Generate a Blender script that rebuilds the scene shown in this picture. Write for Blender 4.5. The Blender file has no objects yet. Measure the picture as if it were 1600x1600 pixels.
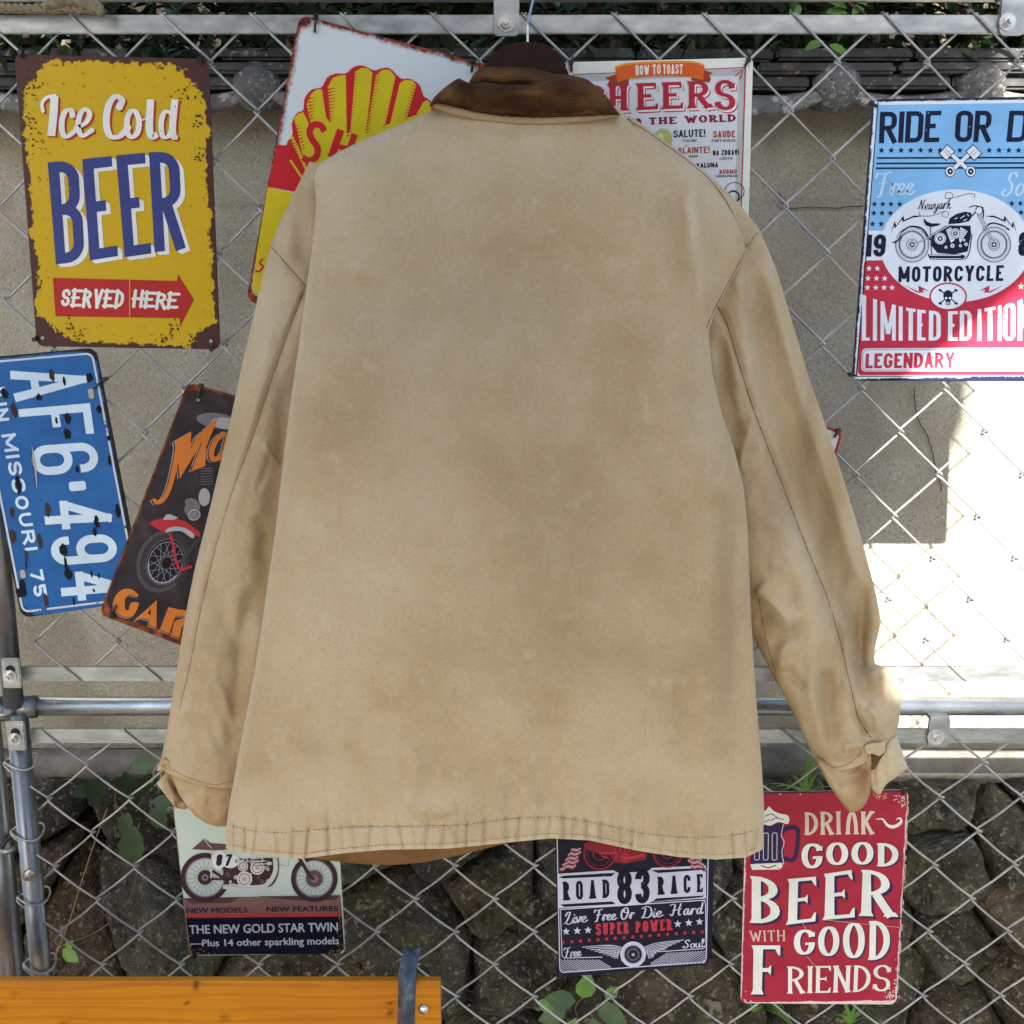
import bpy, math, random
import numpy as np
from mathutils import Vector, Matrix
from mathutils.geometry import tessellate_polygon
random.seed(7); np.random.seed(7)
R_ = math.radians
SC = bpy.context.scene
COL = SC.collection

# ---------------------------------------------------------------- camera
FPX, PITCH, CAMY = 1750.0, R_(11.6), -1.23
cam_d = bpy.data.cameras.new('camera'); cam = bpy.data.objects.new('camera', cam_d); COL.objects.link(cam)
cam.location = (0, CAMY, 0); cam.rotation_euler = (R_(90) - PITCH, 0, 0)
cam_d.sensor_width = 36; cam_d.sensor_height = 36; cam_d.sensor_fit = 'HORIZONTAL'
cam_d.lens = 36 * FPX / 1600; cam_d.clip_start = 0.02; cam_d.clip_end = 300
SC.camera = cam

# ---------------------------------------------------------------- sky, sun, exposure
SUN_V = Vector((0.078, 0.45, -0.285)); SUN_D = SUN_V.normalized()        # direction the light travels
elev = math.asin(-SUN_D.z); az = math.atan2(-SUN_D.x, -SUN_D.y)
wd = bpy.data.worlds.new('World'); SC.world = wd; wd.use_nodes = True
wn = wd.node_tree; wn.nodes.clear()
sky = wn.nodes.new('ShaderNodeTexSky'); sky.sky_type = 'NISHITA'; sky.sun_disc = False
sky.sun_elevation = elev; sky.sun_rotation = az; sky.air_density = 1.0; sky.dust_density = 2.0
bg = wn.nodes.new('ShaderNodeBackground'); bg.inputs[1].default_value = 0.07
wo = wn.nodes.new('ShaderNodeOutputWorld')
wn.links.new(sky.outputs[0], bg.inputs[0]); wn.links.new(bg.outputs[0], wo.inputs[0])
sl = bpy.data.lights.new('sun', 'SUN'); sl.energy = 5.0; sl.angle = R_(0.5); sl.color = (1.0, 0.95, 0.87)
so = bpy.data.objects.new('sun', sl); COL.objects.link(so)
so.rotation_euler = SUN_D.to_track_quat('-Z', 'Y').to_euler(); so.location = (0, -6, 5)
vs = SC.view_settings; vs.view_transform = 'Standard'; vs.look = 'None'; vs.gamma = 1; vs.use_curve_mapping = False
vs.exposure = 2.3

# ---------------------------------------------------------------- geometry helpers
cp, sp = math.cos(PITCH), math.sin(PITCH)
def W(px, py, Y=0.0):
    """point of the plane y = Y that the photograph shows at pixel px, py (used to measure the place)"""
    a = (px - 800) / FPX; b = (800 - py) / FPX
    dy = cp + b * sp; t = (Y - CAMY) / dy
    return (a * t, Y, (-sp + b * cp) * t)
def SZ(px_len, px, py, Y=0.0):
    p = W(px, py, Y); q = W(px + px_len, py, Y); return q[0] - p[0]
BASE = {}
def tag(o, label=None, cat=None, group=None, kind=None):
    if label: o['label'] = label
    if cat: o['category'] = cat
    if group: o['group'] = group
    if kind: o['kind'] = kind
    return o
def thing(name, label, cat, base=(0, 0, 0), group=None):
    o = bpy.data.objects.new(name, None); COL.objects.link(o); o.location = base
    o.empty_display_size = 0.05
    BASE[o] = Vector(base); return tag(o, label, cat, group)
def mesh(name, verts, faces, m, parent=None, smooth=False, label=None, base=None):
    b = BASE[parent] if parent is not None else Vector(base or (0, 0, 0))
    me = bpy.data.meshes.new(name)
    v = np.asarray(verts, dtype=float) - np.array(b)[None, :]
    me.from_pydata(v.tolist(), [], [tuple(int(i) for i in f) for f in faces]); me.update()
    if smooth: me.polygons.foreach_set('use_smooth', [True] * len(me.polygons))
    if m is not None: me.materials.append(m)
    o = bpy.data.objects.new(name, me); COL.objects.link(o)
    if parent is not None: o.parent = parent
    else: o.location = b
    BASE[o] = b
    if label: o['label'] = label
    return o
class MB:
    def __init__(s): s.v = []; s.f = []
    def add(s, v, f):
        n = len(s.v); s.v += [tuple(p) for p in v]; s.f += [tuple(i + n for i in q) for q in f]; return s
    def box(s, x0, x1, y0, y1, z0, z1, bev=0.0):
        if bev <= 0:
            v = [(x, y, z) for x in (x0, x1) for y in (y0, y1) for z in (z0, z1)]
            return s.add(v, [(0, 1, 3, 2), (4, 6, 7, 5), (0, 4, 5, 1), (2, 3, 7, 6), (0, 2, 6, 4), (1, 5, 7, 3)])
        import bmesh
        bm = bmesh.new(); bmesh.ops.create_cube(bm, size=1)
        for q in bm.verts:
            q.co = ((x0 + x1) / 2 + q.co.x * (x1 - x0), (y0 + y1) / 2 + q.co.y * (y1 - y0), (z0 + z1) / 2 + q.co.z * (z1 - z0))
        bmesh.ops.bevel(bm, geom=bm.edges[:], offset=bev, segments=2, affect='EDGES')
        bm.verts.index_update(); s.add([tuple(q.co) for q in bm.verts], [tuple(x.index for x in f.verts) for f in bm.faces]); bm.free(); return s
    def tube(s, pts, r, n=8, caps=True, closed=False):
        P = [Vector(p) for p in pts]; N = len(P); rr = r if hasattr(r, '__len__') else [r] * N
        ref = None; rings = []
        for i in range(N):
            if closed: t = P[(i + 1) % N] - P[i - 1]
            else: t = P[min(i + 1, N - 1)] - P[max(i - 1, 0)]
            t.normalize()
            if ref is None:
                ref = t.orthogonal().normalized()
            u = (ref - t * ref.dot(t)).normalized(); ref = u; w = t.cross(u)
            rings.append([P[i] + (u * math.cos(2 * math.pi * k / n) + w * math.sin(2 * math.pi * k / n)) * rr[i] for k in range(n)])
        v = [p for rg in rings for p in rg]; f = []
        for i in range(N if closed else N - 1):
            j = (i + 1) % N
            for k in range(n): f.append((i * n + k, i * n + (k + 1) % n, j * n + (k + 1) % n, j * n + k))
        if caps and not closed: f += [tuple(range(n - 1, -1, -1)), tuple((N - 1) * n + k for k in range(n))]
        return s.add(v, f)
    def prism(s, poly, y0, y1):
        """poly: list of (x,z); extruded from y0 to y1"""
        n = len(poly); v = [(x, y0, z) for x, z in poly] + [(x, y1, z) for x, z in poly]
        f = [(i, (i + 1) % n, n + (i + 1) % n, n + i) for i in range(n)]
        for t in tessellate_polygon([[Vector((x, z, 0)) for x, z in poly]]):
            f.append(tuple(t)); f.append(tuple(n + k for k in reversed(t)))
        return s.add(v, f)
    def obj(s, name, m, parent=None, smooth=False, label=None, base=None):
        return mesh(name, s.v, s.f, m, parent, smooth, label, base)
def edge_split(o, ang=35):
    import bmesh
    bm = bmesh.new(); bm.from_mesh(o.data); bmesh.ops.recalc_face_normals(bm, faces=bm.faces)
    a = R_(ang)
    for e in bm.edges:
        e.smooth = not (len(e.link_faces) == 2 and e.calc_face_angle(0) > a)
    bm.to_mesh(o.data); bm.free(); return o
def crom(pts, k=6, closed=False):
    P = [np.array(p, float) for p in pts]; n = len(P); out = []
    rng = range(n) if closed else range(n - 1)
    for i in rng:
        p1, p2 = P[i], P[(i + 1) % n]
        p0 = P[i - 1] if (i > 0 or closed) else 2 * p1 - p2
        p3 = P[(i + 2) % n] if (i + 2 < n or closed) else 2 * p2 - p1
        for j in range(k):
            t = j / k; t2 = t * t; t3 = t2 * t
            out.append(.5 * ((2 * p1) + (-p0 + p2) * t + (2 * p0 - 5 * p1 + 4 * p2 - p3) * t2 + (-p0 + 3 * p1 - 3 * p2 + p3) * t3))
    if not closed: out.append(P[-1])
    return out
# numpy value noise
_rt = np.random.RandomState(3).rand(256, 256)
def vnoise(x, y):
    x = np.asarray(x, float); y = np.asarray(y, float)
    xi = np.floor(x).astype(int); yi = np.floor(y).astype(int); fx = x - xi; fy = y - yi
    fx = fx * fx * (3 - 2 * fx); fy = fy * fy * (3 - 2 * fy)
    g = lambda a, b: _rt[a % 256, b % 256]
    return (g(xi, yi) * (1 - fx) + g(xi + 1, yi) * fx) * (1 - fy) + (g(xi, yi + 1) * (1 - fx) + g(xi + 1, yi + 1) * fx) * fy - .5
def fbm(x, y, o=4):
    s = 0; a = 1
    for i in range(o): s = s + a * vnoise(x * 2 ** i + 17 * i, y * 2 ** i + 31 * i); a *= .5
    return s

# ---------------------------------------------------------------- materials
MATS = {}
def mat(name, col, rough=.6, metal=0, cols=None, scale=20, stretch=None, bump=0, bscale=200, bdist=.001,
        spots=None, wear=None, attr=None, spec=.5, sheen=0, rvar=0, extra=None, detail=6, trans=0):
    """cols: [(pos,color)..] ramp driven by noise; spots: (scale,threshold,width,color) second noise mix;
    wear: (scale,threshold) see-through flakes; attr: (attribute name, color)"""
    if name in MATS: return MATS[name]
    m = bpy.data.materials.new(name); m.use_nodes = True; nt = m.node_tree; N = nt.nodes; L = nt.links
    bs = N['Principled BSDF']; out = N['Material Output']
    bs.inputs['Roughness'].default_value = rough; bs.inputs['Metallic'].default_value = metal
    bs.inputs['Specular IOR Level'].default_value = spec
    if sheen: bs.inputs['Sheen Weight'].default_value = sheen
    tc = N.new('ShaderNodeTexCoord'); mp = N.new('ShaderNodeMapping'); L.new(tc.outputs['Object'], mp.inputs[0])
    if stretch: mp.inputs['Scale'].default_value = stretch
    def noise(sc, det=detail, ro=.6, vec=None):
        n = N.new('ShaderNodeTexNoise'); n.inputs['Scale'].default_value = sc; n.inputs['Detail'].default_value = det
        n.inputs['Roughness'].default_value = ro; L.new(vec or mp.outputs[0], n.inputs['Vector']); return n
    def ramp(fac, stops):
        r = N.new('ShaderNodeValToRGB'); L.new(fac, r.inputs[0]); e = r.color_ramp.elements
        while len(e) < len(stops): e.new(.5)
        for i, (p, c) in enumerate(stops): e[i].position = p; e[i].color = (*c, 1) if len(c) == 3 else c
        return r.outputs[0]
    def mix(f, a, b):
        x = N.new('ShaderNodeMix'); x.data_type = 'RGBA'
        if isinstance(f, float): x.inputs[0].default_value = f
        else: L.new(f, x.inputs[0])
        for q, w in ((6, a), (7, b)):
            if isinstance(w, tuple): x.inputs[q].default_value = (*w, 1)
            else: L.new(w, x.inputs[q])
        return x.outputs[2]
    c = col
    if cols: c = ramp(noise(scale).outputs[0], cols)
    if spots:
        for (s_, th, wd_, cc) in (spots if isinstance(spots, list) else [spots]):
            f = ramp(noise(s_, 8, .65).outputs[0], [(th, (0, 0, 0)), (th + wd_, (1, 1, 1))]); c = mix(f, c, cc)
    if attr:
        for an, cc in (attr if isinstance(attr, list) else [attr]):
            at = N.new('ShaderNodeAttribute'); at.attribute_name = an; c = mix(at.outputs['Fac'], c, cc)
    if isinstance(c, tuple): bs.inputs['Base Color'].default_value = (*c, 1)
    else: L.new(c, bs.inputs['Base Color'])
    if rvar:
        rr = N.new('ShaderNodeMapRange'); L.new(noise(scale * 1.7).outputs[0], rr.inputs[0]); rr.inputs[1].default_value = .3; rr.inputs[2].default_value = .7
        rr.inputs[3].default_value = max(0, rough - rvar); rr.inputs[4].default_value = min(1, rough + rvar); L.new(rr.outputs[0], bs.inputs['Roughness'])
    if bump:
        b = N.new('ShaderNodeBump'); b.inputs['Strength'].default_value = bump; b.inputs['Distance'].default_value = bdist
        L.new(noise(bscale, 5).outputs[0], b.inputs['Height']); L.new(b.outputs[0], bs.inputs['Normal'])
    if trans:
        bs.inputs['Transmission Weight'].default_value = trans
    if wear:
        f = ramp(noise(wear[0], 8, .7).outputs[0], [(wear[1], (0, 0, 0)), (wear[1] + .02, (1, 1, 1))])
        tr = N.new('ShaderNodeBsdfTransparent'); mx = N.new('ShaderNodeMixShader')
        L.new(f, mx.inputs[0]); L.new(bs.outputs[0], mx.inputs[1]); L.new(tr.outputs[0], mx.inputs[2]); L.new(mx.outputs[0], out.inputs[0])
    if extra: extra(N, L, bs, mp, noise, ramp, mix, c)
    MATS[name] = m; return m
# ---------------------------------------------------------------- setting materials
galv = mat('galvanised_steel', (.45, .47, .48), .45, .85, cols=[(.3, (.24, .26, .265)), (.55, (.36, .385, .385)), (.75, (.50, .52, .51))], scale=55, stretch=(.5, 1, 1.5), rvar=.13, bump=.15, bscale=300, bdist=.0004, spots=(30, .6, .2, (.55, .55, .52)))
galv_d = mat('galvanised_pipe', (.4, .42, .45), .36, .88, cols=[(.3, (.14, .15, .16)), (.6, (.24, .255, .265)), (.8, (.40, .415, .42))], scale=40, stretch=(1, 1, .3), rvar=.12, bump=.12, bscale=220, bdist=.0004)
wire_m = mat('wire_zinc', (.5, .5, .5), .42, .7, cols=[(.3, (.24, .24, .25)), (.7, (.46, .46, .45))], scale=30)
steel_m = mat('bolt_steel', (.6, .6, .6), .3, 1, cols=[(.4, (.5, .5, .5)), (.7, (.7, .7, .7))], scale=90)
stucco = mat('stucco', (.4, .36, .29), .95, 0, cols=[(.3, (.25, .235, .18)), (.5, (.325, .308, .25)), (.72, (.40, .385, .33))], scale=5,
             spots=[(260, .54, .08, (.20, .19, .16)), (420, .58, .08, (.15, .145, .125)), (320, .60, .06, (.56, .54, .48)), (9, .58, .12, (.30, .265, .19))], bump=.9, bscale=150, bdist=.004, attr=[('brown_top', (.20, .145, .07)), ('dark_tone', (.06, .055, .04))])
concrete = mat('old_concrete', (.14, .13, .115), .95, 0, cols=[(.3, (.07, .066, .056)), (.6, (.17, .16, .14))], scale=18, bump=.8, bscale=120, bdist=.003, spots=(160, .6, .06, (.08, .08, .07)))
def stone_mat(name, c0, c1, c2):
    return mat(name, c1, .92, 0, cols=[(.3, c0), (.5, c1), (.72, c2)], scale=14, bump=1, bscale=40, bdist=.03, spec=.2,
               spots=[(9, .56, .12, (.075, .08, .035)), (120, .58, .05, (.2, .19, .15)), (55, .60, .05, (.19, .18, .13)), (26, .58, .06, (.03, .028, .024)), (17, .64, .04, (.20, .205, .15))])
stones_m = [stone_mat('stone_grey', (.032, .031, .023), (.068, .065, .05), (.125, .118, .092)),
            stone_mat('stone_brown', (.03, .024, .017), (.065, .052, .038), (.12, .10, .072)),
            stone_mat('stone_dark', (.02, .019, .014), (.044, .041, .031), (.085, .08, .062))]
mortar = mat('deep_mortar', (.03, .028, .022), 1, 0, cols=[(.3, (.02, .018, .014)), (.7, (.05, .045, .035))], scale=30, bump=.8, bscale=60, bdist=.006)
tile_m = mat('roof_tile_clay', (.2, .2, .2), .75, 0, cols=[(.3, (.016, .017, .017)), (.5, (.036, .036, .036)), (.72, (.08, .08, .078))], scale=22,
             spots=[(75, .58, .06, (.22, .22, .20)), (140, .6, .04, (.03, .03, .03)), (8, .62, .1, (.16, .12, .085))], bump=.4, bscale=180, bdist=.001)
pan_m = mat('pan_tile_clay', (.12, .12, .12), .8, 0, cols=[(.3, (.05, .051, .05)), (.5, (.11, .11, .108)), (.7, (.2, .2, .19))], scale=26, spots=[(60, .54, .05, (.30, .30, .28)), (130, .6, .04, (.03, .03, .03))], bump=.5, bscale=150, bdist=.0015)
end_m = mat('end_tile_clay', (.12, .12, .12), .8, 0, cols=[(.3, (.04, .041, .041)), (.5, (.085, .085, .083)), (.7, (.14, .137, .13))], scale=16, spots=[(150, .55, .05, (.26, .25, .23)), (200, .58, .04, (.025, .025, .025)), (11, .58, .12, (.15, .12, .09))], bump=.5, bscale=200, bdist=.001)
soil = mat('ground_soil', (.12, .12, .118), 1, 0, cols=[(.3, (.10, .10, .098)), (.7, (.15, .15, .147))], scale=6, bump=.8, bscale=60, bdist=.01)
leafs = [mat('leaf_dark', (.015, .035, .01), .6, 0, spec=.15, cols=[(.3, (.005, .013, .003)), (.7, (.013, .03, .008))], scale=30),
         mat('leaf_mid', (.04, .10, .02), .5, 0, cols=[(.3, (.014, .042, .008)), (.7, (.035, .085, .018))], scale=30),
         mat('grass_green', (.16, .3, .05), .5, 0, cols=[(.3, (.06, .15, .02)), (.7, (.13, .25, .045))], scale=25)]
bark = mat('bark', (.08, .06, .04), .9, 0, cols=[(.3, (.05, .04, .03)), (.7, (.12, .09, .06))], scale=40, bump=.6, bscale=90, bdist=.003)
dark_wood = mat('dark_boards', (.02, .016, .012), .85, 0, spec=.1, cols=[(.3, (.011, .009, .007)), (.7, (.03, .024, .017))], scale=12, stretch=(6, 6, .6), bump=.4, bscale=60, bdist=.002)
YW = 0.45

# ---------------------------------------------------------------- ground
g = MB(); g.add([(-60, -60, -1.5), (60, -60, -1.5), (60, 60, -1.5), (-60, 60, -1.5)], [(0, 1, 2, 3)])
tag(g.obj('ground', soil), kind='structure')

# ---------------------------------------------------------------- stucco wall behind the fence
def stucco_wall():
    t = thing('stucco_wall', 'weathered grey tan stucco wall with cracks, behind the wire fence and under the tile coping', 'wall', (0, YW, -1.5))
    zt = W(800, 196, YW)[2] + .03; zb = W(800, 1170, YW)[2]
    nx, nz = 300, 170; xs = np.linspace(-3.2, 3.2, nx); zs = np.linspace(zb, zt, nz)
    X, Z = np.meshgrid(xs, zs)
    jz = W(800, 322, YW)[2]
    Y = YW + .006 * fbm(X * 3, Z * 3, 3) + .0016 * fbm(X * 60, Z * 60, 2) + .004 * np.exp(-((Z - jz - .003 * fbm(X * 8, 0 * X, 2)) / .004) ** 2)
    v = np.stack([X, Y, Z], -1).reshape(-1, 3); f = []
    for j in range(nz - 1):
        for i in range(nx - 1): f.append((j * nx + i, j * nx + i + 1, (j + 1) * nx + i + 1, (j + 1) * nx + i))
    nb = len(v); d = .16
    v = np.vstack([v, [(-3.2, YW + d, zb), (3.2, YW + d, zb), (3.2, YW + d, zt), (-3.2, YW + d, zt)]])
    f += [(nb + 1, nb, nb + 3, nb + 2), (nb, nb + 1, nx - 1, 0), (nb + 2, nb + 3, nx * (nz - 1), nx * nz - 1), (nb + 3, nb, 0, nx * (nz - 1)), (nb + 1, nb + 2, nx * nz - 1, nx - 1)]
    o = mesh('wall_face', v, f, stucco, t, True)
    zd = W(800, 250, YW)[2]; zs_ = W(800, 1095, YW)[2]
    brown_top = np.clip((Z - zd + .05 * fbm(X * 6, Z * 6, 4) * 2) / .06, 0, 1) * .8 * np.clip(.8 + fbm(X * 14, Z * 14, 3), 0, 1)  # browner towards the top edge, broken up by noise
    dark_tone = np.clip((zs_ - Z + .05 * fbm(X * 9, Z * 9, 4) * 2) / .09, 0, 1) * .62  # darker towards the foot of the wall
    dark_tone = np.maximum(dark_tone, .35 * np.exp(-((Z - jz - .01 * fbm(X * 5, 0 * X, 2)) / .006) ** 2) * np.clip(.4 + 2 * fbm(X * 20, Z * 2, 3), 0, 1))
    dark_mark = np.clip(fbm(X * 4 + 9, Z * 1.4, 4) * 2.2 - .25, 0, .28)
    dark_tone = np.maximum(dark_tone, dark_mark)
    for an, ar in (('brown_top', brown_top), ('dark_tone', dark_tone)):
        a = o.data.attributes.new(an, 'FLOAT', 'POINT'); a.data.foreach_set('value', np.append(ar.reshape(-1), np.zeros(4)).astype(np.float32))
    # cracks: thin dark slivers let into the face
    ck = mat('crack_dark', (.04, .037, .03), 1)
    for pts in ([(1428, 605), (1431, 630), (1434, 655), (1449, 680), (1457, 706), (1460, 725), (1466, 745), (1472, 768)], [(1216, 300), (1225, 323), (1222, 326), (1255, 324), (1300, 325), (1350, 322)]):
        P = crom([np.array(W(x, y, YW - .0035)) for x, y in pts], 5); m = MB()
        P = [p + np.array([random.uniform(-.0012, .0012), 0, random.uniform(-.0012, .0012)]) for p in P]
        m.tube(P, .0008, 4); m.obj('crack', ck, t)
    return t
stucco_wall()

def footing():
    # the concrete footing that carries the stucco wall on the stones
    t = thing('concrete_footing', 'rough grey concrete footing strip between the stucco wall and the stones', 'footing', (0, YW, -1.5))
    z0 = W(800, 1222, YW - .03)[2]; z1 = W(800, 1168, YW)[2]
    nx = 260; xs = np.linspace(-3, 3, nx); prof = [(YW + .14, z1), (YW - .022, z1), (YW - .03, z1 - .008), (YW - .032, (z0 + z1) / 2), (YW - .026, z0), (YW + .14, z0)]
    v = []; f = []
    for i, x in enumerate(xs):
        for k, (y, z) in enumerate(prof):
            a = 1 if 0 < k < 5 else 0
            v.append((x, y + a * .010 * float(fbm(x * 9 + k * 3, k * 1.7, 4)), z + a * .014 * float(fbm(x * 7 + 5, k * 2.3, 4))))
    n = len(prof)
    for i in range(nx - 1):
        for k in range(n): f.append((i * n + k, i * n + (k + 1) % n, (i + 1) * n + (k + 1) % n, (i + 1) * n + k))
    f += [tuple(range(n)), tuple(range((nx - 1) * n, nx * n))[::-1]]
    mesh('footing_block', v, f, concrete, t, True)
footing()

# ---------------------------------------------------------------- stone retaining wall
def clip(poly, p, n):
    out = []
    for i in range(len(poly)):
        a, b = poly[i], poly[(i + 1) % len(poly)]
        da = (a[0] - p[0]) * n[0] + (a[1] - p[1]) * n[1]; db = (b[0] - p[0]) * n[0] + (b[1] - p[1]) * n[1]
        if da <= 0: out.append(a)
        if da * db < 0:
            s = da / (da - db); out.append((a[0] + (b[0] - a[0]) * s, a[1] + (b[1] - a[1]) * s))
    return out
def stone_wall():
    YS = YW - .03
    t = thing('stone_wall', 'dry retaining wall of large rough mossy boulders under the stucco wall', 'wall', (0, YS, -1.5))
    ztop = W(800, 1218, YS)[2] + .004
    seeds_px = [(110, 1440), (260, 1420), (330, 1330), (470, 1540), (640, 1440), 
                (770, 1370), (720, 1290), (840, 1450), (900, 1370), (1000, 1560), (1090, 1290), (1215, 1290), (1250, 1400), 
                (1345, 1300), (1330, 1440), (1400, 1540), (1450, 1250), (1470, 1340), (1500, 1480), (1490, 1580), (1575, 1300), (1590, 1420), (1590, 1530), (20, 1390), (420, 1280), (1010, 1290), (560, 1260), (1640, 1240), (-40, 1300), (-30, 1440)]
    seeds = [(W(x, y, YS)[0], W(x, y, YS)[2]) for x, y in seeds_px]
    rnd = random.Random(4)
    for gx in np.arange(-1.9, 1.95, .24):
        for gz in np.arange(-1.5, ztop, .2):
            q = (gx + rnd.uniform(-.06, .06), gz + rnd.uniform(-.05, .05))
            if min(math.hypot(q[0] - s[0], q[1] - s[1]) for s in seeds) > .16 and not (abs(q[0]) < .78 and q[1] > -1.02): seeds.append(q)
    cnt = 0
    for i, s in enumerate(seeds):
        poly = [(-2, -1.52), (2, -1.52), (2, ztop), (-2, ztop)]
        for j, q in enumerate(seeds):
            if j == i: continue
            dx, dz = q[0] - s[0], q[1] - s[1]; l = math.hypot(dx, dz)
            if l > 1: continue
            n = (dx / l, dz / l); gap = .0014
            poly = clip(poly, (s[0] + dx / 2 - n[0] * gap, s[1] + dz / 2 - n[1] * gap), n)
            if len(poly) < 3: break
        if len(poly) < 3: continue
        # polar grid of the stone face, domed and noisy
        cx = sum(p[0] for p in poly) / len(poly); cz = sum(p[1] for p in poly) / len(poly)
        K = 72; rings = 26; ang = np.linspace(0, 2 * np.pi, K, endpoint=False); rad = []
        for a in ang:
            d = (math.cos(a), math.sin(a)); r = 9
            for k in range(len(poly)):
                p, q = poly[k], poly[(k + 1) % len(poly)]; ex, ez = q[0] - p[0], q[1] - p[1]
                den = d[0] * ez - d[1] * ex
                if abs(den) < 1e-9: continue
                tt = ((p[0] - cx) * ez - (p[1] - cz) * ex) / den; uu = ((p[0] - cx) * d[1] - (p[1] - cz) * d[0]) / den
                if tt > 0 and -1e-6 <= uu <= 1 + 1e-6: r = min(r, tt)
            rad.append(r)
        rad = np.array(rad)
        rad = rad * (1 + .05 * fbm(np.cos(ang) * 4 + i * 3.1, np.sin(ang) * 4, 4))
        for _ in range(2): rad = np.minimum(rad, .25 * np.roll(rad, 1) + .5 * rad + .25 * np.roll(rad, -1))
        v = [(cx, 0, cz)]; f = []
        tilt = (rnd.uniform(-.28, .28), rnd.uniform(-.2, .3)); dep = rnd.uniform(.0, .03)
        for j in range(1, rings + 3):
            u = min(j / rings, 1)
            for k in range(K):
                rr = rad[k] * u * (1 + .02 * (u > .95) * float(vnoise(cx * 50 + k * .9, 3.)))
                v.append((cx + rr * math.cos(ang[k]), j, cz + rr * math.sin(ang[k])))
        v = np.array(v, float); jj = v[:, 1].copy(); jj[0] = 0
        u = np.minimum(jj / rings, 1)
        prof = np.power(np.maximum(1 - u ** 8, 0), .6)
        X, Z = v[:, 0], v[:, 2]
        rel = (X - cx) * tilt[0] + (Z - cz) * tilt[1]
        ridg = np.abs(fbm(X * 7 + i * 5.3, Z * 7 + i, 4))
        y = YS + .030 - dep - .036 * prof + rel * prof + .040 * fbm(X * 9 + i, Z * 9, 4) * prof - .075 * ridg * prof + .016 * fbm(X * 38, Z * 38 + i, 5) * prof - .012 * np.abs(fbm(X * 22 + 3, Z * 22 + i, 4)) * prof
        y[jj > rings] = YS + .04 + .05 * (jj[jj > rings] - rings)
        v[:, 1] = y
        for k in range(K): f.append((0, 1 + (k + 1) % K, 1 + k))
        for j in range(rings + 1):
            for k in range(K):
                a = 1 + j * K + k; b = 1 + j * K + (k + 1) % K; f.append((a, b, b + K, a + K))
        o = mesh('stone', v, f, stones_m[rnd.choice([0, 0, 1, 1, 2])], t, True); cnt += 1
    b = MB(); b.box(-2.3, 2.3, YS + .05, YS + .30, -1.5, ztop - .003); b.obj('mortar_core', mortar, t)
stone_wall()

# ---------------------------------------------------------------- tile coping on the wall
def coping():
    t = thing('tile_coping', 'old grey roof tile coping with round end tiles along the top of the wall', 'roof tiles', (0, YW, W(800, 196, YW)[2]))
    YC = YW - .07
    sp_ = SZ(226, 1400, 150, YC); x0 = W(1307, 143, YC)[0]
    zc_ = W(1307, 136, YC)[2]; r = SZ(38, 1307, 140, YC)
    # round end tiles
    def dome(x, k):
        m = MB(); n, rg = 28, 12; v = [(x, YC - r * .72, zc_)]; f = []
        for j in range(1, rg + 1):
            a = math.pi / 2 * j / rg
            for q in range(n):
                b = 2 * math.pi * q / n; v.append((x + r * math.sin(a) * math.cos(b), YC - r * .72 * math.cos(a), zc_ + r * math.sin(a) * math.sin(b)))
        for q in range(n): f.append((0, 1 + q, 1 + (q + 1) % n))
        for j in range(rg - 1):
            for q in range(n): f.append((1 + j * n + q, 1 + (j + 1) * n + q, 1 + (j + 1) * n + (q + 1) % n, 1 + j * n + (q + 1) % n))
        m.add(v, f)
        m.tube([(x, YC, zc_), (x, YC + .2, zc_ + .03)], r * .97, 24)
        return edge_split(m.obj('end_tile', end_m, t, True), 50)
    for k in range(-9, 6): dome(x0 + k * sp_, k)
    # curved pan tiles hanging between them
    for k in range(-9, 5):
        xa = x0 + k * sp_ + r * .55; xb = x0 + (k + 1) * sp_ - r * .55; n = 18; m = MB(); v = []; f = []
        zt_ = W(800, 142, YC)[2]; zb_ = W(800, 182, YC)[2]; th = SZ(27, 800, 160, YC)
        for i in range(n + 1):
            s = i / n; x = xa + (xb - xa) * s; sag = 4 * s * (1 - s)
            top = zt_ - (zt_ - zb_ - th) * sag; bot = top - th * (.55 + .45 * sag)
            for (y, z) in ((YC - .012, top), (YC - .012, bot), (YC + .012, bot + .002), (YC + .2, top + .05)): v.append((x, y, z))
        for i in range(n):
            for q in range(4): f.append((i * 4 + q, (i + 1) * 4 + q, (i + 1) * 4 + (q + 1) % 4, i * 4 + (q + 1) % 4))
        f += [(0, 1, 2, 3), tuple(n * 4 + q for q in (3, 2, 1, 0))]
        m.add(v, f); o = edge_split(m.obj('pan_tile', pan_m, t, True), 40)
        o.modifiers.new('b', 'BEVEL').width = .003
    # flat ridge courses above, in separate lengths
    rnd = random.Random(2)
    for (pa, pb, yo, name) in ((112, 136, -.02, 'ridge_tile'), (92, 111, -.035, 'ridge_tile'), (70, 91, .0, 'ridge_tile')):
        za, zb = W(800, pb, YC + yo)[2], W(800, pa, YC + yo)[2]; x = -1.6 + rnd.uniform(0, .1)
        while x < 1.7:
            L = sp_ * .97; m = MB(); m.box(x, x + L - .004, YC + yo + .02 + rnd.uniform(-.004, .004), YC + .22, za + rnd.uniform(0, .002), zb, .004)
            m.obj(name, tile_m, t, False); x += L
coping()

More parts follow.
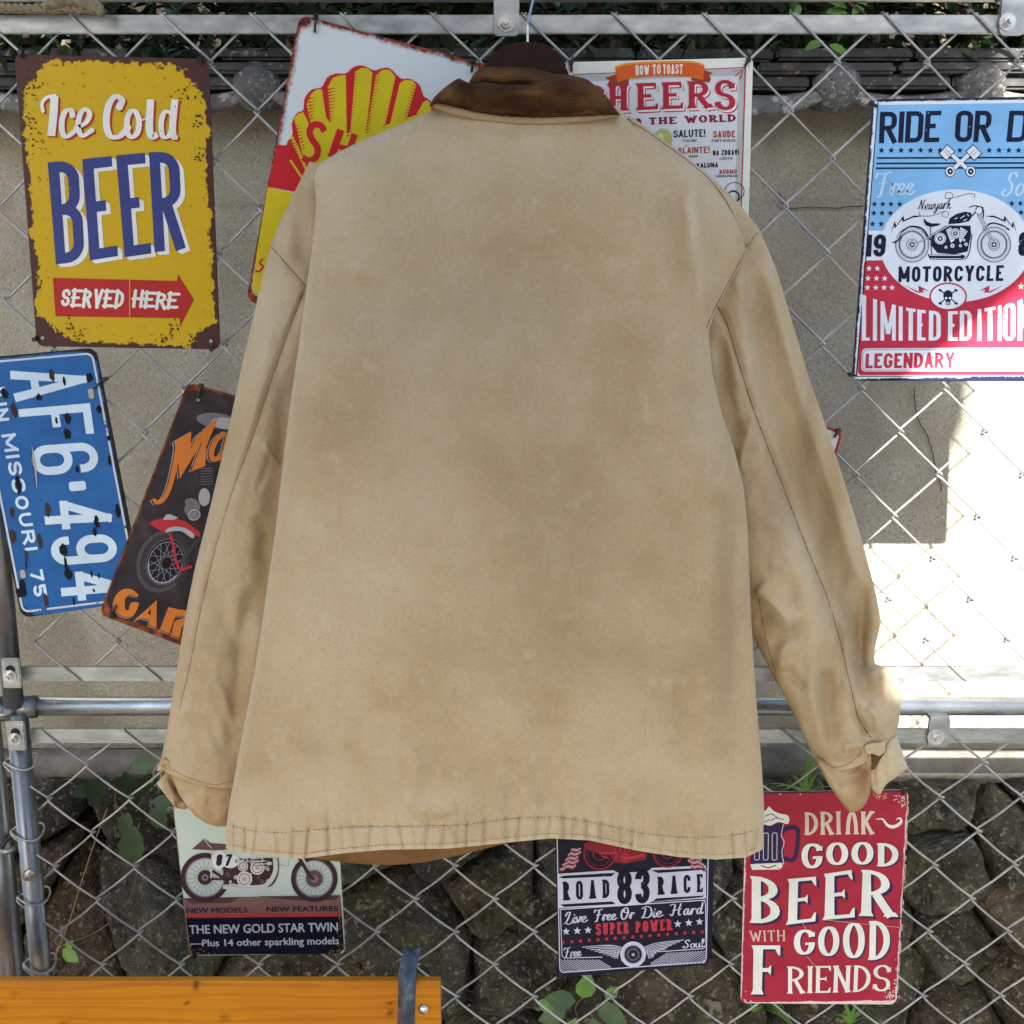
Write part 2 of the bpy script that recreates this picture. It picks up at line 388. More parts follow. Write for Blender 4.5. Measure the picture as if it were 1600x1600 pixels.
# ---------------------------------------------------------------- hedge above and behind the wall
def leaf_shape(m, c, d, up, L, w, bend=.15):
    c = Vector(c); d = Vector(d).normalized(); side = d.cross(Vector(up)).normalized(); nn = side.cross(d)
    pts = [(0, 0), (.25, .8), (.55, 1), (.82, .55), (1, 0)]; v = []; f = []
    for (s, q) in pts:
        mid = c + d * (s * L) - nn * (bend * L * s * s)
        v += [mid + side * (q * w / 2) + nn * (.06 * L * q), mid, mid - side * (q * w / 2) + nn * (.06 * L * q)]
    for i in range(4):
        for k in range(2): f.append((i * 3 + k, i * 3 + k + 1, (i + 1) * 3 + k + 1, (i + 1) * 3 + k))
    m.add(v, f)
def hedge():
    rnd = random.Random(11)
    t = thing('hedge', 'dense dark broadleaf hedge growing above and behind the tiled wall', 'hedge', (0, 1.1, -1.5))
    for gi, cnt in ((0, 9000), (1, 900)):
        m = MB()
        for i in range(cnt):
            x = rnd.uniform(-1.9, 1.9); y = rnd.uniform(.72, 1.5); z = rnd.uniform(.30, 1.0)
            if z < .5 and y < .78: z += .2
            a = rnd.uniform(0, 6.28); d = (math.cos(a), math.sin(a) - .5, rnd.uniform(-.9, .5))
            leaf_shape(m, (x, y, z), d, (rnd.uniform(-.4, .4), rnd.uniform(-.4, .2), 1), rnd.uniform(.035, .07), rnd.uniform(.018, .034))
        o = m.obj('foliage', leafs[gi], t); o['kind'] = 'stuff'
    # branches that hang forward over the coping
    for gi, cnt in ((0, 2600), (1, 130)):
        m = MB()
        for i in range(cnt):
            y = rnd.uniform(.30, .62); x = rnd.uniform(-1.1, 1.1); py = rnd.uniform(-120, 66) - (28 if x > .38 and gi == 0 else 0) + (16 if x < -.2 else 0); z = W(800, py, y)[2]; a = rnd.uniform(0, 6.28)
            leaf_shape(m, (x, y, z), (math.cos(a), math.sin(a) - .5, rnd.uniform(-.9, .4)), (rnd.uniform(-.4, .4), rnd.uniform(-.4, .2), 1), rnd.uniform(.02, .045), rnd.uniform(.011, .022))
        o = m.obj('foliage', leafs[gi], t); o['kind'] = 'stuff'
    m = MB()
    for i in range(40):
        x = rnd.uniform(-1.8, 1.8); p = [(x + rnd.uniform(-.02, .02) * k, 1.0 + rnd.uniform(-.1, .3) + .01 * k, -.2 + .3 * k) for k in range(7)]
        m.tube(p, [.012 - .0013 * k for k in range(7)], 6)
    m.obj('stems', bark, t)['kind'] = 'stuff'
hedge()
def back_wall():  # added backing that blocks the sky in the hedge gaps
    t = thing('sky_block_boards', 'dark timber backing added behind the hedge to block the sky', 'wall', (0, 1.75, -1.5))
    x = -3.2
    while x < 3.2:
        m = MB(); m.box(x, x + .172, 1.75 + random.uniform(0, .004), 1.775, -1.5, 2.2); m.obj('board', dark_wood, t); x += .178
    m = MB(); m.box(-3.2, 3.2, 1.78, 1.85, -1.5, 2.2); m.obj('backing', dark_wood, t)
back_wall()

# a few loose leaves and twigs hanging over the coping, near enough to be told apart
def sprig(px, py, Y, n, L, label, mi, seed, down=True):
    rnd = random.Random(seed); b = W(px, py, Y)
    t = thing('leafy_sprig', label, 'leaves', b, 'leafy sprigs over the coping')
    m = MB(); P = [Vector(b) + Vector((.012 * k, -.006 * k, (-.012 if down else .012) * k + .05)) for k in range(5)]
    m.tube(P, .0012, 5); m.obj('stem', bark, t, True)
    for i in range(n):
        a = rnd.uniform(0, 6.28); m = MB()
        leaf_shape(m, Vector(b) + Vector((rnd.uniform(-.03, .05), rnd.uniform(-.02, .01), rnd.uniform(-.03, .05))), (math.cos(a), -.5, math.sin(a) * .8), (0, -.7, .6), L * rnd.uniform(.7, 1.2), L * .5)
        m.obj('leaf', leafs[mi], t, True)
sprig(1278, 28, .36, 5, .032, 'bright green sprig of leaves over the coping, above the top bar right of the jacket', 2, 3)
sprig(1318, 58, .37, 4, .03, 'small green sprig of leaves under the top bar, above the round tile', 2, 5)
sprig(272, 72, .36, 5, .026, 'small sprig of leaves above the yellow beer sign', 1, 8)
sprig(130, 40, .40, 5, .028, 'dim sprig of leaves above the left half of the yellow beer sign', 1, 9)
sprig(1530, 46, .40, 5, .03, 'dark leafy sprig under the right-hand bracket of the top bar', 1, 12)

# ---------------------------------------------------------------- plants at the foot of the wall
def grass_tuft(px, py, Y, blades, label, seed, hgt=.1):
    rnd = random.Random(seed); b = Vector(W(px, py, Y))
    t = thing('grass_tuft', label, 'grass', b, 'grass tufts on the stone wall')
    for i, (dx, dz, curl) in enumerate(blades):
        m = MB(); n = 9; w0 = rnd.uniform(.0035, .0055); v = []; f = []
        for k in range(n + 1):
            s = k / n; x = dx * s; z = dz * math.sin(min(1, s * 1.0) * math.pi * .5) - curl * s * s; y = -.03 * s - .02 * s * s * (i % 3)
            w = w0 * (1 - s ** 1.6) + .0003
            v += [b + Vector((x - w * .8, y, z - w * .3)), b + Vector((x, y - w * .35, z)), b + Vector((x + w * .8, y, z + w * .3))]
        for k in range(n):
            for q in range(2): f.append((k * 3 + q, k * 3 + q + 1, (k + 1) * 3 + q + 1, (k + 1) * 3 + q))
        m.add(v, f); m.obj('blade', leafs[2], t, True)
grass_tuft(1262, 1240, .38, [(-.075, .03, .0), (-.06, .01, .02), (-.03, .07, .02), (.0, .10, .0), (-.02, .085, .0), (.01, .07, .02), (-.1, .05, .06), (.03, .03, .0), (-.055, .055, .0)], 'bright green grass tuft behind the right cuff of the jacket', 1)
grass_tuft(1225, 1090, .40, [(-.04, .01, .01), (-.03, .004, .0), (-.05, .014, .03)], 'few thin green grass blades between the rails, left of the right sleeve', 2)
grass_tuft(1180, 1580, .36, [(-.02, .03, 0), (.03, .045, .02), (.05, .03, .02), (-.04, .03, .03), (.01, .06, 0), (.06, .045, .05)], 'grass tuft under the red drink sign, left', 3)
grass_tuft(1330, 1600, .36, [(-.03, .06, 0), (.02, .065, .01), (.05, .05, .02), (-.05, .05, .03), (.0, .08, 0), (.03, .02, .0)], 'grass tuft under the red drink sign, right', 4)
def vine(label, P, leaves, mi, seed):
    rnd = random.Random(seed); t = thing('climbing_plant', label, 'plant', W(*P[0]))
    m = MB(); m.tube([Vector(p) for p in crom([np.array(W(*p)) for p in P], 5)], .0011, 6); m.obj('stem', mat('vine_stem', (.14, .09, .04), .7), t, True)
    for (x, y, Y, L, ang, k) in leaves:
        m = MB(); leaf_shape(m, Vector(W(x, y, Y)), (math.cos(R_(ang)), -.35, math.sin(R_(ang))), (0, -1, .45), L, L * .62, .2)
        m.obj('leaf', leafs[k], t, True)
vine('leafy climbing plant on the stones behind the fence, left of the left cuff', [(205, 1195, .37), (180, 1250, .36), (215, 1310, .35), (205, 1400, .36), (160, 1450, .37), (92, 1480, .36)],
     [(165, 1212, .33, .052, -120, 0), (195, 1205, .33, .06, -75, 0), (205, 1200, .33, .045, 25, 1), (238, 1250, .3, .045, -10, 1), (235, 1262, .3, .04, -50, 1), (200, 1268, .32, .04, -100, 1),
      (210, 1290, .3, .062, -95, 1), (195, 1300, .3, .056, -70, 1), (98, 1482, .33, .032, -35, 2), (104, 1484, .33, .022, 60, 2), (150, 1225, .34, .04, -160, 0), (222, 1235, .32, .035, 60, 0)], 1, 1)
vine('low leafy plant on the stones below the black race sign', [(905, 1600, .34), (900, 1570, .33), (925, 1545, .33), (905, 1520, .33)],
     [(900, 1565, .3, .05, 160, 1), (885, 1580, .3, .045, -170, 1), (910, 1560, .3, .05, 80, 2), (930, 1570, .3, .05, -20, 1), (950, 1585, .3, .045, -40, 1), (900, 1590, .3, .05, -110, 2), (870, 1575, .3, .035, 150, 2), (925, 1590, .3, .05, -75, 1), (946, 1560, .3, .03, 55, 2)], 1, 2)
def straw():
    m = MB(); P = [W(168, 1262, .2), W(150, 1310, .2), (W(125, 1385, .2)), W(108, 1440, .2), W(84, 1500, .2)]
    m.tube([Vector(p) for p in crom([np.array(p) for p in P], 5)], .0008, 5)
    o = m.obj('dry_stalk', mat('dry_stalk', (.35, .2, .08), .7), None, True, base=W(168, 1262, .2)); tag(o, 'thin dry orange stalk standing behind the lower left of the fence', 'stalk')
straw()

# ---------------------------------------------------------------- unseen blockers added to shape the sun patch, behind the camera
def shades():
    s_ = 4.6
    def back(px, py): p = Vector(W(px, py, 0)); q = p - SUN_V * s_; return q
    YB = back(0, 0).y
    # added unseen sun blocker on posts: its top edge ends the sun patch at the rail, below it the sun reaches the yard
    ztop = back(1400, 1113).z; zbot = ztop - .90
    t = thing('sun_block_boards', 'unseen dark boards on posts added to block the sun, behind the viewer', 'sun blocker', (0, YB, -1.5))
    for k in range(6):
        m = MB(); m.box(-1.4, 1.55, YB - .02, YB, zbot + k * .15, zbot + k * .15 + .1499, .0); m.obj('board', dark_wood, t)
    for x in (-1.3, 0.1, 1.5):
        m = MB(); m.box(x, x + .06, YB - .09, YB - .021, -1.5, ztop - .01); m.obj('post', dark_wood, t)
    # added unseen cloth above, cut to the edge of the sun patch
    pts = [back(1362, 1150), back(1362, 725), back(1362, 650), back(1400, 580), back(1594, 425), back(1642, 385), back(1688, 280), back(1700, 100), back(1710, -150)]
    poly = [(-1.35, ztop - .02)] + [(p.x, p.z) for p in pts] + [(pts[-1].x + .02, 3.5), (-1.35, 3.5)]
    cloth = mat('blocker_cloth', (.35, .36, .34), .9, 0, cols=[(.3, (.3, .31, .3)), (.7, (.42, .43, .4))], scale=8)
    m = MB(); m.prism(poly, YB - .035, YB - .025)
    o = m.obj('sun_block_cloth', cloth, None, base=(0, YB, -1.5 + 1.5)); tag(o, 'unseen grey cloth added to block the sun, behind the viewer', 'sun_block_cloth')
shades()

# ---------------------------------------------------------------- the chain-link fence
FENCE = thing('chain_link_fence', 'galvanised chain-link fence of two panels framed by flat bars and pipes, hung with signs', 'fence', (0, 0, -1.5))
X0 = W(1308, 98)[0]; HW = SZ(70, 1308, 98); Z0 = W(1308, 98)[2]; HZ = (W(1297, 246)[2] - Z0) / 2
def link_wire(i, k0, k1, X0, HW, Z0, HZ, parity, rad, seed, xshift=lambda k: 0, bow=0.0, xmin=-9):
    """one zigzag wire between column i and i+1; k counts half-rows downward"""
    rnd = random.Random(seed); P = []; d = .0026; A = .0052
    for k in range(k0, k1 + 1):
        right = (k + i + parity) % 2 == 0
        x = X0 + (i + (1 if right else 0)) * HW + xshift(k); z = Z0 + HZ * k
        x += (d if right else -d); nx = X0 + (i + (0 if right else 1)) * HW + xshift(k + 1); nz = Z0 + HZ * (k + 1)
        side = A if right else -A           # leaving a right-hand turn the wire runs back, leaving a left-hand one it runs in front
        E = Vector((x, 0, z)); F = Vector((nx + (-d if right else d), 0, nz))
        P.append(E + Vector((0, 0, 0)))
        if k < k1:
            jt = rnd.uniform(-.0008, .0008)
            for s, b in ((.05, .8), (.14, 1), (.5, 1), (.86, 1), (.95, .8)):
                q = E.lerp(F, s); q.y = side * b; q.x += jt * b; q.z -= bow * math.sin(math.pi * s) ; P.append(q)
    pts = crom([np.array(p) for p in P], 3)
    m = MB(); m.tube(pts, rad, 7); return m
top_k = -1
zu_bot = W(190, 1063)[2]; kb = round((zu_bot - Z0) / HZ); HZu = (zu_bot - Z0) / kb
for i in range(-19, 6):
    m = link_wire(i, -1, kb, X0, HW, Z0, HZu, 1, .00138, i, bow=.0006); m.obj('wire', wire_m, FENCE, True)
# lower panel
XL = W(205, 1246)[0]; HWl = SZ(63.3, 205, 1246); ZL = W(205, 1246)[2]; HZl = (W(215, 1352)[2] - ZL) / 2; 
for i in range(-3, 24):
    m = link_wire(i, -2, 10, XL, HWl, ZL, HZl, 1, .00135, 100 + i, bow=.0022); m.obj('wire', wire_m, FENCE, True)
print('rows', kb, HZ, HZu, HZl, HW, HWl)
def flat_bar(pa, pb, x0, x1, name='flat_bar'):
    z1, z0 = W(800, pa)[2], W(800, pb)[2]; m = MB(); m.box(x0, x1, -.0028, .0028, z0, z1, .0007); return m.obj(name, galv, FENCE)
XE = .95
flat_bar(24, 53, -XE, XE)
xp = W(38, 1050)[0]
flat_bar(1041, 1063, xp - .004, XE)
flat_bar(1138, 1160, xp + .002, XE)
# horizontal pipe between the panels and the top pipe just above the frame
zp = W(400, 1103, .012)[2]
m = MB(); m.tube([(-XE, .012, zp), (XE, .012, zp)], .0112, 28); m.obj('rail_pipe', mat('rail_zinc', (.5, .5, .5), .3, .9, cols=[(.3, (.34, .36, .38)), (.6, (.48, .50, .52)), (.8, (.64, .66, .67))], scale=40, stretch=(.5, 1, 1), rvar=.1, bump=.1, bscale=220, bdist=.0004), FENCE, True)
ztp = W(800, -17, .012)[2]
m = MB(); m.tube([(-XE, .012, ztp), (XE, .012, ztp)], .0125, 28); m.obj('top_pipe', galv_d, FENCE, True)
# posts at the left
def post(pts, r, name='post'):
    m = MB(); m.tube([W(*p) for p in pts], r, 24); return m.obj(name, galv_d, FENCE, True)
xa = W(21, 1060, -.004)[0]
def vpost(px, py, Y, r, z0, z1, name='post'):
    x = W(px, py, Y)[0]; m = MB(); m.tube([(x, Y, z0), (x, Y, z1)], r, 26); return m.obj(name, galv_d, FENCE, True), x
o, xa = vpost(18, 1060, .0, .0113, zp + .004, W(0, 500)[2])
o, xb = vpost(29, 1140, .0, .0122, -1.5, zp - .004)
o, xc = vpost(-4, 1300, .05, .016, -1.5, W(0, 900)[2], 'outer_post')
m = MB(); m.tube([(xa - .012, .0, zp - .004), (xa - .012, -.004, zp + .008)], .016, 20); m.obj('pipe_joint', galv_d, FENCE, True)
m = MB(); m.tube([(xa - .004, .006, zp), (xa + .022, .010, zp)], .0132, 24); m.obj('pipe_joint', galv_d, FENCE, True)
# ring clamp round the outer post
zr = W(20, 1330)[2]; m = MB(); m.tube([(xb - .012 + .016 * math.cos(a) - .016, .03 + .032 * math.sin(a), zr + .004 * math.cos(a)) for a in np.linspace(0, 2 * np.pi, 30, endpoint=False)], .0035, 8, closed=True); m.obj('ring_clamp', galv_d, FENCE, True)
def bolt(x, z, y, r, parent, washer=True):
    m = MB()
    if washer: m.tube([(x, y, z), (x, y - .0014, z)], r * 1.55, 24)
    hexp = [(x + r * math.cos(a) , z + r * math.sin(a)) for a in [math.pi / 3 * k + .3 for k in range(6)]]
    m.prism(hexp, y - .0066, y - .0014)
    m.tube([(x, y - .0066, z), (x, y - .0105, z)], [r * .58, r * .5], 16)
    return edge_split(m.obj('bolt', steel_m, parent, True), 30)
# brackets from the pipe down onto the flat bar
def bracket(px0, px1, py0, py1, ph, rusty=False):
    x0 = W(px0, py1)[0]; x1 = W(px1, py1)[0]; z0 = W(px0, py1)[2]; z1 = W(px0, py0)[2]; c = (x1 - x0) * .16
    poly = [(x0, z1), (x0, z0 + c), (x0 + c * .3, z0 + c * .3), (x0 + c, z0), (x1 - c, z0), (x1 - c * .3, z0 + c * .3), (x1, z0 + c), (x1, z1)]
    m = MB(); m.prism(poly, -.0068, -.0032)
    m.prism([(x0 + .001, z1 - .001), (x1 - .001, z1 - .001), (x1 - .001, z1 + .004), (x0 + .001, z1 + .004)], -.0065, .012)
    o = m.obj('bracket', galv, FENCE); b = W(ph[0], ph[1], -.007)
    bolt(b[0], b[2], -.0068, SZ(8.5, *ph), o, True); o.modifiers.new('b', 'BEVEL').width = .0006
bracket(772, 811, 0, 58, (791, 36)); bracket(1557, 1597, 0, 57, (1574, 34)); bracket(1446, 1478, 1121, 1163, (1462, 1151))
# tabs with slotted bolts at the left post
def tab(xc, z, w, h):
    m = MB(); m.box(xc - w / 2, xc + w / 2, -.0205, -.0172, z - h / 2, z + h / 2, .0012); o = m.obj('post_tab', galv, FENCE)
    m = MB(); m.tube([(xc, -.0206, z + h * .12), (xc, -.0209, z + h * .12)], .0055, 16); m.obj('slot', mat('slot_dark', (.01, .01, .01), .9), o)
    bolt(xc - .001, z - h * .08, -.0208, .0048, o)
tab(W(18, 1060, -.02)[0], W(0, 1052, -.02)[2], .021, .036)
tab(W(25, 1150, -.02)[0], W(0, 1150, -.02)[2], .021, .036)
bolt(W(45, 1368, -.016)[0], W(0, 1368, -.016)[2], -.0145, .005, FENCE)
# fence ties on the post
for z in (1190, 1300, 1400, 1505):
    zz = W(30, z)[2]; m = MB(); m.tube([(xb + .018 * math.cos(a), .018 * math.sin(a), zz + .004 * math.sin(a * 2)) for a in np.linspace(0, 2 * np.pi, 24, endpoint=False)], .0014, 6, closed=True); m.obj('tie_ring', wire_m, FENCE, True)
# rope lying on the top pipe
def rope():
    rp = mat('rope_fibre', (.2, .16, .1), .95, 0, cols=[(.3, (.13, .10, .06)), (.7, (.28, .23, .15))], scale=200, bump=.6, bscale=600, bdist=.001)
    t = thing('rope', 'brown twisted rope lying along the top bar at the upper left', 'rope', W(60, 10, -.02))
    for path in ([(-60, 14), (0, 13), (40, 14), (80, 14), (110, 13), (150, 15)], [(70, 11), (85, 5), (110, 2), (135, 6), (150, 12), (158, 20)], [(95, 4), (120, -4), (145, 2), (160, 17)]):
        P = crom([np.array(W(x, y, -.014 - .004 * (path[0][0] > 0))) for x, y in path], 14)
        for s in range(3):
            m = MB(); Q = []
            for k, p in enumerate(P):
                a = k * .55 + s * 2.094; Q.append((p[0], p[1] + .0026 * math.cos(a), p[2] + .0026 * math.sin(a)))
            m.tube(Q, .0027, 8); m.obj('strand', rp, t, True)
rope()

# ---------------------------------------------------------------- bench board and its iron strap
def bench():
    YB = -.22
    a = W(688, 1538, YB); zt = W(300, 1536, YB)[2]; x1 = a[0]
    t = thing('bench_backrest', 'varnished orange pine backrest board of a bench with a steel strap, at the lower left', 'bench', (0, YB, -1.5))
    def wood_extra(N, L, bs, mp, noise, ramp, mix, c):
        w = N.new('ShaderNodeTexWave'); w.wave_type = 'BANDS'; w.bands_direction = 'Z'; w.inputs['Scale'].default_value = 26; w.inputs['Distortion'].default_value = 5; w.inputs['Detail'].default_value = 4; w.inputs['Detail Scale'].default_value = 1.2
        mm = N.new('ShaderNodeMapping'); mm.inputs['Scale'].default_value = (.16, 1, 1); tc = [n for n in N if n.type == 'TEX_COORD'][0]; L.new(tc.outputs['Object'], mm.inputs[0]); L.new(mm.outputs[0], w.inputs['Vector'])
        g1 = ramp(w.outputs['Fac'], [(.0, (.40, .145, .004)), (.55, (.46, .19, .006)), (.9, (.31, .085, .003))])
        n2 = noise(5, 4); g2 = ramp(n2.outputs[0], [(.35, (.35, .115, .004)), (.65, (.50, .22, .008))])
        x = mix(.5, g1, g2)
        m9 = N.new('ShaderNodeMapping'); m9.inputs['Scale'].default_value = (6, 60, 420); L.new(tc.outputs['Object'], m9.inputs[0]); n9 = noise(1.0, 5, .65, m9.outputs[0])
        x = mix(ramp(n9.outputs[0], [(.42, (0, 0, 0)), (.7, (.6, .6, .6))]), x, (.33, .10, .008)); n8 = noise(2.2, 4, .6, mm.outputs[0]); x = mix(ramp(n8.outputs[0], [(.5, (0, 0, 0)), (.72, (.5, .5, .5))]), x, (.40, .13, .008))
        vz = N.new('ShaderNodeAttribute'); vz.attribute_name = 'knot'; x = mix(vz.outputs['Fac'], x, (.09, .02, .006)); L.new(x, bs.inputs['Base Color'])
        bs.inputs['Coat Weight'].default_value = .08; bs.inputs['Coat Roughness'].default_value = .25
    wm = mat('varnished_pine', (.7, .3, .03), .5, 0, spec=.15, extra=wood_extra)
    def board(z1, z0, xr, nm='board'):
        nx, nz = 240, 26; xs = np.linspace(-1.3, xr, nx); v = []; f = []
        zs = np.linspace(z0, z1, nz); r = .004
        for z in zs:
            dz = min(z - z0, z1 - z); off = r - math.sqrt(max(0, r * r - max(0, r - dz) ** 2))
            for x in xs: v.append((x, YB - .0 + off, z))
        for j in range(nz - 1):
            for i in range(nx - 1): f.append((j * nx + i, j * nx + i + 1, (j + 1) * nx + i + 1, (j + 1) * nx + i))
        n = len(v); th = .011
        v += [(-1.3, YB + th, z0), (xr, YB + th, z0), (xr, YB + th, z1), (-1.3, YB + th, z1)]
        f += [(n + 1, n, n + 3, n + 2), (n, n + 1, nx - 1, 0), (n + 2, n + 3, (nz - 1) * nx, nz * nx - 1), (n + 1, n + 2, nz * nx - 1) + tuple(j * nx + nx - 1 for j in range(nz - 2, -1, -1))]
        o = mesh(nm, v, f, wm, t, False); V = np.array(v); K = np.zeros(len(v))
        for (kx, ky, rx, ry) in [(24, 1554, 5, 3), (306, 1540, 4, 9), (292, 1567, 4, 2), (352, 1590, 5, 6), (610, 1568, 7, 3), (611, 1583, 5, 7), (2, 1575, 4, 4), (100, 1600, 5, 4), (450, 1610, 6, 4)]:
            p = W(kx, ky, YB); s = SZ(1, kx, ky, YB); K = np.maximum(K, np.exp(-(((V[:, 0] - p[0]) / (rx * s)) ** 2 + ((V[:, 2] - p[2]) / (ry * s)) ** 2)))
        at = o.data.attributes.new('knot', 'FLOAT', 'POINT'); at.data.foreach_set('value', K.astype(np.float32))
        return o
    board(zt, zt - .095, x1); board(zt - .11, zt - .205, x1)
    # strap: angle iron bent against the board
    sm = mat('blue_steel', (.13, .17, .22), .5, .6, cols=[(.3, (.03, .05, .075)), (.5, (.06, .085, .12)), (.75, (.20, .24, .27))], scale=70, rvar=.15, bump=.3, bscale=220, bdist=.0006)
    xs0 = W(623, 1560, YB)[0]; xs1 = W(650, 1560, YB)[0]; w = xs1 - xs0; m = MB()
    zt2 = W(640, 1506, YB)[2]; Y0 = YB - .001
    prof = [(0, 0), (w * .42, -.010), (w, .0), (w, .003), (w * .42, -.006), (0, .003)]
    v = []; n = len(prof); st = [(zt2, .030, .0), (zt2 - .012, .008, -.0), (zt2 - .022, 0, 0), (zt2 - .3, 0, -.012), (-1.5, .0, -.05)]
    for (z, by, bx) in st: v += [(xs0 + p[0] + bx + (.004 if by > .02 else 0) , Y0 + p[1] + by, z) for p in prof]
    f = [(j * n + k, j * n + (k + 1) % n, (j + 1) * n + (k + 1) % n, (j + 1) * n + k) for j in range(len(st) - 1) for k in range(n)] + [tuple(range(n))[::-1], tuple((len(st) - 1) * n + k for k in range(n))]
    m.add(v, f); m.obj('strap', sm, t)
    b = W(662, 1576, YB); m = MB(); rr = SZ(8.5, 662, 1576, YB)
    m.tube([(b[0], YB - .0002 - .0045 * math.sin(a), b[2]) for a in np.linspace(0, math.pi / 2, 8)], [rr * math.cos(a) + .00001 for a in np.linspace(0, math.pi / 2, 8)], 20); m.obj('dome_bolt', steel_m, t, True)
    # legs that carry the boards
    for xx in (-1.2,):
        m = MB(); m.box(xx, xx + .03, YB + .024, YB + .05, -1.5, zt); m.obj('leg', sm, t)
    m = MB(); m.box(-1.3, x1, YB - .38, YB - .02, -1.08, -1.055, .004); m.obj('seat_board', wm, t)
    m = MB(); m.box(xs0 - .03, xs1 - .03, YB - .36, YB - .33, -1.5, -1.08); m.obj('leg', sm, t)
bench()
# ================================================================ printed tin signs
# glyph skeletons in a unit box (x right, y up); True = closed loop
GL = {
'A': [([(0, 0), (.5, 1)], 0), ([(.5, 1), (1, 0)], 0), ([(.2, .28), (.8, .28)], 0)],
'B': [([(0, 0), (0, 1)], 0), ([(0, 1), (.92, 1), (.92, .53), (0, .53)], 0), ([(0, .53), (1, .53), (1, 0), (0, 0)], 0)],
'C': [([(1, .7), (1, 1), (0, 1), (0, 0), (1, 0), (1, .3)], 0)],
'D': [([(0, 0), (0, 1)], 0), ([(0, 1), (1, 1), (1, 0), (0, 0)], 0)],
'E': [([(0, 0), (0, 1)], 0), ([(0, 1), (1, 1)], 0), ([(0, .52), (.8, .52)], 0), ([(0, 0), (1, 0)], 0)],
'F': [([(0, 0), (0, 1)], 0), ([(0, 1), (1, 1)], 0), ([(0, .5), (.8, .5)], 0)],
'G': [([(1, .72), (1, 1), (0, 1), (0, 0), (1, 0), (1, .42)], 0), ([(.55, .42), (1, .42)], 0)],
'H': [([(0, 0), (0, 1)], 0), ([(1, 0), (1, 1)], 0), ([(0, .5), (1, .5)], 0)],
'I': [([(.5, 0), (.5, 1)], 0)],
'J': [([(1, 1), (1, 0), (0, 0), (0, .3)], 0)],
'K': [([(0, 0), (0, 1)], 0), ([(0, .4), (1, 1)], 0), ([(.3, .55), (1, 0)], 0)],
'L': [([(0, 0), (0, 1)], 0), ([(0, 0), (1, 0)], 0)],
'M': [([(0, 0), (0, 1)], 0), ([(0, 1), (.5, .15)], 0), ([(.5, .15), (1, 1)], 0), ([(1, 0), (1, 1)], 0)],
'N': [([(0, 0), (0, 1)], 0), ([(0, 1), (1, 0)], 0), ([(1, 0), (1, 1)], 0)],
'O': [([(0, 0), (0, 1), (1, 1), (1, 0)], 1)],
'P': [([(0, 0), (0, 1)], 0), ([(0, 1), (1, 1), (1, .45), (0, .45)], 0)],
'R': [([(0, 0), (0, 1)], 0), ([(0, 1), (.95, 1), (.95, .48), (0, .48)], 0), ([(.45, .48), (1, 0)], 0)],
'S': [([(1, .74), (1, 1), (0, 1), (0, .53), (1, .47), (1, 0), (0, 0), (0, .26)], 0)],
'T': [([(.5, 0), (.5, 1)], 0), ([(0, 1), (1, 1)], 0)],
'U': [([(0, 1), (0, 0), (1, 0), (1, 1)], 0)],
'V': [([(0, 1), (.5, 0)], 0), ([(.5, 0), (1, 1)], 0)],
'W': [([(0, 1), (.27, 0)], 0), ([(.27, 0), (.5, .85)], 0), ([(.5, .85), (.73, 0)], 0), ([(.73, 0), (1, 1)], 0)],
'Y': [([(0, 1), (.5, .45)], 0), ([(1, 1), (.5, .45)], 0), ([(.5, 0), (.5, .45)], 0)],
'Z': [([(0, 1), (1, 1)], 0), ([(1, 1), (0, 0)], 0), ([(0, 0), (1, 0)], 0)],
'1': [([(.6, 0), (.6, 1)], 0), ([(.6, 1), (.1, .8)], 0)],
'2': [([(0, .74), (0, 1), (1, 1), (1, .6)], 0), ([(1, .62), (0, 0)], 0), ([(0, 0), (1, 0)], 0)],
'3': [([(0, .76), (0, 1), (1, 1), (1, .53), (.35, .53)], 0), ([(.35, .53), (1, .53), (1, 0), (0, 0), (0, .24)], 0)],
'4': [([(.72, 0), (.72, 1)], 0), ([(.72, 1), (0, .28)], 0), ([(0, .28), (1, .28)], 0)],
'5': [([(1, 1), (0, 1)], 0), ([(0, 1), (0, .57)], 0), ([(0, .57), (1, .57), (1, 0), (0, 0), (0, .24)], 0)],
'6': [([(1, .74), (1, 1), (0, 1), (0, .4)], 0), ([(0, 0), (0, .56), (1, .56), (1, 0)], 1)],
'7': [([(0, 1), (1, 1)], 0), ([(1, 1), (.35, 0)], 0)],
'8': [([(0, .52), (0, 1), (1, 1), (1, .52)], 1), ([(0, 0), (0, .52), (1, .52), (1, 0)], 1)],
'9': [([(0, .26), (0, 0), (1, 0), (1, .6)], 0), ([(0, .44), (0, 1), (1, 1), (1, .44)], 1)],
'!': [([(.5, .3), (.5, 1)], 0), ([(.5, 0), (.5, .12)], 0)],
"'": [([(.5, .8), (.5, 1)], 0)],
'n': [([(0, 0), (0, 1), (1, 1), (1, 0)], 0)],
}
NARROW = {'I': 0, '!': 0, "'": 0, '1': .55}
WIDE = {'M': 1.3, 'W': 1.45, 'E': .88, 'F': .85, 'L': .82, 'T': .95}
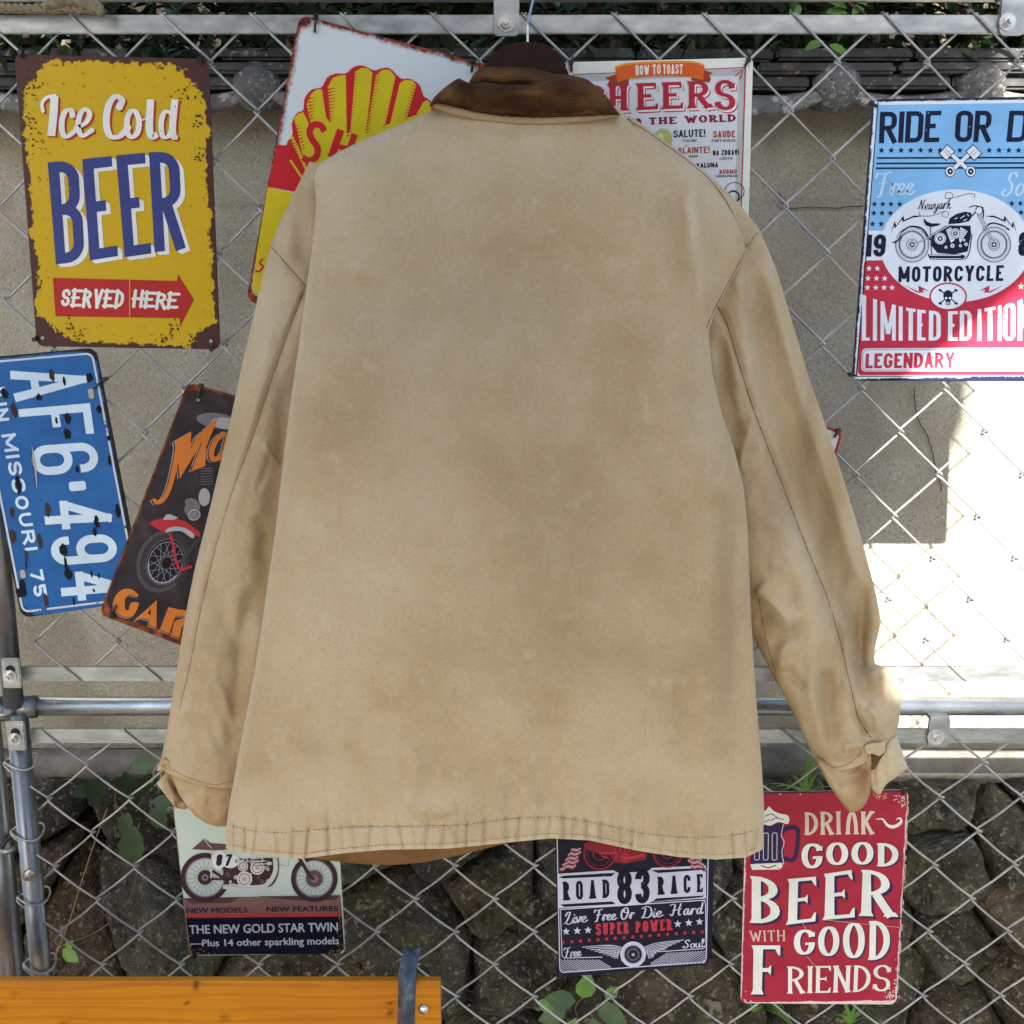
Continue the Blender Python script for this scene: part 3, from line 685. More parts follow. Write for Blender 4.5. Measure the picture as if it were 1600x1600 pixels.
def rpoly(pts, R, closed=False):
    P = [np.array(p, float) for p in pts]; n = len(P); out = []
    for i in range(n):
        if not closed and i in (0, n - 1): out.append(P[i]); continue
        a, p, b = P[i - 1], P[i], P[(i + 1) % n]; da, db = np.linalg.norm(a - p), np.linalg.norm(b - p)
        if da < 1e-6 or db < 1e-6: continue
        la = min(R, da * (1 if (not closed and i == 1) else .5)); lb = min(R, db * (1 if (not closed and i == n - 2) else .5))
        s = p + (a - p) / da * la; e = p + (b - p) / db * lb; c1 = s + (p - s) * .56; c2 = e + (p - e) * .56
        for t in np.linspace(0, 1, 8): out.append((1 - t) ** 3 * s + 3 * (1 - t) ** 2 * t * c1 + 3 * (1 - t) * t * t * c2 + t ** 3 * e)
    res = [out[0]]
    for q in out[1:]:
        if np.linalg.norm(q - res[-1]) > 1e-4: res.append(q)
    if closed and np.linalg.norm(res[0] - res[-1]) < 1e-4: res.pop()
    return res
def ribbon(pts, a, b=None, closed=False, taper=None):
    """outline strips of an elliptic pen (half widths a, b) moved along pts -> verts, faces"""
    b = a if b is None else b; n = len(pts); V = []; F = []
    for i in range(n):
        t = pts[(i + 1) % n] - pts[i - 1] if closed else pts[min(i + 1, n - 1)] - pts[max(i - 1, 0)]
        l = np.linalg.norm(t); t = t / (l if l > 1e-9 else 1); nn = np.array([-t[1], t[0]])
        k = 1.0
        if closed or 0 < i < n - 1:
            t1 = pts[i] - pts[i - 1]; t1 = t1 / max(1e-9, np.linalg.norm(t1)); k = 1 / max(.55, abs(float(t1 @ t)))
        h = math.hypot(nn[0] * a, nn[1] * b) * k
        if taper: h *= taper(i / (n - 1))
        V += [pts[i] + nn * h, pts[i] - nn * h]
    for i in range(n if closed else n - 1): j = (i + 1) % n; F.append((2 * i, 2 * i + 1, 2 * j + 1, 2 * j))
    return V, F
def bil(q, u, v):
    TL, TR, BR, BL = [np.array(p, float) for p in q]
    return (TL * (1 - u) + TR * u) * v + (BL * (1 - u) + BR * u) * (1 - v)

class Sign:
    def __init__(s, name, label, corners, Y, rad, panel_mat, group, lip=None, thick=.0009, holes=()):
        s.Y = Y; c = np.mean(np.array(corners, float), 0); s.t = thing(name, label, 'sign', W(c[0], c[1], Y), group)
        s.buf = {}; s.n = 0; s.c = corners
        out = rpoly([np.array(p, float) for p in corners], rad, True); s.out = out
        f3 = [W(p[0], p[1], Y) for p in out]; m = MB(); n = len(f3)
        # panel with slightly rolled edge
        ctr = np.mean(np.array(f3), 0)
        ins = [tuple(ctr + (np.array(p) - ctr) * (1 - .0011 / np.linalg.norm(np.array(p) - ctr))) for p in f3]
        v = [(p[0], Y, p[2]) for p in ins] + [(p[0], Y + .0006, p[2]) for p in f3] + [(p[0], Y + thick + .0004, p[2]) for p in f3]
        f = []
        for k in (0, 1):
            for i in range(n): j = (i + 1) % n; f.append((k * n + i, k * n + j, (k + 1) * n + j, (k + 1) * n + i))
        for t in tessellate_polygon([[Vector((p[0], p[2], 0)) for p in ins]]): f.append(tuple(t)); f.append(tuple(2 * n + q for q in reversed(t)))
        o = mesh('panel', v, f, panel_mat, s.t); s.panel = o
        # uv in units of metres from the edges
        W3 = [np.array(W(*p, Y)) for p in corners]; TL, TR, BR, BL = [np.array([w[0], w[2]]) for w in W3]
        ex = (TR - TL); ey = (BL - TL); M = np.linalg.inv(np.array([ex, ey]).T); s.w = np.linalg.norm(ex); s.h = np.linalg.norm(ey)
        uv = o.data.uv_layers.new(name='UVMap'); base = np.array([BASE[o].x, BASE[o].z])
        for lp in o.data.loops:
            co = o.data.vertices[lp.vertex_index].co; p = np.array([co.x, co.z]) + base; q = M @ (p - TL); uv.data[lp.index].uv = (q[0] * s.w, q[1] * s.h)
        if s.t and 'sz' in SZN.get(panel_mat.name, {}):
            for nd, val in zip(SZN[panel_mat.name]['nodes'], (s.w, s.w, s.h, s.h)): nd.default_value = val
    def emit(s, part, m, V, F, layer):
        key = (part, m.name); b = s.buf.setdefault(key, ([], m)); s.n += 1
        y = s.Y - .00025 - layer * .00012 - (s.n % 40) * 2.4e-6; A = np.array([p[:2] for p in V], float)
        b[0].append(([(lambda w: (w[0], y, w[2]))(W(p[0], p[1], s.Y)) for p in V], F, A.min(0), A.max(0)))
    def poly(s, pts, m, layer=1, part='picture'):
        P = [np.array(p, float) for p in pts]
        F = [tuple(t) for t in tessellate_polygon([[Vector((p[0], p[1], 0)) for p in P]])]
        s.emit(part, m, P, F, layer)
    def ell(s, cx, cy, rx, ry, m, layer=1, part='picture', ang=0, n=36):
        ca, sa = math.cos(R_(ang)), math.sin(R_(ang))
        s.poly([(cx + rx * math.cos(t) * ca - ry * math.sin(t) * sa, cy + rx * math.cos(t) * sa + ry * math.sin(t) * ca) for t in np.linspace(0, 2 * np.pi, n, endpoint=False)], m, layer, part)
    def ring(s, cx, cy, rx, ry, w, m, layer=1, part='picture', ang=0, a0=0, a1=360, n=40):
        ca, sa = math.cos(R_(ang)), math.sin(R_(ang)); full = abs(a1 - a0) >= 360
        T = np.linspace(R_(a0), R_(a1), n, endpoint=not full)
        P = [np.array((cx + rx * math.cos(t) * ca - ry * math.sin(t) * sa, cy + rx * math.cos(t) * sa + ry * math.sin(t) * ca)) for t in T]
        V, F = ribbon(P, w / 2, closed=full); s.emit(part, m, V, F, layer)
    def line(s, pts, w, m, layer=1, part='picture', smooth=False, closed=False, taper=None, b=None, round_=False):
        P = [np.array(p, float) for p in pts]
        if smooth: P = crom(P, 6, closed)
        V, F = ribbon(P, w / 2, None if b is None else b / 2, closed, taper); s.emit(part, m, V, F, layer)
        if round_:
            for q in (P[0], P[-1]): s.ell(q[0], q[1], w / 2, w / 2, m, layer, part, n=12)
    def star(s, cx, cy, r, m, layer=2, part='star'):
        s.poly([(cx + (r if k % 2 == 0 else r * .42) * math.sin(k * math.pi / 5), cy - (r if k % 2 == 0 else r * .42) * math.cos(k * math.pi / 5)) for k in range(10)], m, layer, part)
    def text(s, st, q, m, a, b=None, gap=3, R=1e9, serif=0, st_h=None, layer=3, part='lettering', off=(0, 0), warp=None, rc=False):
        """st set into the pixel quad q = TL, TR, BR, BL; a, b half widths of stems and hairlines; serif = how far serifs stick out"""
        b = a if b is None else b; st_h = st_h if st_h else b * 1.2
        Wd = (np.linalg.norm(np.subtract(q[1], q[0])) + np.linalg.norm(np.subtract(q[2], q[3]))) / 2
        H = (np.linalg.norm(np.subtract(q[3], q[0])) + np.linalg.norm(np.subtract(q[2], q[1]))) / 2
        fix = 0; wt = 0
        for i, c in enumerate(st):
            if c == ' ': wt += .45
            elif c in NARROW and NARROW[c] == 0: fix += 2 * (a + serif)
            else: wt += NARROW.get(c, WIDE.get(c, 1))
            if i: fix += gap
        u = (Wd - fix) / max(wt, 1e-6) if wt else 0; x = 0
        def put(V, F):
            out = []
            for p in V:
                uu, vv = p[0] / Wd, p[1] / H
                w = warp(uu, vv) if warp else bil(q, uu, vv)
                out.append((w[0] + off[0], w[1] + off[1]))
            s.emit(part, m, out, F, layer)
        for c in st:
            if c == ' ': x += .45 * u + gap; continue
            nar = c in NARROW and NARROW[c] == 0
            gw = 2 * (a + serif) if nar else NARROW.get(c, WIDE.get(c, 1)) * u
            ins = a + (serif if c in 'AFHIKMNRUVWXYPTn' or nar else serif * .35)
            lx, rx = x + ins, x + gw - ins
            if c in 'BDEFLPRKHMN' and serif: lx = x + a + serif
            if rx < lx: lx = rx = (lx + rx) / 2
            f = lambda p: np.array((lx + (rx - lx) * p[0], b + (H - 2 * b) * p[1]))
            for pts, cl in GL[c]:
                P = [f(p) for p in pts]; P0 = list(P)
                if len(P) > 2:
                    P = rpoly(P, R, bool(cl))
                if not cl:
                    for e, nb in ((0, 1), (-1, -2)):
                        t = P[e] - P[nb]; t = t / max(1e-9, np.linalg.norm(t)); px_, py_ = pts[e]
                        if (py_ in (0, 1) and abs(t[1]) > .5) : P[e] = P[e] + t * b / max(.5, abs(t[1]))
                        elif px_ in (0, 1) and abs(t[0]) > .5: P[e] = P[e] + t * a * (.98 if len(pts) == 2 else .5)
                V, F = ribbon(P, a, b, bool(cl)); put(V, F)
                if rc and not cl:
                    for q_ in (P[0], P[-1]):
                        V = [q_ + np.array((a * math.cos(t), b * math.sin(t))) for t in np.linspace(0, 2 * np.pi, 12, endpoint=False)]; put(V, [tuple(range(12))])
                if serif and not cl:
                    for e, nb in ((0, 1), (-1, -2)):
                        t = P[e] - P[nb]; t = t / max(1e-9, np.linalg.norm(t)); px_, py_ = pts[e]
                        if py_ in (0, 1) and abs(t[1]) > .72 and not (c in 'CGSJ369') and not (c == 'D' and 0) and not (c in 'MNVW' and py_ == 0 and px_ not in (0, 1)) and not (c == 'A' and py_ == 1):
                            y0 = 0 if py_ == 0 else H; dy = st_h * (1 if py_ == 0 else -1); cx = P[e][0]
                            w1 = a + serif; w2 = a + serif * .55
                            put([np.array((cx - w1, y0)), np.array((cx + w1, y0)), np.array((cx + w2, y0 + dy)), np.array((cx - w2, y0 + dy))], [(0, 1, 2, 3)])
                            w3 = a + serif * .2
                            put([np.array((cx - w2, y0 + dy * .9)), np.array((cx + w2, y0 + dy * .9)), np.array((cx + a, y0 + dy * 2.1)), np.array((cx - a, y0 + dy * 2.1))], [(0, 1, 2, 3)])
                        if abs(t[0]) > .9 and px_ in (1, 0, .8) and c in 'EFLTZ' and not (px_ == 0 and c != 'T' and c != 'Z'):
                            cx = P[e][0]; sg = -1 if px_ == 0 else 1; yc = P[e][1]; hh = H * .17
                            d = 1 if py_ == 0 else -1
                            if py_ in (0, 1): put([np.array((cx, yc - d * b)), np.array((cx + sg * b * .3, yc + d * hh)), np.array((cx - sg * b * .8, yc + d * hh * .9)), np.array((cx - sg * hh * .7, yc))], [(0, 1, 2, 3)])
                            else: put([np.array((cx, yc - hh * .6)), np.array((cx, yc + hh * .6)), np.array((cx - sg * hh * .6, yc))], [(0, 1, 2)])
                    if c in 'CGS' and len(pts) > 3:
                        for e, sg in (((0, 1),) if c in 'CG' else ((0, 1), (-1, -1))):
                            pe = P[e]; put([pe + np.array((sg * a * 1.0, -sg * 0)), pe + np.array((sg * a, sg * H * .2)), pe + np.array((-sg * a, sg * H * .04))], [(0, 1, 2)])
            x += gw + gap
    def bfont(s, st, q, m, bold=0, layer=3, part='lettering', off=(0, 0)):
        cu = bpy.data.curves.new('t', 'FONT'); cu.body = st; cu.resolution_u = 3
        o = bpy.data.objects.new('t', cu); COL.objects.link(o); me = o.to_mesh()
        V = np.array([v.co[:2] for v in me.vertices]); F = [tuple(p.vertices) for p in me.polygons]
        o.to_mesh_clear(); bpy.data.objects.remove(o); bpy.data.curves.remove(cu)
        x0, x1 = V[:, 0].min(), V[:, 0].max(); y0, y1 = 0.0, .73
        for k, (dx, dy) in enumerate(((0, 0), (bold * 12, 0), (-bold * 12, 0), (0, bold * 8), (0, -bold * 8))):
            P = [bil(q, (v[0] - x0) / (x1 - x0), (v[1] - y0) / (y1 - y0)) + np.array(off) + np.array((dx, dy)) for v in V]
            s.emit(part, m, P, F, layer + k * .25)
    def script(s, st, q, m, w, layer=3, part='lettering', off=(0, 0), thin=.45):
        """flowing handwriting: q maps x-height units; caps reach v = 1"""
        tot = sum(SCRIPT[c][0] if c != ' ' else .7 for c in st); x = 0
        Wd = np.linalg.norm(np.subtract(q[1], q[0])); H = np.linalg.norm(np.subtract(q[3], q[0]))
        for c in st:
            if c == ' ': x += .7; continue
            adv, strokes = SCRIPT[c]
            for k in strokes:
                P = [bil(q, (x + p[0]) / tot, p[1] / 2.0) for p in crom([np.array(p, float) for p in k], 7)]
                P = [np.array(p) + np.array(off) for p in P]
                if np.linalg.norm(P[0] - P[-1]) < .3: P = P[:-1]; cl = True
                else: cl = False
                V, F = ribbon(P, w / 2, w / 2 * thin, cl); s.emit(part, m, V, F, layer)
                if not cl:
                    for e in (P[0], P[-1]): s.ell(e[0], e[1], w * .36, w * .36 * (thin + .4), m, layer, part, n=8)
            x += adv
    def done(s):
        # every word, star or drawn thing of one colour becomes a piece of its own; tiny flakes stay together
        for (part, _), (L, m) in s.buf.items():
            n = len(L); stuff = part in ('flaked_paint', 'rust_chip', 'chipped_paint', 'hatching', 'wheel', 'smoke')
            par = list(range(n)); e = 2.4 if part == 'lettering' else .8
            def find(a):
                while par[a] != a: par[a] = par[par[a]]; a = par[a]
                return a
            for i in range(n):
                for j in range(i):
                    if stuff or ((L[i][2] - e <= L[j][3] + e).all() and (L[j][2] - e <= L[i][3] + e).all()): par[find(i)] = find(j)
            G = {}
            for i in range(n): G.setdefault(find(i), MB()).add(L[i][0], L[i][1])
            if len(G) > 40:
                b = MB()
                for g in G.values(): b.add(g.v, g.f)
                G = {0: b}; stuff = True
            for g in G.values():
                o = g.obj(part, m, s.t)
                if stuff: o['kind'] = 'stuff'
        s.buf = {}
    def tie(s, px, py, dx=0, dy=-12, tail=(3, -9)):
        tm = mat('black_nylon', (.006, .006, .006), .35); m = MB(); a = W(px, py, s.Y - .002); b = W(px + dx, py + dy, s.Y - .0015)
        sc = 0.667e-3
        for yo in (0,):
            A = Vector(a); B = Vector(b); d = (B - A); l = d.length; d.normalize(); n = Vector((-d.z, 0, d.x)); pts = []
            m.tube([Vector(W(px, py, s.Y + .004)), A + Vector((0, -.0012, 0)), A.lerp(B, .5) + Vector((0, -.002, 0)), B + Vector((0, -.0006, 0)), Vector(W(px + dx, py + dy, .006))], [.0010, .0015, .0015, .0015, .0012], 6)
        h = Vector(b); m.box(h.x - .0024, h.x + .0024, h.y - .004, h.y + .0008, h.z - .0022, h.z + .0022, .0005)
        m.tube([h, h + Vector((tail[0] * sc, -.003, -tail[1] * sc))], [.0012, .0007], 6)
        m.obj('zip_tie', tm, s.t)
    def hole(s, px, py, r=3.2):
        s.ell(px, py, r, r, mat('hole_ring', (.28, .27, .24), .6), 8, 'hole', n=16)
SCRIPT = {
'e': (.82, [[(-.05, .2), (.3, .45), (.58, .78), (.42, 1), (.14, .8), (.06, .35), (.28, .02), (.6, .12), (.82, .3)]]),
'r': (.72, [[(-.05, .2), (.22, 1.02), (.2, .5), (.1, 0)], [(.16, .5), (.36, .9), (.55, 1), (.66, .85)]]),
'i': (.45, [[(-.05, .25), (.22, 1), (.14, .3), (.24, 0), (.45, .25)], [(.26, 1.35), (.3, 1.42)]]),
'v': (.72, [[(-.05, .7), (.08, 1), (.18, .6), (.22, .02), (.5, .5), (.58, 1), (.72, .85)]]),
'o': (.75, [[(.35, 1), (.08, .7), (.08, .15), (.32, 0), (.58, .35), (.56, .85), (.35, 1)], [(.5, .9), (.75, .8)]]),
'u': (.85, [[(.12, 1), (.06, .3), (.22, 0), (.48, .3), (.6, 1)], [(.6, 1), (.54, .25), (.66, 0), (.85, .25)]]),
'l': (.45, [[(-.05, .25), (.3, 1.2), (.36, 1.85), (.22, 1.95), (.12, 1.2), (.12, .2), (.26, 0), (.45, .25)]]),
'a': (.85, [[(.58, .95), (.3, 1), (.08, .55), (.14, .05), (.4, .15), (.6, 1)], [(.6, 1), (.54, .25), (.66, 0), (.85, .25)]]),
'd': (.85, [[(.56, .95), (.3, 1), (.08, .55), (.14, .05), (.4, .15), (.58, .9)], [(.72, 2), (.54, .3), (.66, 0), (.85, .2)]]),
'n': (.8, [[(.12, 1), (.05, 0)], [(.08, .4), (.35, .95), (.5, .9), (.48, .2), (.62, 0), (.8, .25)]]),
'w': (1.05, [[(.08, 1), (.04, .3), (.18, 0), (.42, .4), (.46, .95)], [(.46, .95), (.44, .25), (.6, 0), (.84, .5), (.86, 1), (1.05, .9)]]),
'y': (.8, [[(.1, 1), (.05, .4), (.2, .1), (.5, .4), (.6, 1)], [(.6, 1), (.5, -.2), (.25, -.8), (.02, -.6), (.35, -.1), (.8, .3)]]),
'k': (.8, [[(.35, 1.9), (.05, 0)], [(.12, .45), (.4, .95), (.5, .75), (.22, .5), (.5, .3), (.55, 0), (.8, .2)]]),
'F': (1.35, [[(-.1, 1.55), (.1, 1.95), (.6, 1.85), (1.3, 2.0)], [(.78, 1.9), (.55, .8), (.3, .0), (.02, -.1)], [(.3, 1.05), (.95, 1.12)]]),
'S': (1.1, [[(1.0, 1.6), (.85, 1.98), (.5, 1.85), (.42, 1.4), (.7, .95), (.72, .35), (.35, -.02), (.02, .25), (.3, .5)]]),
'L': (1.1, [[(.2, 1.3), (.45, 1.85), (.75, 1.9), (.72, 1.4), (.35, .4), (-.05, .0), (.2, .12), (.6, -.12), (1.05, .1)]]),
'O': (1.35, [[(.75, 2), (.3, 1.6), (.1, .7), (.35, .02), (.8, .3), (1.1, 1.2), (.95, 1.9), (.6, 1.8), (.5, 1.3), (.9, 1.1)]]),
'D': (1.4, [[(.5, 1.7), (.35, .6), (.1, .05), (.4, .12), (.9, .05), (1.25, .8), (1.1, 1.7), (.6, 2), (.05, 1.7)]]),
'H': (1.5, [[(-.1, 1.8), (.2, 1.95), (.45, 1.8), (.35, .9), (.15, .05), (-.1, .3)], [(1.15, 2), (.95, 1.0), (.95, .1), (1.2, .1)], [(.2, .9), (1.2, 1.1)]]),
'N': (1.25, [[(.0, .1), (.2, .5), (.45, 1.9)], [(.45, 1.9), (.75, .05)], [(.75, .05), (1.0, 1.6), (1.25, 1.95)]]),
'I': (.7, [[(.0, 1.2), (.1, 1.7), (.5, 1.9)], [(.5, 1.95), (.4, 0)]]),
}
def ink(name, col, wear=None, rough=.45):
    return mat('ink_' + name, col, rough, 0, cols=[(.32, tuple(c * .80 for c in col)), (.6, tuple(c * .98 for c in col)), (.75, tuple(min(1, c * 1.06) for c in col))], wear=wear, rvar=.08, scale=13, spec=.22 if max(col) > .1 else .08)
SZN = {}
def edge_mat(name, base, rust, width=.004, amp=.006, nsc=220, soft=.0015, rough=.36, spk=None, base_cols=None, rust2=None, corner=0):
    def ex(N, L, bs, mp, noise, ramp, mix, c):
        uv = N.new('ShaderNodeUVMap'); uv.uv_map = 'UVMap'; sx = N.new('ShaderNodeSeparateXYZ'); L.new(uv.outputs[0], sx.inputs[0])
        def M(op, a, b=None, cc=None):
            n = N.new('ShaderNodeMath'); n.operation = op
            for i, w in enumerate((a, b, cc)):
                if w is None: continue
                if isinstance(w, (int, float)): n.inputs[i].default_value = w
                else: L.new(w, n.inputs[i])
            return n.outputs[0]
        w_, h_ = ex.size
        a1 = M('SUBTRACT', w_, sx.outputs[0]); a2 = M('SUBTRACT', h_, sx.outputs[1])
        SZN[name] = {'sz': 1, 'nodes': [a1.node.inputs[0], a1.node.inputs[0], a2.node.inputs[0], a2.node.inputs[0]]}
        dx = M('MINIMUM', sx.outputs[0], a1); dy = M('MINIMUM', sx.outputs[1], a2)
        d = M('MINIMUM', dx, dy)
        if corner: d = M('MINIMUM', d, M('MULTIPLY', M('SUBTRACT', M('ADD', dx, dy), corner), .6))
        n1 = noise(nsc, 8, .7); d2 = M('ADD', d, M('MULTIPLY', M('SUBTRACT', n1.outputs[0], .5), -amp * 2.5)); n3 = noise(nsc * .18, 4, .6); d2 = M('ADD', d2, M('MULTIPLY', M('SUBTRACT', n3.outputs[0], .5), -amp * 2.5))
        f = N.new('ShaderNodeMapRange'); L.new(d2, f.inputs[0]); f.inputs[1].default_value = width - soft; f.inputs[2].default_value = width + soft; f.inputs[3].default_value = 1; f.inputs[4].default_value = 0
        b = base
        if base_cols: b = ramp(noise(25, 5).outputs[0], base_cols)
        r = rust
        if rust2: r = ramp(noise(nsc * .5, 6).outputs[0], [(.35, rust), (.6, rust2)])
        x = mix(f.outputs[0], b, r)
        if spk:
            n2 = noise(spk[0], 8, .7); f2 = ramp(n2.outputs[0], [(spk[1], (0, 0, 0)), (spk[1] + .015, (1, 1, 1))]); 
            fm = N.new('ShaderNodeMapRange'); L.new(d, fm.inputs[0]); fm.inputs[1].default_value = 0; fm.inputs[2].default_value = spk[2]; fm.inputs[3].default_value = 1; fm.inputs[4].default_value = 0
            x = mix(M('MULTIPLY', f2, fm.outputs[0]), x, rust)
        L.new(x, bs.inputs['Base Color'])
    return ex
def panel_mat(name, size, *a, rough=.36, **k):
    e = edge_mat(name, *a, **k); e.size = size; return mat(name, a[0], rough + .05, 0, extra=e, rvar=.05, scale=30, spec=.2 if max(a[0]) > .1 else .1)
def Zf(ox, oy, s): return lambda x, y: (x / s + ox, y / s + oy)
def ZQ(z, *p): return [z(*q) for q in p]

def bike_wheel(S, cx, cy, r, tyre, rim, hub, spoke, lay=2, tw=.16, nsp=28, hubr=.3, part='wheel', sq=1.0):
    S.ring(cx, cy, r * (1 - tw / 2) * sq, r * (1 - tw / 2), r * tw, tyre, lay, part)
    S.ring(cx, cy, r * (.78) * sq, r * .78, r * .05, rim, lay, part)
    for k in range(nsp):
        a = 2 * math.pi * k / nsp; b = a + (.35 if k % 2 else -.35)
        S.line([(cx + hubr * r * .8 * sq * math.cos(b), cy + hubr * r * .8 * math.sin(b)), (cx + .77 * r * sq * math.cos(a), cy + .77 * r * math.sin(a))], .45, spoke, lay, part)
    S.ell(cx, cy, r * hubr * sq, r * hubr, hub, lay + 1, part); S.ell(cx, cy, r * hubr * .45, r * hubr * .45, rim, lay + 2, part); S.ell(cx, cy, r * hubr * .2, r * hubr * .2, hub, lay + 3, part)

# ---------------------------------------------------------------- 1 yellow beer sign
def sign_beer():
    m = panel_mat('beer_sign_enamel', (.20, .30), (.52, .335, .009), (.062, .024, .020), width=.006, amp=.0095, nsc=120, soft=.0004, spk=(150, .60, .06), corner=.030)
    S = Sign('tin_sign', 'yellow tin sign reading ICE COLD BEER SERVED HERE with brown flaking edges', [(22, 84), (326, 92), (344, 546), (57, 541)], -.0095, 12, m, 'tin signs tied to the fence')
    white = ink('cream', (.72, .74, .68), (120, .665)); red = ink('red', (.42, .02, .02), (120, .65)); navy = ink('navy', (.035, .05, .20), (110, .655)); wht2 = ink('white', (.74, .75, .72), (110, .64))
    z = Zf(0, 0, 4)
    def strokes(dx, dy, mm, lay):
        def B(pts, w, closed=False, cap=True, th=.62): S.line([z(x + dx, y + dy) for x, y in pts], w / 4, mm, lay, 'lettering', True, closed, b=w / 4 * th, round_=False if closed else cap)
        B([(270, 695), (264, 650), (290, 612), (345, 598)], 22, th=1); B([(342, 600), (337, 700), (322, 850)], 50, th=1, cap=False)
        B([(455, 722), (445, 688), (408, 700), (388, 760), (392, 830), (420, 855), (480, 810)], 36)
        B([(480, 800), (540, 765), (562, 712), (535, 682), (503, 715), (490, 790), (515, 850), (575, 815)], 34)
        B([(748, 670), (762, 625), (722, 602), (680, 660), (665, 770), (690, 850), (748, 852), (800, 800)], 44)
        B([(835, 690), (800, 730), (795, 820), (825, 858), (862, 825), (868, 740)], 36, True); B([(862, 735), (890, 750), (925, 735)], 14)
        B([(942, 622), (935, 800), (952, 858), (985, 838)], 46, cap=False); B([(1070, 705), (1030, 700), (1008, 770), (1018, 852), (1055, 850), (1080, 790)], 34)
        B([(1095, 622), (1080, 780), (1085, 852), (1112, 860)], 44, cap=False)
    strokes(12, 10, red, 2); strokes(0, 0, white, 4)
    Q = {'B': [(75, 254), (125, 250), (133, 408), (88, 413)], 'E1': [(129, 249), (175, 244), (185, 400), (141, 407)], 'E2': [(182, 243), (227, 239), (237, 396), (195, 402)], 'R': [(233, 238), (281, 237), (289, 389), (242, 394)]}
    for k, q in Q.items():
        for off, mm, lay in (((7, 5), wht2, 2), ((4, 3), wht2, 3), ((0, 0), navy, 5)):
            S.text(k[0], q, mm, 8.2, 8.2, R=21, layer=lay, off=off)
    S.poly([(83, 434), (277, 439), (278, 428), (303, 468), (281, 511), (281, 497), (87, 494)], red, 2, 'arrow')
    S.line([(203, 438), (203, 495)], 1, mat('crease', (.6, .42, .05), .5), 3, 'arrow')
    rnd = random.Random(5)
    for st, q in (('SERVED', [(93, 451), (194, 453), (194, 480), (94, 478)]), ('HERE', [(206, 455), (279, 457), (278, 482), (206, 480)])):
        n = len(st)
        for i, c in enumerate(st):
            u0, u1 = i / n + .02, (i + 1) / n - .01; sh = rnd.uniform(-1.2, 1.2)
            qq = [bil(q, u0 + .03, 1), bil(q, u1 + .03, 1), bil(q, u1 - .01, 0), bil(q, u0 - .01, 0)]; qq = [(p[0], p[1] + sh) for p in qq]
            S.text(c, qq, ink('cream', (0, 0, 0)), 2.5, 2.3, R=9, layer=4, rc=True)
    brown = ink('brown_flake', (.062, .024, .020))
    for (cx, cy, n_, sp) in ((40, 135, 26, 22), (50, 190, 18, 16), (54, 225, 12, 14), (290, 150, 18, 18), (310, 190, 16, 14), (312, 240, 12, 12), (110, 505, 12, 12), (122, 525, 12, 12), (270, 515, 12, 12), (255, 530, 10, 10), (300, 532, 10, 10), (250, 100, 6, 8)):
        for _ in range(n_):
            x, y = rnd.gauss(cx, sp * .5), rnd.gauss(cy, sp * .6)
            if 40 < x < 325 and 92 < y < 540: S.poly([(x + rnd.uniform(.7, 2.4) * math.cos(a), y + rnd.uniform(.6, 2.2) * math.sin(a)) for a in np.linspace(0, 6.28, 7, endpoint=False)], brown, 5, 'flaked_paint')
    S.done(); S.hole(67, 528, 3); S.hole(330, 533, 3); S.tie(33, 88, 0, -6); S.tie(314, 99, -1, -6); S.tie(331, 539, 0, 6, (0, 5)); S.tie(57, 526, -2, 4, (0, 3)); S.done()

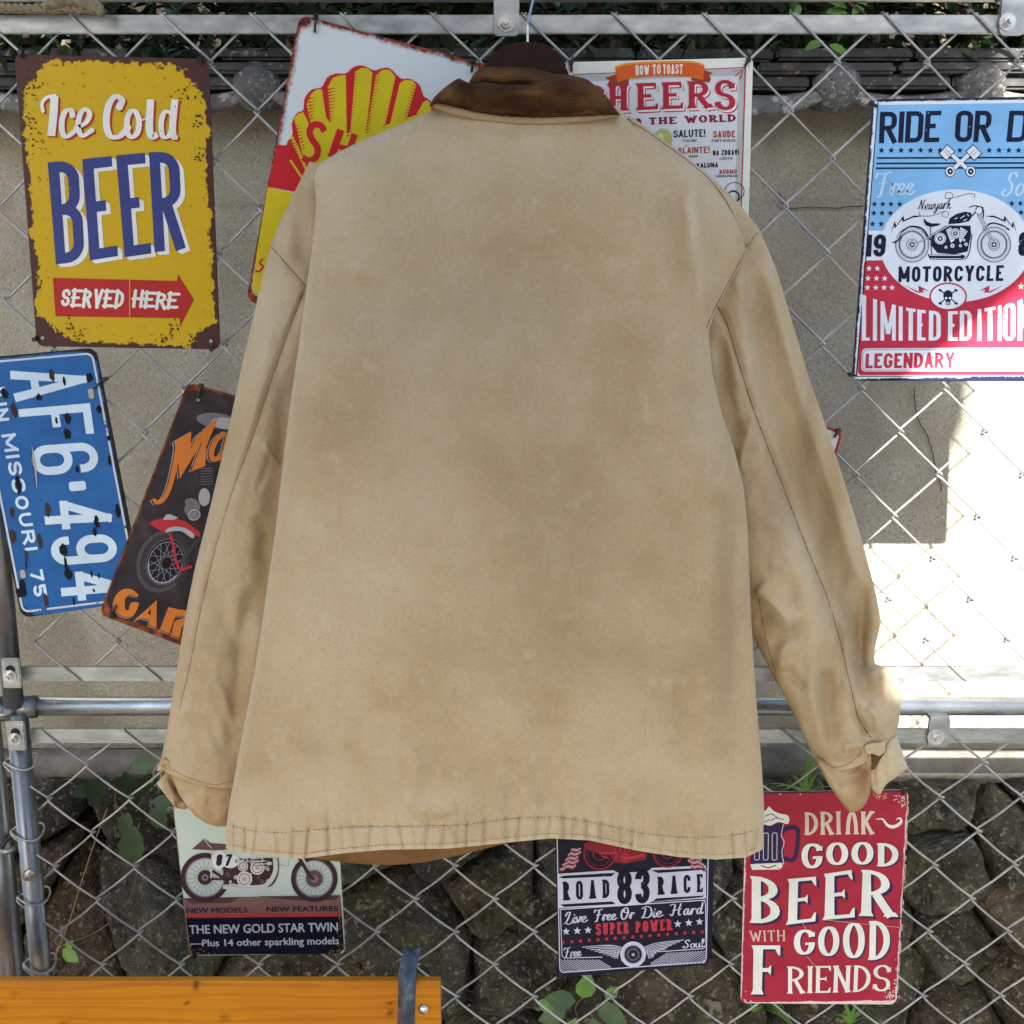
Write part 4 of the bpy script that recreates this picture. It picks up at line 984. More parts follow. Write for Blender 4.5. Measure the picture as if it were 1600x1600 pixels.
# ---------------------------------------------------------------- 2 shell sign
def sign_shell():
    m = panel_mat('white_enamel_rust', (.203, .306), (.53, .585, .61), (.36, .05, .010), width=.0042, amp=.0040, nsc=260, soft=.0024, rust2=(.05, .012, .012), corner=.012)
    S = Sign('tin_sign', 'tilted rusty-edged tin sign with a big yellow scallop shell, behind the left shoulder', [(468, 22), (767, 103), (683, 548), (384, 470)], -.0125, 16, m, 'tin signs tied to the fence')
    red = ink('signal_red', (.52, .012, .022)); yel = ink('lemon', (.58, .48, .010)); z = Zf(400, 0, 4)
    S.poly([(433, 226), (448, 227), (700, 290), (700, 345), (419, 292)], red, 1, 'red_band')
    S.poly([(418.5, 292), (700, 362), (676, 536), (404, 462), (394, 452), (402, 390)], yel, 1, 'yellow_band')
    sh = crom([np.array(z(*p)) for p in [(285, 1130), (215, 1020), (192, 905), (228, 840), (225, 770), (258, 705), (295, 688), (305, 615), (350, 560), (410, 545), (445, 485), (500, 460), (562, 458), (610, 420), (670, 410), (738, 440), (790, 425), (840, 430), (905, 490), (960, 492), (1020, 530), (1048, 600), (1090, 630), (1130, 700)]], 4)
    S.poly(list(sh) + [z(1150, 1000), z(900, 1500), z(500, 1500)], red, 2, 'shell')
    ribs = [[(212, 862), (232, 850), (272, 930), (330, 1080), (400, 1200), (330, 1110)], [(240, 740), (262, 712), (295, 702), (330, 770), (310, 900), (520, 1300), (290, 960)], [(318, 650), (345, 590), (375, 562), (412, 558), (445, 775), (560, 1200), (340, 760)],
            [(450, 545), (480, 490), (520, 472), (562, 470), (568, 870), (465, 770)], [(620, 450), (660, 425), (700, 428), (728, 455), (692, 840), (650, 1200), (585, 880)], [(750, 470), (790, 437), (835, 437), (872, 480), (805, 800), (700, 1200), (688, 840)],
            [(900, 520), (935, 500), (975, 502), (1003, 535), (940, 745), (740, 1200), (835, 790)], [(1045, 640), (1070, 625), (1095, 650), (1095, 700), (900, 1200), (1005, 715)]]
    for r in ribs: S.poly([z(*p) for p in r], yel, 3, 'shell')
    S.poly([z(*p) for p in [(318, 1010), (300, 940), (322, 790), (440, 740), (560, 830), (700, 820), (1000, 720), (1100, 1000), (500, 1220), (350, 1110)]], yel, 3, 'shell')
    # engraving hatches on the shaded side of each rib
    for (x0, y0, x1, y1, L, sg) in ((244, 790, 300, 930, 40, 1), (330, 620, 345, 745, 50, 1), (455, 560, 462, 760, 55, 1), (590, 470, 572, 850, 62, 1), (735, 470, 690, 830, 55, 1), (905, 500, 812, 800, -50, 1), (1015, 545, 940, 745, -45, 1), (222, 880, 290, 1060, 35, 1)):
        n = int(math.hypot(x1 - x0, y1 - y0) / 19)
        for k in range(n + 1):
            t = k / max(1, n); x = x0 + (x1 - x0) * t; y = y0 + (y1 - y0) * t; l = L * (1 - .55 * t)
            S.poly([z(x - 6, y - 5), z(x + l, y - 12), z(x - 6, y + 6)], red, 4, 'shell')
    S.line([z(428, 822), z(405, 785), z(362, 782), z(335, 822), z(352, 872), z(385, 922), z(378, 978), z(335, 1005), z(292, 985)], 40 / 4, red, 7, 'lettering', True)
    S.line([z(530, 812), z(470, 985)], 46 / 4, red, 6, 'lettering'); S.line([z(500, 915), z(600, 930)], 30 / 4, red, 6, 'lettering'); S.line([z(618, 838), z(565, 1000)], 40 / 4, red, 6, 'lettering')
    S.line([z(215, 1000), z(300, 1130)], 3.2, yel, 5, 'shell')
    S.line([(411, 404), (406, 411), (411, 417), (405, 424), (399, 423)], 3, red, 4, 'lettering', True)
    S.done(); S.tie(492, 50, 2, -24, (0, -3)); S.tie(737, 112, 2, -16, (3, -6)); S.done()

# ---------------------------------------------------------------- 3 cheers sign
def sign_cheers():
    m = mat('cream_enamel', (.62, .66, .60), .4, 0, cols=[(.3, (.58, .62, .56)), (.7, (.66, .70, .64))], scale=20)
    S = Sign('tin_sign', 'white tin sign reading CHEERS AROUND THE WORLD, behind the right shoulder', [(884, 97), (1177, 90), (1164, 541), (870, 547)], -.0085, 9, m, 'tin signs tied to the fence')
    z = Zf(900, 60, 5.3333); pap = ink('paper', (.62, .65, .69)); pap2 = ink('paper_grey', (.42, .45, .46)); red = ink('crimson', (.42, .012, .035)); dk = ink('deep_red', (.22, .01, .04)); blk = ink('black', (.015, .018, .03)); brn = ink('rust_text', (.34, .07, .04)); org = ink('banner', (.62, .10, .012)); orl = ink('banner_light', (.75, .26, .02)); ord_ = ink('banner_dark', (.30, .04, .012)); wh = ink('white', (0, 0, 0))
    S.poly([(897, 117), (1164, 106), (1151, 528), (884, 534)], pap2, 1, 'print_area'); S.poly([(905, 128), (1154, 118), (1142, 520), (894, 528)], pap, 2, 'print_area')
    S.line([(896, 116.5), (1164.5, 105.5), (1152, 528), (884, 534)], 1.4, red, 3, 'border_line', closed=True)
    for a in range(5):
        t = R_(100 + a * 38); S.line([(1161, 109), (1161 + 14 * math.cos(t) - 2, 109 + 14 * abs(math.sin(t)) + 2)], 2.2, red, 3, 'ornament', taper=lambda u: .3 + math.sin(u * 3))
    S.poly([z(240, 330), z(330, 300), z(330, 230), z(440, 240), z(440, 400), z(290, 400), z(255, 395), z(280, 350)], ord_, 4, 'banner'); S.poly([z(1140, 290), z(1085, 270), z(1040, 250), z(960, 270), z(960, 350), z(1110, 370), z(1125, 340), z(1110, 310)], ord_, 4, 'banner')
    bn = crom([np.array(z(*p)) for p in [(325, 235), (440, 205), (700, 190), (950, 190), (1065, 215)]], 5) ; bb = crom([np.array(z(*p)) for p in [(1060, 345), (950, 325), (700, 315), (450, 335), (345, 365)]], 5)
    S.poly(list(bn) + list(bb), orl, 5, 'banner'); S.poly([p + np.array((1, 3)) for p in bn] + [p + np.array((0, -1)) for p in bb], org, 6, 'banner')
    S.text('HOW', ZQ(z, (490, 228), (610, 222), (610, 303), (495, 310)), wh, 1.0, .8, gap=1.1, R=6, serif=.45, layer=8); S.text('TO', ZQ(z, (635, 220), (705, 218), (705, 298), (637, 300)), wh, 1.0, .8, gap=1.1, R=6, serif=.45, layer=8); S.text('TOAST', ZQ(z, (722, 218), (890, 217), (888, 298), (722, 298)), wh, 1.0, .8, gap=1.1, R=6, serif=.45, layer=8)
    L = {'C': [(60, 395), (240, 388), (240, 605), (60, 612)], 'H': [(262, 387), (440, 380), (440, 602), (268, 608)], 'E': [(497, 375), (668, 370), (690, 592), (497, 600)], 'E2': [(708, 368), (880, 362), (898, 585), (708, 592)], 'R': [(922, 360), (1120, 352), (1135, 578), (922, 585)], 'S': [(1150, 350), (1325, 345), (1335, 600), (1150, 600)]}
    for k, q in L.items():
        for off, mm, lay in (((3.8, 4.6), red, 4), ((2.4, 3.0), wh, 5), ((0, 0), red, 7)):
            S.text(k[0], ZQ(z, *q), mm, 4.6, 2.6, R=13, serif=3.2, layer=lay, off=off)
    for st, q in (('AROUND', [(215, 682), (545, 665), (548, 722), (218, 738)]), ('THE', [(600, 660), (840, 652), (842, 712), (602, 720)]), ('WORLD', [(900, 648), (1332, 630), (1335, 695), (905, 705)])):
        S.text(st, ZQ(z, *q), dk, 2.2, 1.1, gap=1.6, R=8, serif=1.2, layer=3); 
    S.ell(*z(720, 850), 15, 19, ink('glass_edge', (.4, .42, .36)), 3, 'drink', 10); S.ell(*z(722, 852), 13, 17, ink('lime', (.42, .46, .10)), 4, 'drink', 10); S.ell(*z(700, 830), 5, 8, ink('lime_light', (.62, .66, .42)), 5, 'drink', 10)
    T = lambda st, q, mm, a, R=5, **k: S.text(st, ZQ(z, *q), mm, a, a * .8, gap=k.get('gap', 1.2), R=R, layer=4)
    T('SALUTE!', [(810, 768), (1078, 757), (1078, 820), (810, 827)], blk, 1.15); T('SAUDE', [(1142, 773), (1327, 768), (1327, 826), (1142, 828)], brn, 1.15)
    T('SLAINTE!', [(848, 912), (1112, 900), (1112, 955), (848, 962)], brn, 1.05); S.line([z(905, 905), z(925, 888)], 1.4, brn, 4, 'lettering')
    T('NA', [(1140, 935), (1190, 933), (1190, 975), (1140, 976)], blk, .85, 4); T('ZDRAVI', [(1212, 930), (1357, 928), (1357, 972), (1212, 974)], blk, .85, 4, gap=1)
    T('KALUNA', [(1005, 1040), (1182, 1035), (1182, 1075), (1005, 1080)], blk, .85, 4, gap=1); T('BUDMO', [(1195, 1095), (1340, 1092), (1340, 1128), (1195, 1131)], brn, .85, 4, gap=1)
    for st, q in (('ITALIAN', [(890, 843), (1002, 840), (1002, 862), (890, 864)]), ('PORTUGUESE', [(1130, 843), (1330, 840), (1330, 862), (1130, 866)]), ('IRISH', [(940, 975), (1014, 972), (1014, 992), (940, 995)]), ('CZECH', [(1195, 992), (1302, 990), (1302, 1010), (1195, 1013)]), ('UKRAINIAN', [(1165, 1138), (1345, 1136), (1345, 1156), (1165, 1159)])):
        S.text(st, ZQ(z, *q), blk, .42, .36, gap=.8, R=3, layer=4)
    S.ring(*z(1320, 1275), 15, 14, 1.2, blk, 4, 'badge'); S.ring(*z(1310, 1320), 9, 9, 2.4, blk, 4, 'badge')
    S.done(); S.hole(893, 111, 2.6); S.tie(893, 109, -1, -11); S.tie(1164, 103, 5, -9, (2, -3)); S.done()

# ---------------------------------------------------------------- 4 ride or die sign
def sign_ride():
    m = panel_mat('blue_white_enamel', (.205, .297), (.66, .74, .86), (.012, .016, .05), width=.0022, amp=.0020, nsc=400, soft=.0005, spk=(400, .62, .010))
    S = Sign('tin_sign', 'sky blue and red tin sign reading RIDE OR DIE MOTORCYCLE, at the right edge', [(1364, 155), (1672, 150), (1648, 596), (1331, 595)], -.0085, 13, m, 'tin signs tied to the fence')
    z = Zf(1200, 0, 4); y5 = Zf(1320, 240, 4.443)
    blue = ink('sky_blue', (.20, .47, .82), (150, .70)); nav = ink('dark_navy', (.012, .016, .045), (160, .635)); navc = ink('dark_navy_clean', (.012, .016, .045)); red = ink('flag_red', (.47, .025, .06), (170, .68)); wh = ink('print_white', (.68, .76, .88)); pale = ink('pale_blue', (.48, .68, .90)); grey = ink('mid_grey', (.25, .29, .36))
    S.line([(1372, 158), (1664, 154), (1640, 588), (1338, 588)], 1.3, navc, 2, 'border_line', closed=True)
    S.poly([(1370, 164), (1662, 160), (1654, 362), (1358, 360), (1362, 290)], blue, 1, 'blue_field')
    S.poly(rpoly([np.array(p, float) for p in [(1350, 407), (1656, 404), (1640, 586), (1340, 586)]], 6, True), red, 1, 'red_field')
    S.ell(1493, 384, 118, 88, wh, 3, 'white_oval', n=64)
    for st, q in (('RIDE', [(1375, 175), (1471, 173), (1467, 222), (1373, 224)]), ('OR', [(1494, 173), (1551, 173), (1547, 222), (1491, 222)]), ('DIE', [(1577, 173), (1648, 173), (1643, 221), (1572, 222)])):
        S.text(st, q, nav, 4.0, 3.6, gap=2.6, R=8, layer=3)
    for k in range(18):
        if k not in (7, 9, 10): S.star(1377 + 15.3 * k, 235, 5.2, nav, 3)
    for y in (247, 255.5, 263): S.line([(1370 + (y - 247) * -.1, y), (1652, y - 1)], 2.6, navc, 3, 'stripe')
    for sgn in (1, -1):
        cx = 1500; P = lambda x, y: (cx + sgn * x, y)
        S.line([P(-17, 238), P(15, 268)], 8, navc, 4, 'piston_emblem'); S.line([P(-17, 238), P(15, 268)], 6, wh, 5, 'piston_emblem')
        S.line([P(-28, 246), P(-14, 231)], 17, navc, 5, 'piston_emblem'); S.line([P(-27, 245), P(-15, 232)], 14.5, wh, 6, 'piston_emblem')
        for d in (0, 3): S.line([P(-25.5 + d, 236.5 - d), P(-17 + d, 245 - d)], .7, navc, 7, 'piston_emblem')
        S.ell(*P(16, 268), 8, 8.6, navc, 6, 'piston_emblem'); S.ell(*P(16, 268), 7, 7.6, wh, 7, 'piston_emblem'); S.ell(*P(16, 268), 4.4, 4.8, navc, 8, 'piston_emblem'); S.ell(*P(16, 268), 1.4, 1.6, wh, 9, 'piston_emblem')
    S.script('Free', [(1370, 270), (1432, 268), (1428, 304), (1370, 306)], pale, 4.2, 3); S.script('Soul', [(1570, 270), (1632, 268), (1626, 304), (1564, 306)], pale, 4.2, 3)
    S.script('Newyark', [(1436, 312), (1488, 309), (1485, 326), (1434, 328)], navc, 1.5, 5)
    S.line([y5(700, 345), y5(745, 300), y5(735, 272), y5(700, 275), y5(700, 310), y5(760, 305), y5(850, 280), y5(898, 285), y5(895, 312)], .9, navc, 5, 'flourish', True)
    S.line([y5(515, 400), y5(520, 430), y5(600, 432), y5(690, 402), y5(718, 415), y5(705, 442), y5(672, 430), y5(690, 402)], .9, navc, 5, 'flourish', True)
    for (y, xs) in ((319, (1366, 1379, 1392, 1405.5)), (333, (1365, 1378, 1391)), (350, (1363, 1376.5))):
        for x in xs: S.star(x, y, 4.9, navc, 3); S.star(1500 + (1484 - x) + 2, y - 1, 4.9, navc, 3)
    for (y, xs) in ((419.5, (1357.5, 1370.5)), (435, (1356, 1369, 1382)), (449.5, (1355, 1368, 1381, 1393.5))):
        for x in xs: S.star(x, y, 4.9, wh, 3); S.star(1480 + (1496 - x) + 12, y - 2, 4.9, wh, 3)
    S.text('19', [(1353, 367), (1385, 366), (1382, 401), (1352, 401)], nav, 3.7, 3.4, gap=2, R=6, layer=4); S.text('83', [(1592, 363), (1624, 362), (1622, 400), (1590, 400)], nav, 3.7, 3.4, gap=2, R=6, layer=4)
    # motorcycle drawing
    for (cx, cy) in ((465, 632), (1033, 632)):
        c = y5(cx, cy)
        for r, w in ((27.4, 1.0), (25.6, .5), (23, .5), (21, 1.3), (19.5, .4), (9, .8), (6.5, .6)): S.ring(c[0], c[1], r * .95, r * 1.0, w, navc if w != .5 else grey, 5, 'motorcycle', n=48)
        S.ell(c[0], c[1], 4, 4.2, navc, 6, 'motorcycle'); S.ell(c[0], c[1], 2, 2, wh, 7, 'motorcycle'); 
        for k in range(20):
            a = k * .314; S.line([(c[0] + 9 * math.cos(a + .3), c[1] + 9 * math.sin(a + .3)), (c[0] + 19 * math.cos(a), c[1] + 19 * math.sin(a))], .3, grey, 5, 'motorcycle')
    S.line([y5(330, 620), y5(370, 600), y5(400, 540), y5(460, 505), y5(540, 525), y5(590, 600)], 2.2, navc, 6, 'motorcycle', True); S.line([y5(345, 605), y5(385, 560), y5(460, 515), y5(530, 532)], 1.0, wh, 7, 'motorcycle', True)
    S.line([y5(960, 530), y5(1010, 485), y5(1080, 495), y5(1140, 530)], 2.6, navc, 6, 'motorcycle', True); S.line([y5(980, 515), y5(1030, 490), y5(1120, 518)], .9, wh, 7, 'motorcycle', True)
    S.poly([y5(*p) for p in [(548, 450), (565, 470), (600, 485), (660, 485), (655, 498), (600, 510), (560, 500), (545, 470)]], navc, 6, 'motorcycle')
    S.poly([y5(*p) for p in [(715, 490), (725, 450), (770, 420), (830, 403), (875, 410), (880, 440), (860, 470), (790, 485)]], navc, 6, 'motorcycle')
    for p in ((760, 455, 780, 445), (800, 450, 830, 430), (820, 465, 845, 455), (845, 420, 860, 435)): S.line([y5(p[0], p[1]), y5(p[2], p[3])], 1.3, wh, 7, 'motorcycle')
    S.poly([y5(*p) for p in [(600, 560), (700, 500), (870, 500), (875, 560), (850, 680), (760, 700), (640, 690), (600, 640)]], navc, 5, 'motorcycle')
    S.line([y5(500, 625), y5(720, 500)], 2.6, navc, 6, 'motorcycle'); S.line([y5(500, 625), y5(720, 500)], 1.3, wh, 7, 'motorcycle')
    for c, r in (((660, 590), 9), ((765, 555), 8)): S.ell(*y5(*c), r, r, wh, 6, 'motorcycle'); S.ring(*y5(*c), r * .8, r * .8, .7, navc, 7, 'motorcycle'); S.ell(*y5(*c), r * .45, r * .45, navc, 7, 'motorcycle'); S.ell(*y5(*c), r * .2, r * .2, wh, 8, 'motorcycle')
    S.poly([y5(*p) for p in [(700, 530), (735, 510), (760, 600), (735, 620)]], wh, 6, 'motorcycle'); S.poly([y5(*p) for p in [(790, 600), (800, 510), (850, 540), (800, 620)]], wh, 6, 'motorcycle')
    for k in range(5): S.line([y5(703 + k * 8, 540 + k * 15), y5(735 + k * 5, 520 + k * 16)], .7, navc, 7, 'motorcycle'); S.line([y5(795 + k * 0, 530 + k * 14), y5(842 - k * 6, 545 + k * 12)], .7, navc, 7, 'motorcycle')
    for p in ((745, 640, 14), (800, 640, 10), (840, 630, 12), (700, 650, 10), (825, 600, 9)): S.ell(*y5(p[0], p[1]), p[2] / 4.4, p[2] / 4.4, wh, 6, 'motorcycle'); S.ell(*y5(p[0], p[1]), p[2] / 11, p[2] / 11, navc, 7, 'motorcycle')
    S.poly([y5(*p) for p in [(570, 700), (810, 700), (835, 712), (815, 738), (590, 735)]], navc, 6, 'motorcycle'); S.line([y5(585, 706), y5(805, 706)], 1.2, wh, 7, 'motorcycle'); S.line([y5(590, 728), y5(810, 730)], .8, wh, 7, 'motorcycle')
    for d in (0, 20): S.line([y5(905 + d, 395), y5(1010 + d, 600)], 2.4, navc, 6, 'motorcycle'); S.line([y5(905 + d, 395), y5(1010 + d, 600)], 1.2, wh, 7, 'motorcycle')
    S.line([y5(880, 560), y5(860, 690), y5(830, 735)], 1.6, navc, 6, 'motorcycle', True); S.line([y5(870, 440), y5(940, 380), y5(960, 400), y5(955, 460)], 2, navc, 6, 'motorcycle', True); S.line([y5(860, 375), y5(900, 362), y5(960, 375)], 1.6, navc, 6, 'motorcycle', True); S.ell(*y5(930, 395), 6, 7, navc, 6, 'motorcycle'); S.ell(*y5(930, 395), 4.6, 5.4, wh, 7, 'motorcycle')
    S.line([y5(590, 500), y5(595, 600), y5(600, 700)], 1.4, navc, 6, 'motorcycle')
    for sgn, cx in ((1, 0), (-1, 0)):
        P = lambda x, y: (y5(x, y) if sgn == 1 else (2 * 1490 - y5(x, y)[0], y5(x, y)[1]))
        S.poly([P(*p) for p in [(315, 580), (330, 510), (345, 470), (355, 500), (405, 430), (410, 460), (480, 430), (540, 435), (470, 445), (398, 475), (395, 455), (345, 520), (340, 495), (325, 540)]], navc, 5, 'lightning')
        S.poly([P(*p) for p in [(400, 905), (455, 930), (512, 952), (505, 905), (560, 935), (595, 945), (592, 985), (530, 950), (535, 968), (460, 945)]], wh, 4, 'lightning')
        S.poly([P(*p) for p in [(410, 912), (512, 958), (508, 915), (585, 955), (540, 945), (545, 965), (500, 965)]], red, 5, 'lightning')
    S.text('MOTORCYCLE', ZQ(y5, (372, 785), (1103, 775), (1097, 884), (370, 892)), nav, 2.5, 2.1, gap=3.4, R=7, layer=5)
    S.ell(*y5(715, 992), 29.5, 22, red, 5, 'skull_badge'); S.ell(*y5(715, 992), 27, 19.5, wh, 6, 'skull_badge'); S.ring(*y5(715, 992), 27.4, 20, 1, red, 7, 'skull_badge')
    for a, b in (((660, 947), (770, 1038)), ((770, 947), (660, 1038))):
        S.line([y5(*a), y5(*b)], 1.8, navc, 7, 'skull_badge')
        for e in (a, b): S.ell(*y5(e[0] - 4, e[1]), 1.8, 1.8, navc, 7, 'skull_badge'); S.ell(*y5(e[0] + 4, e[1] + 4), 1.8, 1.8, navc, 7, 'skull_badge')
    S.ell(*y5(713, 985), 7.2, 8.4, navc, 8, 'skull_badge'); S.poly([y5(*p) for p in [(695, 1010), (732, 1010), (728, 1050), (700, 1050)]], navc, 8, 'skull_badge'); S.ell(*y5(700, 1003), 2, 1.9, wh, 9, 'skull_badge'); S.ell(*y5(727, 1003), 2, 1.9, wh, 9, 'skull_badge'); S.line([y5(705, 1035), y5(722, 1035)], 1, wh, 9, 'skull_badge')
    for k in range(3): S.line([y5(704 + 8 * k, 1028), y5(704 + 8 * k, 1046)], .6, wh, 9, 'skull_badge')
    def arc(x): t = (x - 700) / 560; return 1095 - 110 * t * t if x < 700 else 1095 - 90 * t * t
    for c, x0, x1 in (('L', 118, 172), ('I', 195, 222), ('M', 247, 352), ('I', 374, 400), ('T', 424, 490), ('E', 502, 560), ('D', 583, 665), ('E', 716, 783), ('D', 797, 880), ('I', 920, 946), ('T', 968, 1045), ('I', 1062, 1086), ('O', 1098, 1182), ('N', 1200, 1290)):
        q = [y5(x0, arc(x0)), y5(x1, arc(x1)), y5(x1, 1298), y5(x0 - 2, 1298)]
        if c == 'I': S.poly([y5(x0, arc(x0)), y5(x1, arc(x1)), y5(x1, 1299), y5(x0 - 2, 1299)], wh, 3, 'lettering')
        else: S.text(c, q, wh, 3.4 if c != 'M' else 3, 2.4, R=8, layer=3)
    S.poly(rpoly([np.array(y5(*p)) for p in [(118, 1352), (1400, 1345), (1395, 1510), (112, 1512)]], 7, True), wh, 3, 'name_plate')
    S.line(rpoly([np.array(y5(*p)) for p in [(126, 1361), (1390, 1354), (1386, 1501), (121, 1503)]], 6, True), .9, red, 4, 'name_plate', closed=True)
    S.text('LEGENDARY', ZQ(y5, (145, 1388), (760, 1378), (757, 1488), (140, 1490)), red, 2.5, 2.2, gap=2.2, R=7, layer=5)
    S.done(); S.tie(1369, 166, -8, -4, (-2, 3)); S.tie(1337, 587, -9, -2, (-2, 2)); S.done()

# ---------------------------------------------------------------- 5 license plate
def sign_plate():
    m = panel_mat('plate_blue', (.105, .27), (.015, .13, .40), (.008, .010, .014), width=.0022, amp=.002, nsc=200, soft=.0004, spk=(150, .66, .02), base_cols=[(.3, (.008, .08, .27)), (.7, (.015, .125, .37))], corner=.014)
    S = Sign('license_plate', 'battered blue license plate AF6 494 hung on end at the left edge', [(-48, 561), (150, 543), (226, 938), (33, 966)], -.0115, 15, m, 'tin signs tied to the fence')
    z = Zf(0, 540, 3.636); wh = ink('plate_white', (.55, .70, .84), (60, .68)); blk = ink('flake_black', (.008, .010, .014)); rs = ink('flake_brown', (.05, .03, .025))
    S.line(rpoly([np.array(p, float) for p in [(-40, 568), (144, 552), (217, 934), (36, 956)]], 10, True), 3.2, ink('plate_rim', (.50, .58, .64), (45, .57)), 1, 'rim_stripe', closed=True)
    def C(c, TL, TR, BR, BL, a=6.4, R=17): S.text(c, ZQ(z, TL, TR, BR, BL), wh, a, a, R=R, layer=2)
    C('A', (482, 118), (500, 262), (88, 318), (56, 146), 6.2); C('F', (512, 326), (536, 500), (126, 520), (104, 362))
    C('6', (545, 545), (570, 712), (195, 742), (168, 572), R=19); C('4', (618, 870), (642, 1030), (262, 1050), (245, 885)); C('9', (652, 1066), (676, 1222), (300, 1252), (282, 1090), R=19); C('4', (700, 1268), (724, 1425), (355, 1458), (335, 1290))
    S.poly(rpoly([np.array(z(*p)) for p in [(390, 775), (486, 766), (492, 820), (397, 828)]], 4, True), wh, 2, 'lettering')
    for st, q, g in (('JUN', [(20, 180), (54, 425), (-18, 432), (-52, 190)], 5), ('MISSOURI', [(88, 497), (216, 1158), (144, 1166), (8, 506)], 6), ('75', [(242, 1268), (270, 1416), (197, 1428), (170, 1280)], 6)):
        S.text(st, ZQ(z, *q), wh, 2.3, 2.3, gap=g, R=8, layer=2)
    rnd = random.Random(3)
    for (x, y, w, h, mm) in [(298, 170, 18, 42, rs), (366, 198, 10, 30, blk), (222, 292, 18, 22, blk), (510, 180, 24, 32, blk), (385, 412, 22, 38, blk), (382, 500, 24, 40, blk), (322, 425, 8, 28, blk), (565, 365, 20, 26, blk), (28, 275, 20, 40, blk), (80, 365, 22, 48, rs), (105, 790, 18, 70, blk), (70, 950, 16, 36, rs), (270, 925, 20, 52, rs),
                            (550, 1000, 18, 48, blk), (540, 1060, 14, 30, blk), (625, 650, 14, 34, blk), (440, 700, 10, 26, blk), (670, 940, 18, 50, blk), (618, 525, 12, 20, blk), (360, 1160, 26, 42, blk), (375, 1240, 12, 60, blk), (390, 1300, 24, 40, blk), (228, 1110, 16, 55, rs), (75, 1080, 20, 50, rs), (150, 1190, 10, 45, rs), (130, 1360, 24, 50, blk), (120, 1400, 36, 40, blk), (260, 1450, 14, 50, rs), (700, 860, 8, 30, blk), (520, 1300, 8, 26, blk), (562, 1310, 6, 20, blk), (535, 1390, 8, 14, blk), (420, 1450, 6, 30, blk), (150, 1250, 6, 30, blk)]:
        cx, cy = z(x, y); n = 12
        S.poly([(cx + w / 3.6 * rnd.uniform(.55, 1.05) * math.cos(t) + h / 18 * math.sin(t) * .6, cy + h / 3.6 * rnd.uniform(.6, 1.05) * math.sin(t)) for t in np.linspace(0, 6.28, n, endpoint=False)], mm, 4, 'flaked_paint')
    S.line([z(182, 565), z(200, 680), z(212, 810)], 2.6, ink('scratch', (.4, .42, .4)), 5, 'scratch', True, taper=lambda u: .2 + math.sin(u * 3.1)); S.line([z(178, 575), z(190, 690), z(205, 800)], .8, ink('scratch_d', (.02, .03, .06)), 6, 'scratch', True)
    pale = ink('seen_through', (.36, .34, .28)); S.poly(rpoly([np.array(z(*p)) for p in [(500, 245), (530, 240), (540, 300), (508, 304)]], 4, True), pale, 7, 'slot'); S.poly(rpoly([np.array(z(*p)) for p in [(112, 1275), (142, 1270), (152, 1318), (122, 1325)]], 4, True), pale, 7, 'slot')
    S.done(); S.tie(147, 606, 18, -14, (5, -3)); S.done()

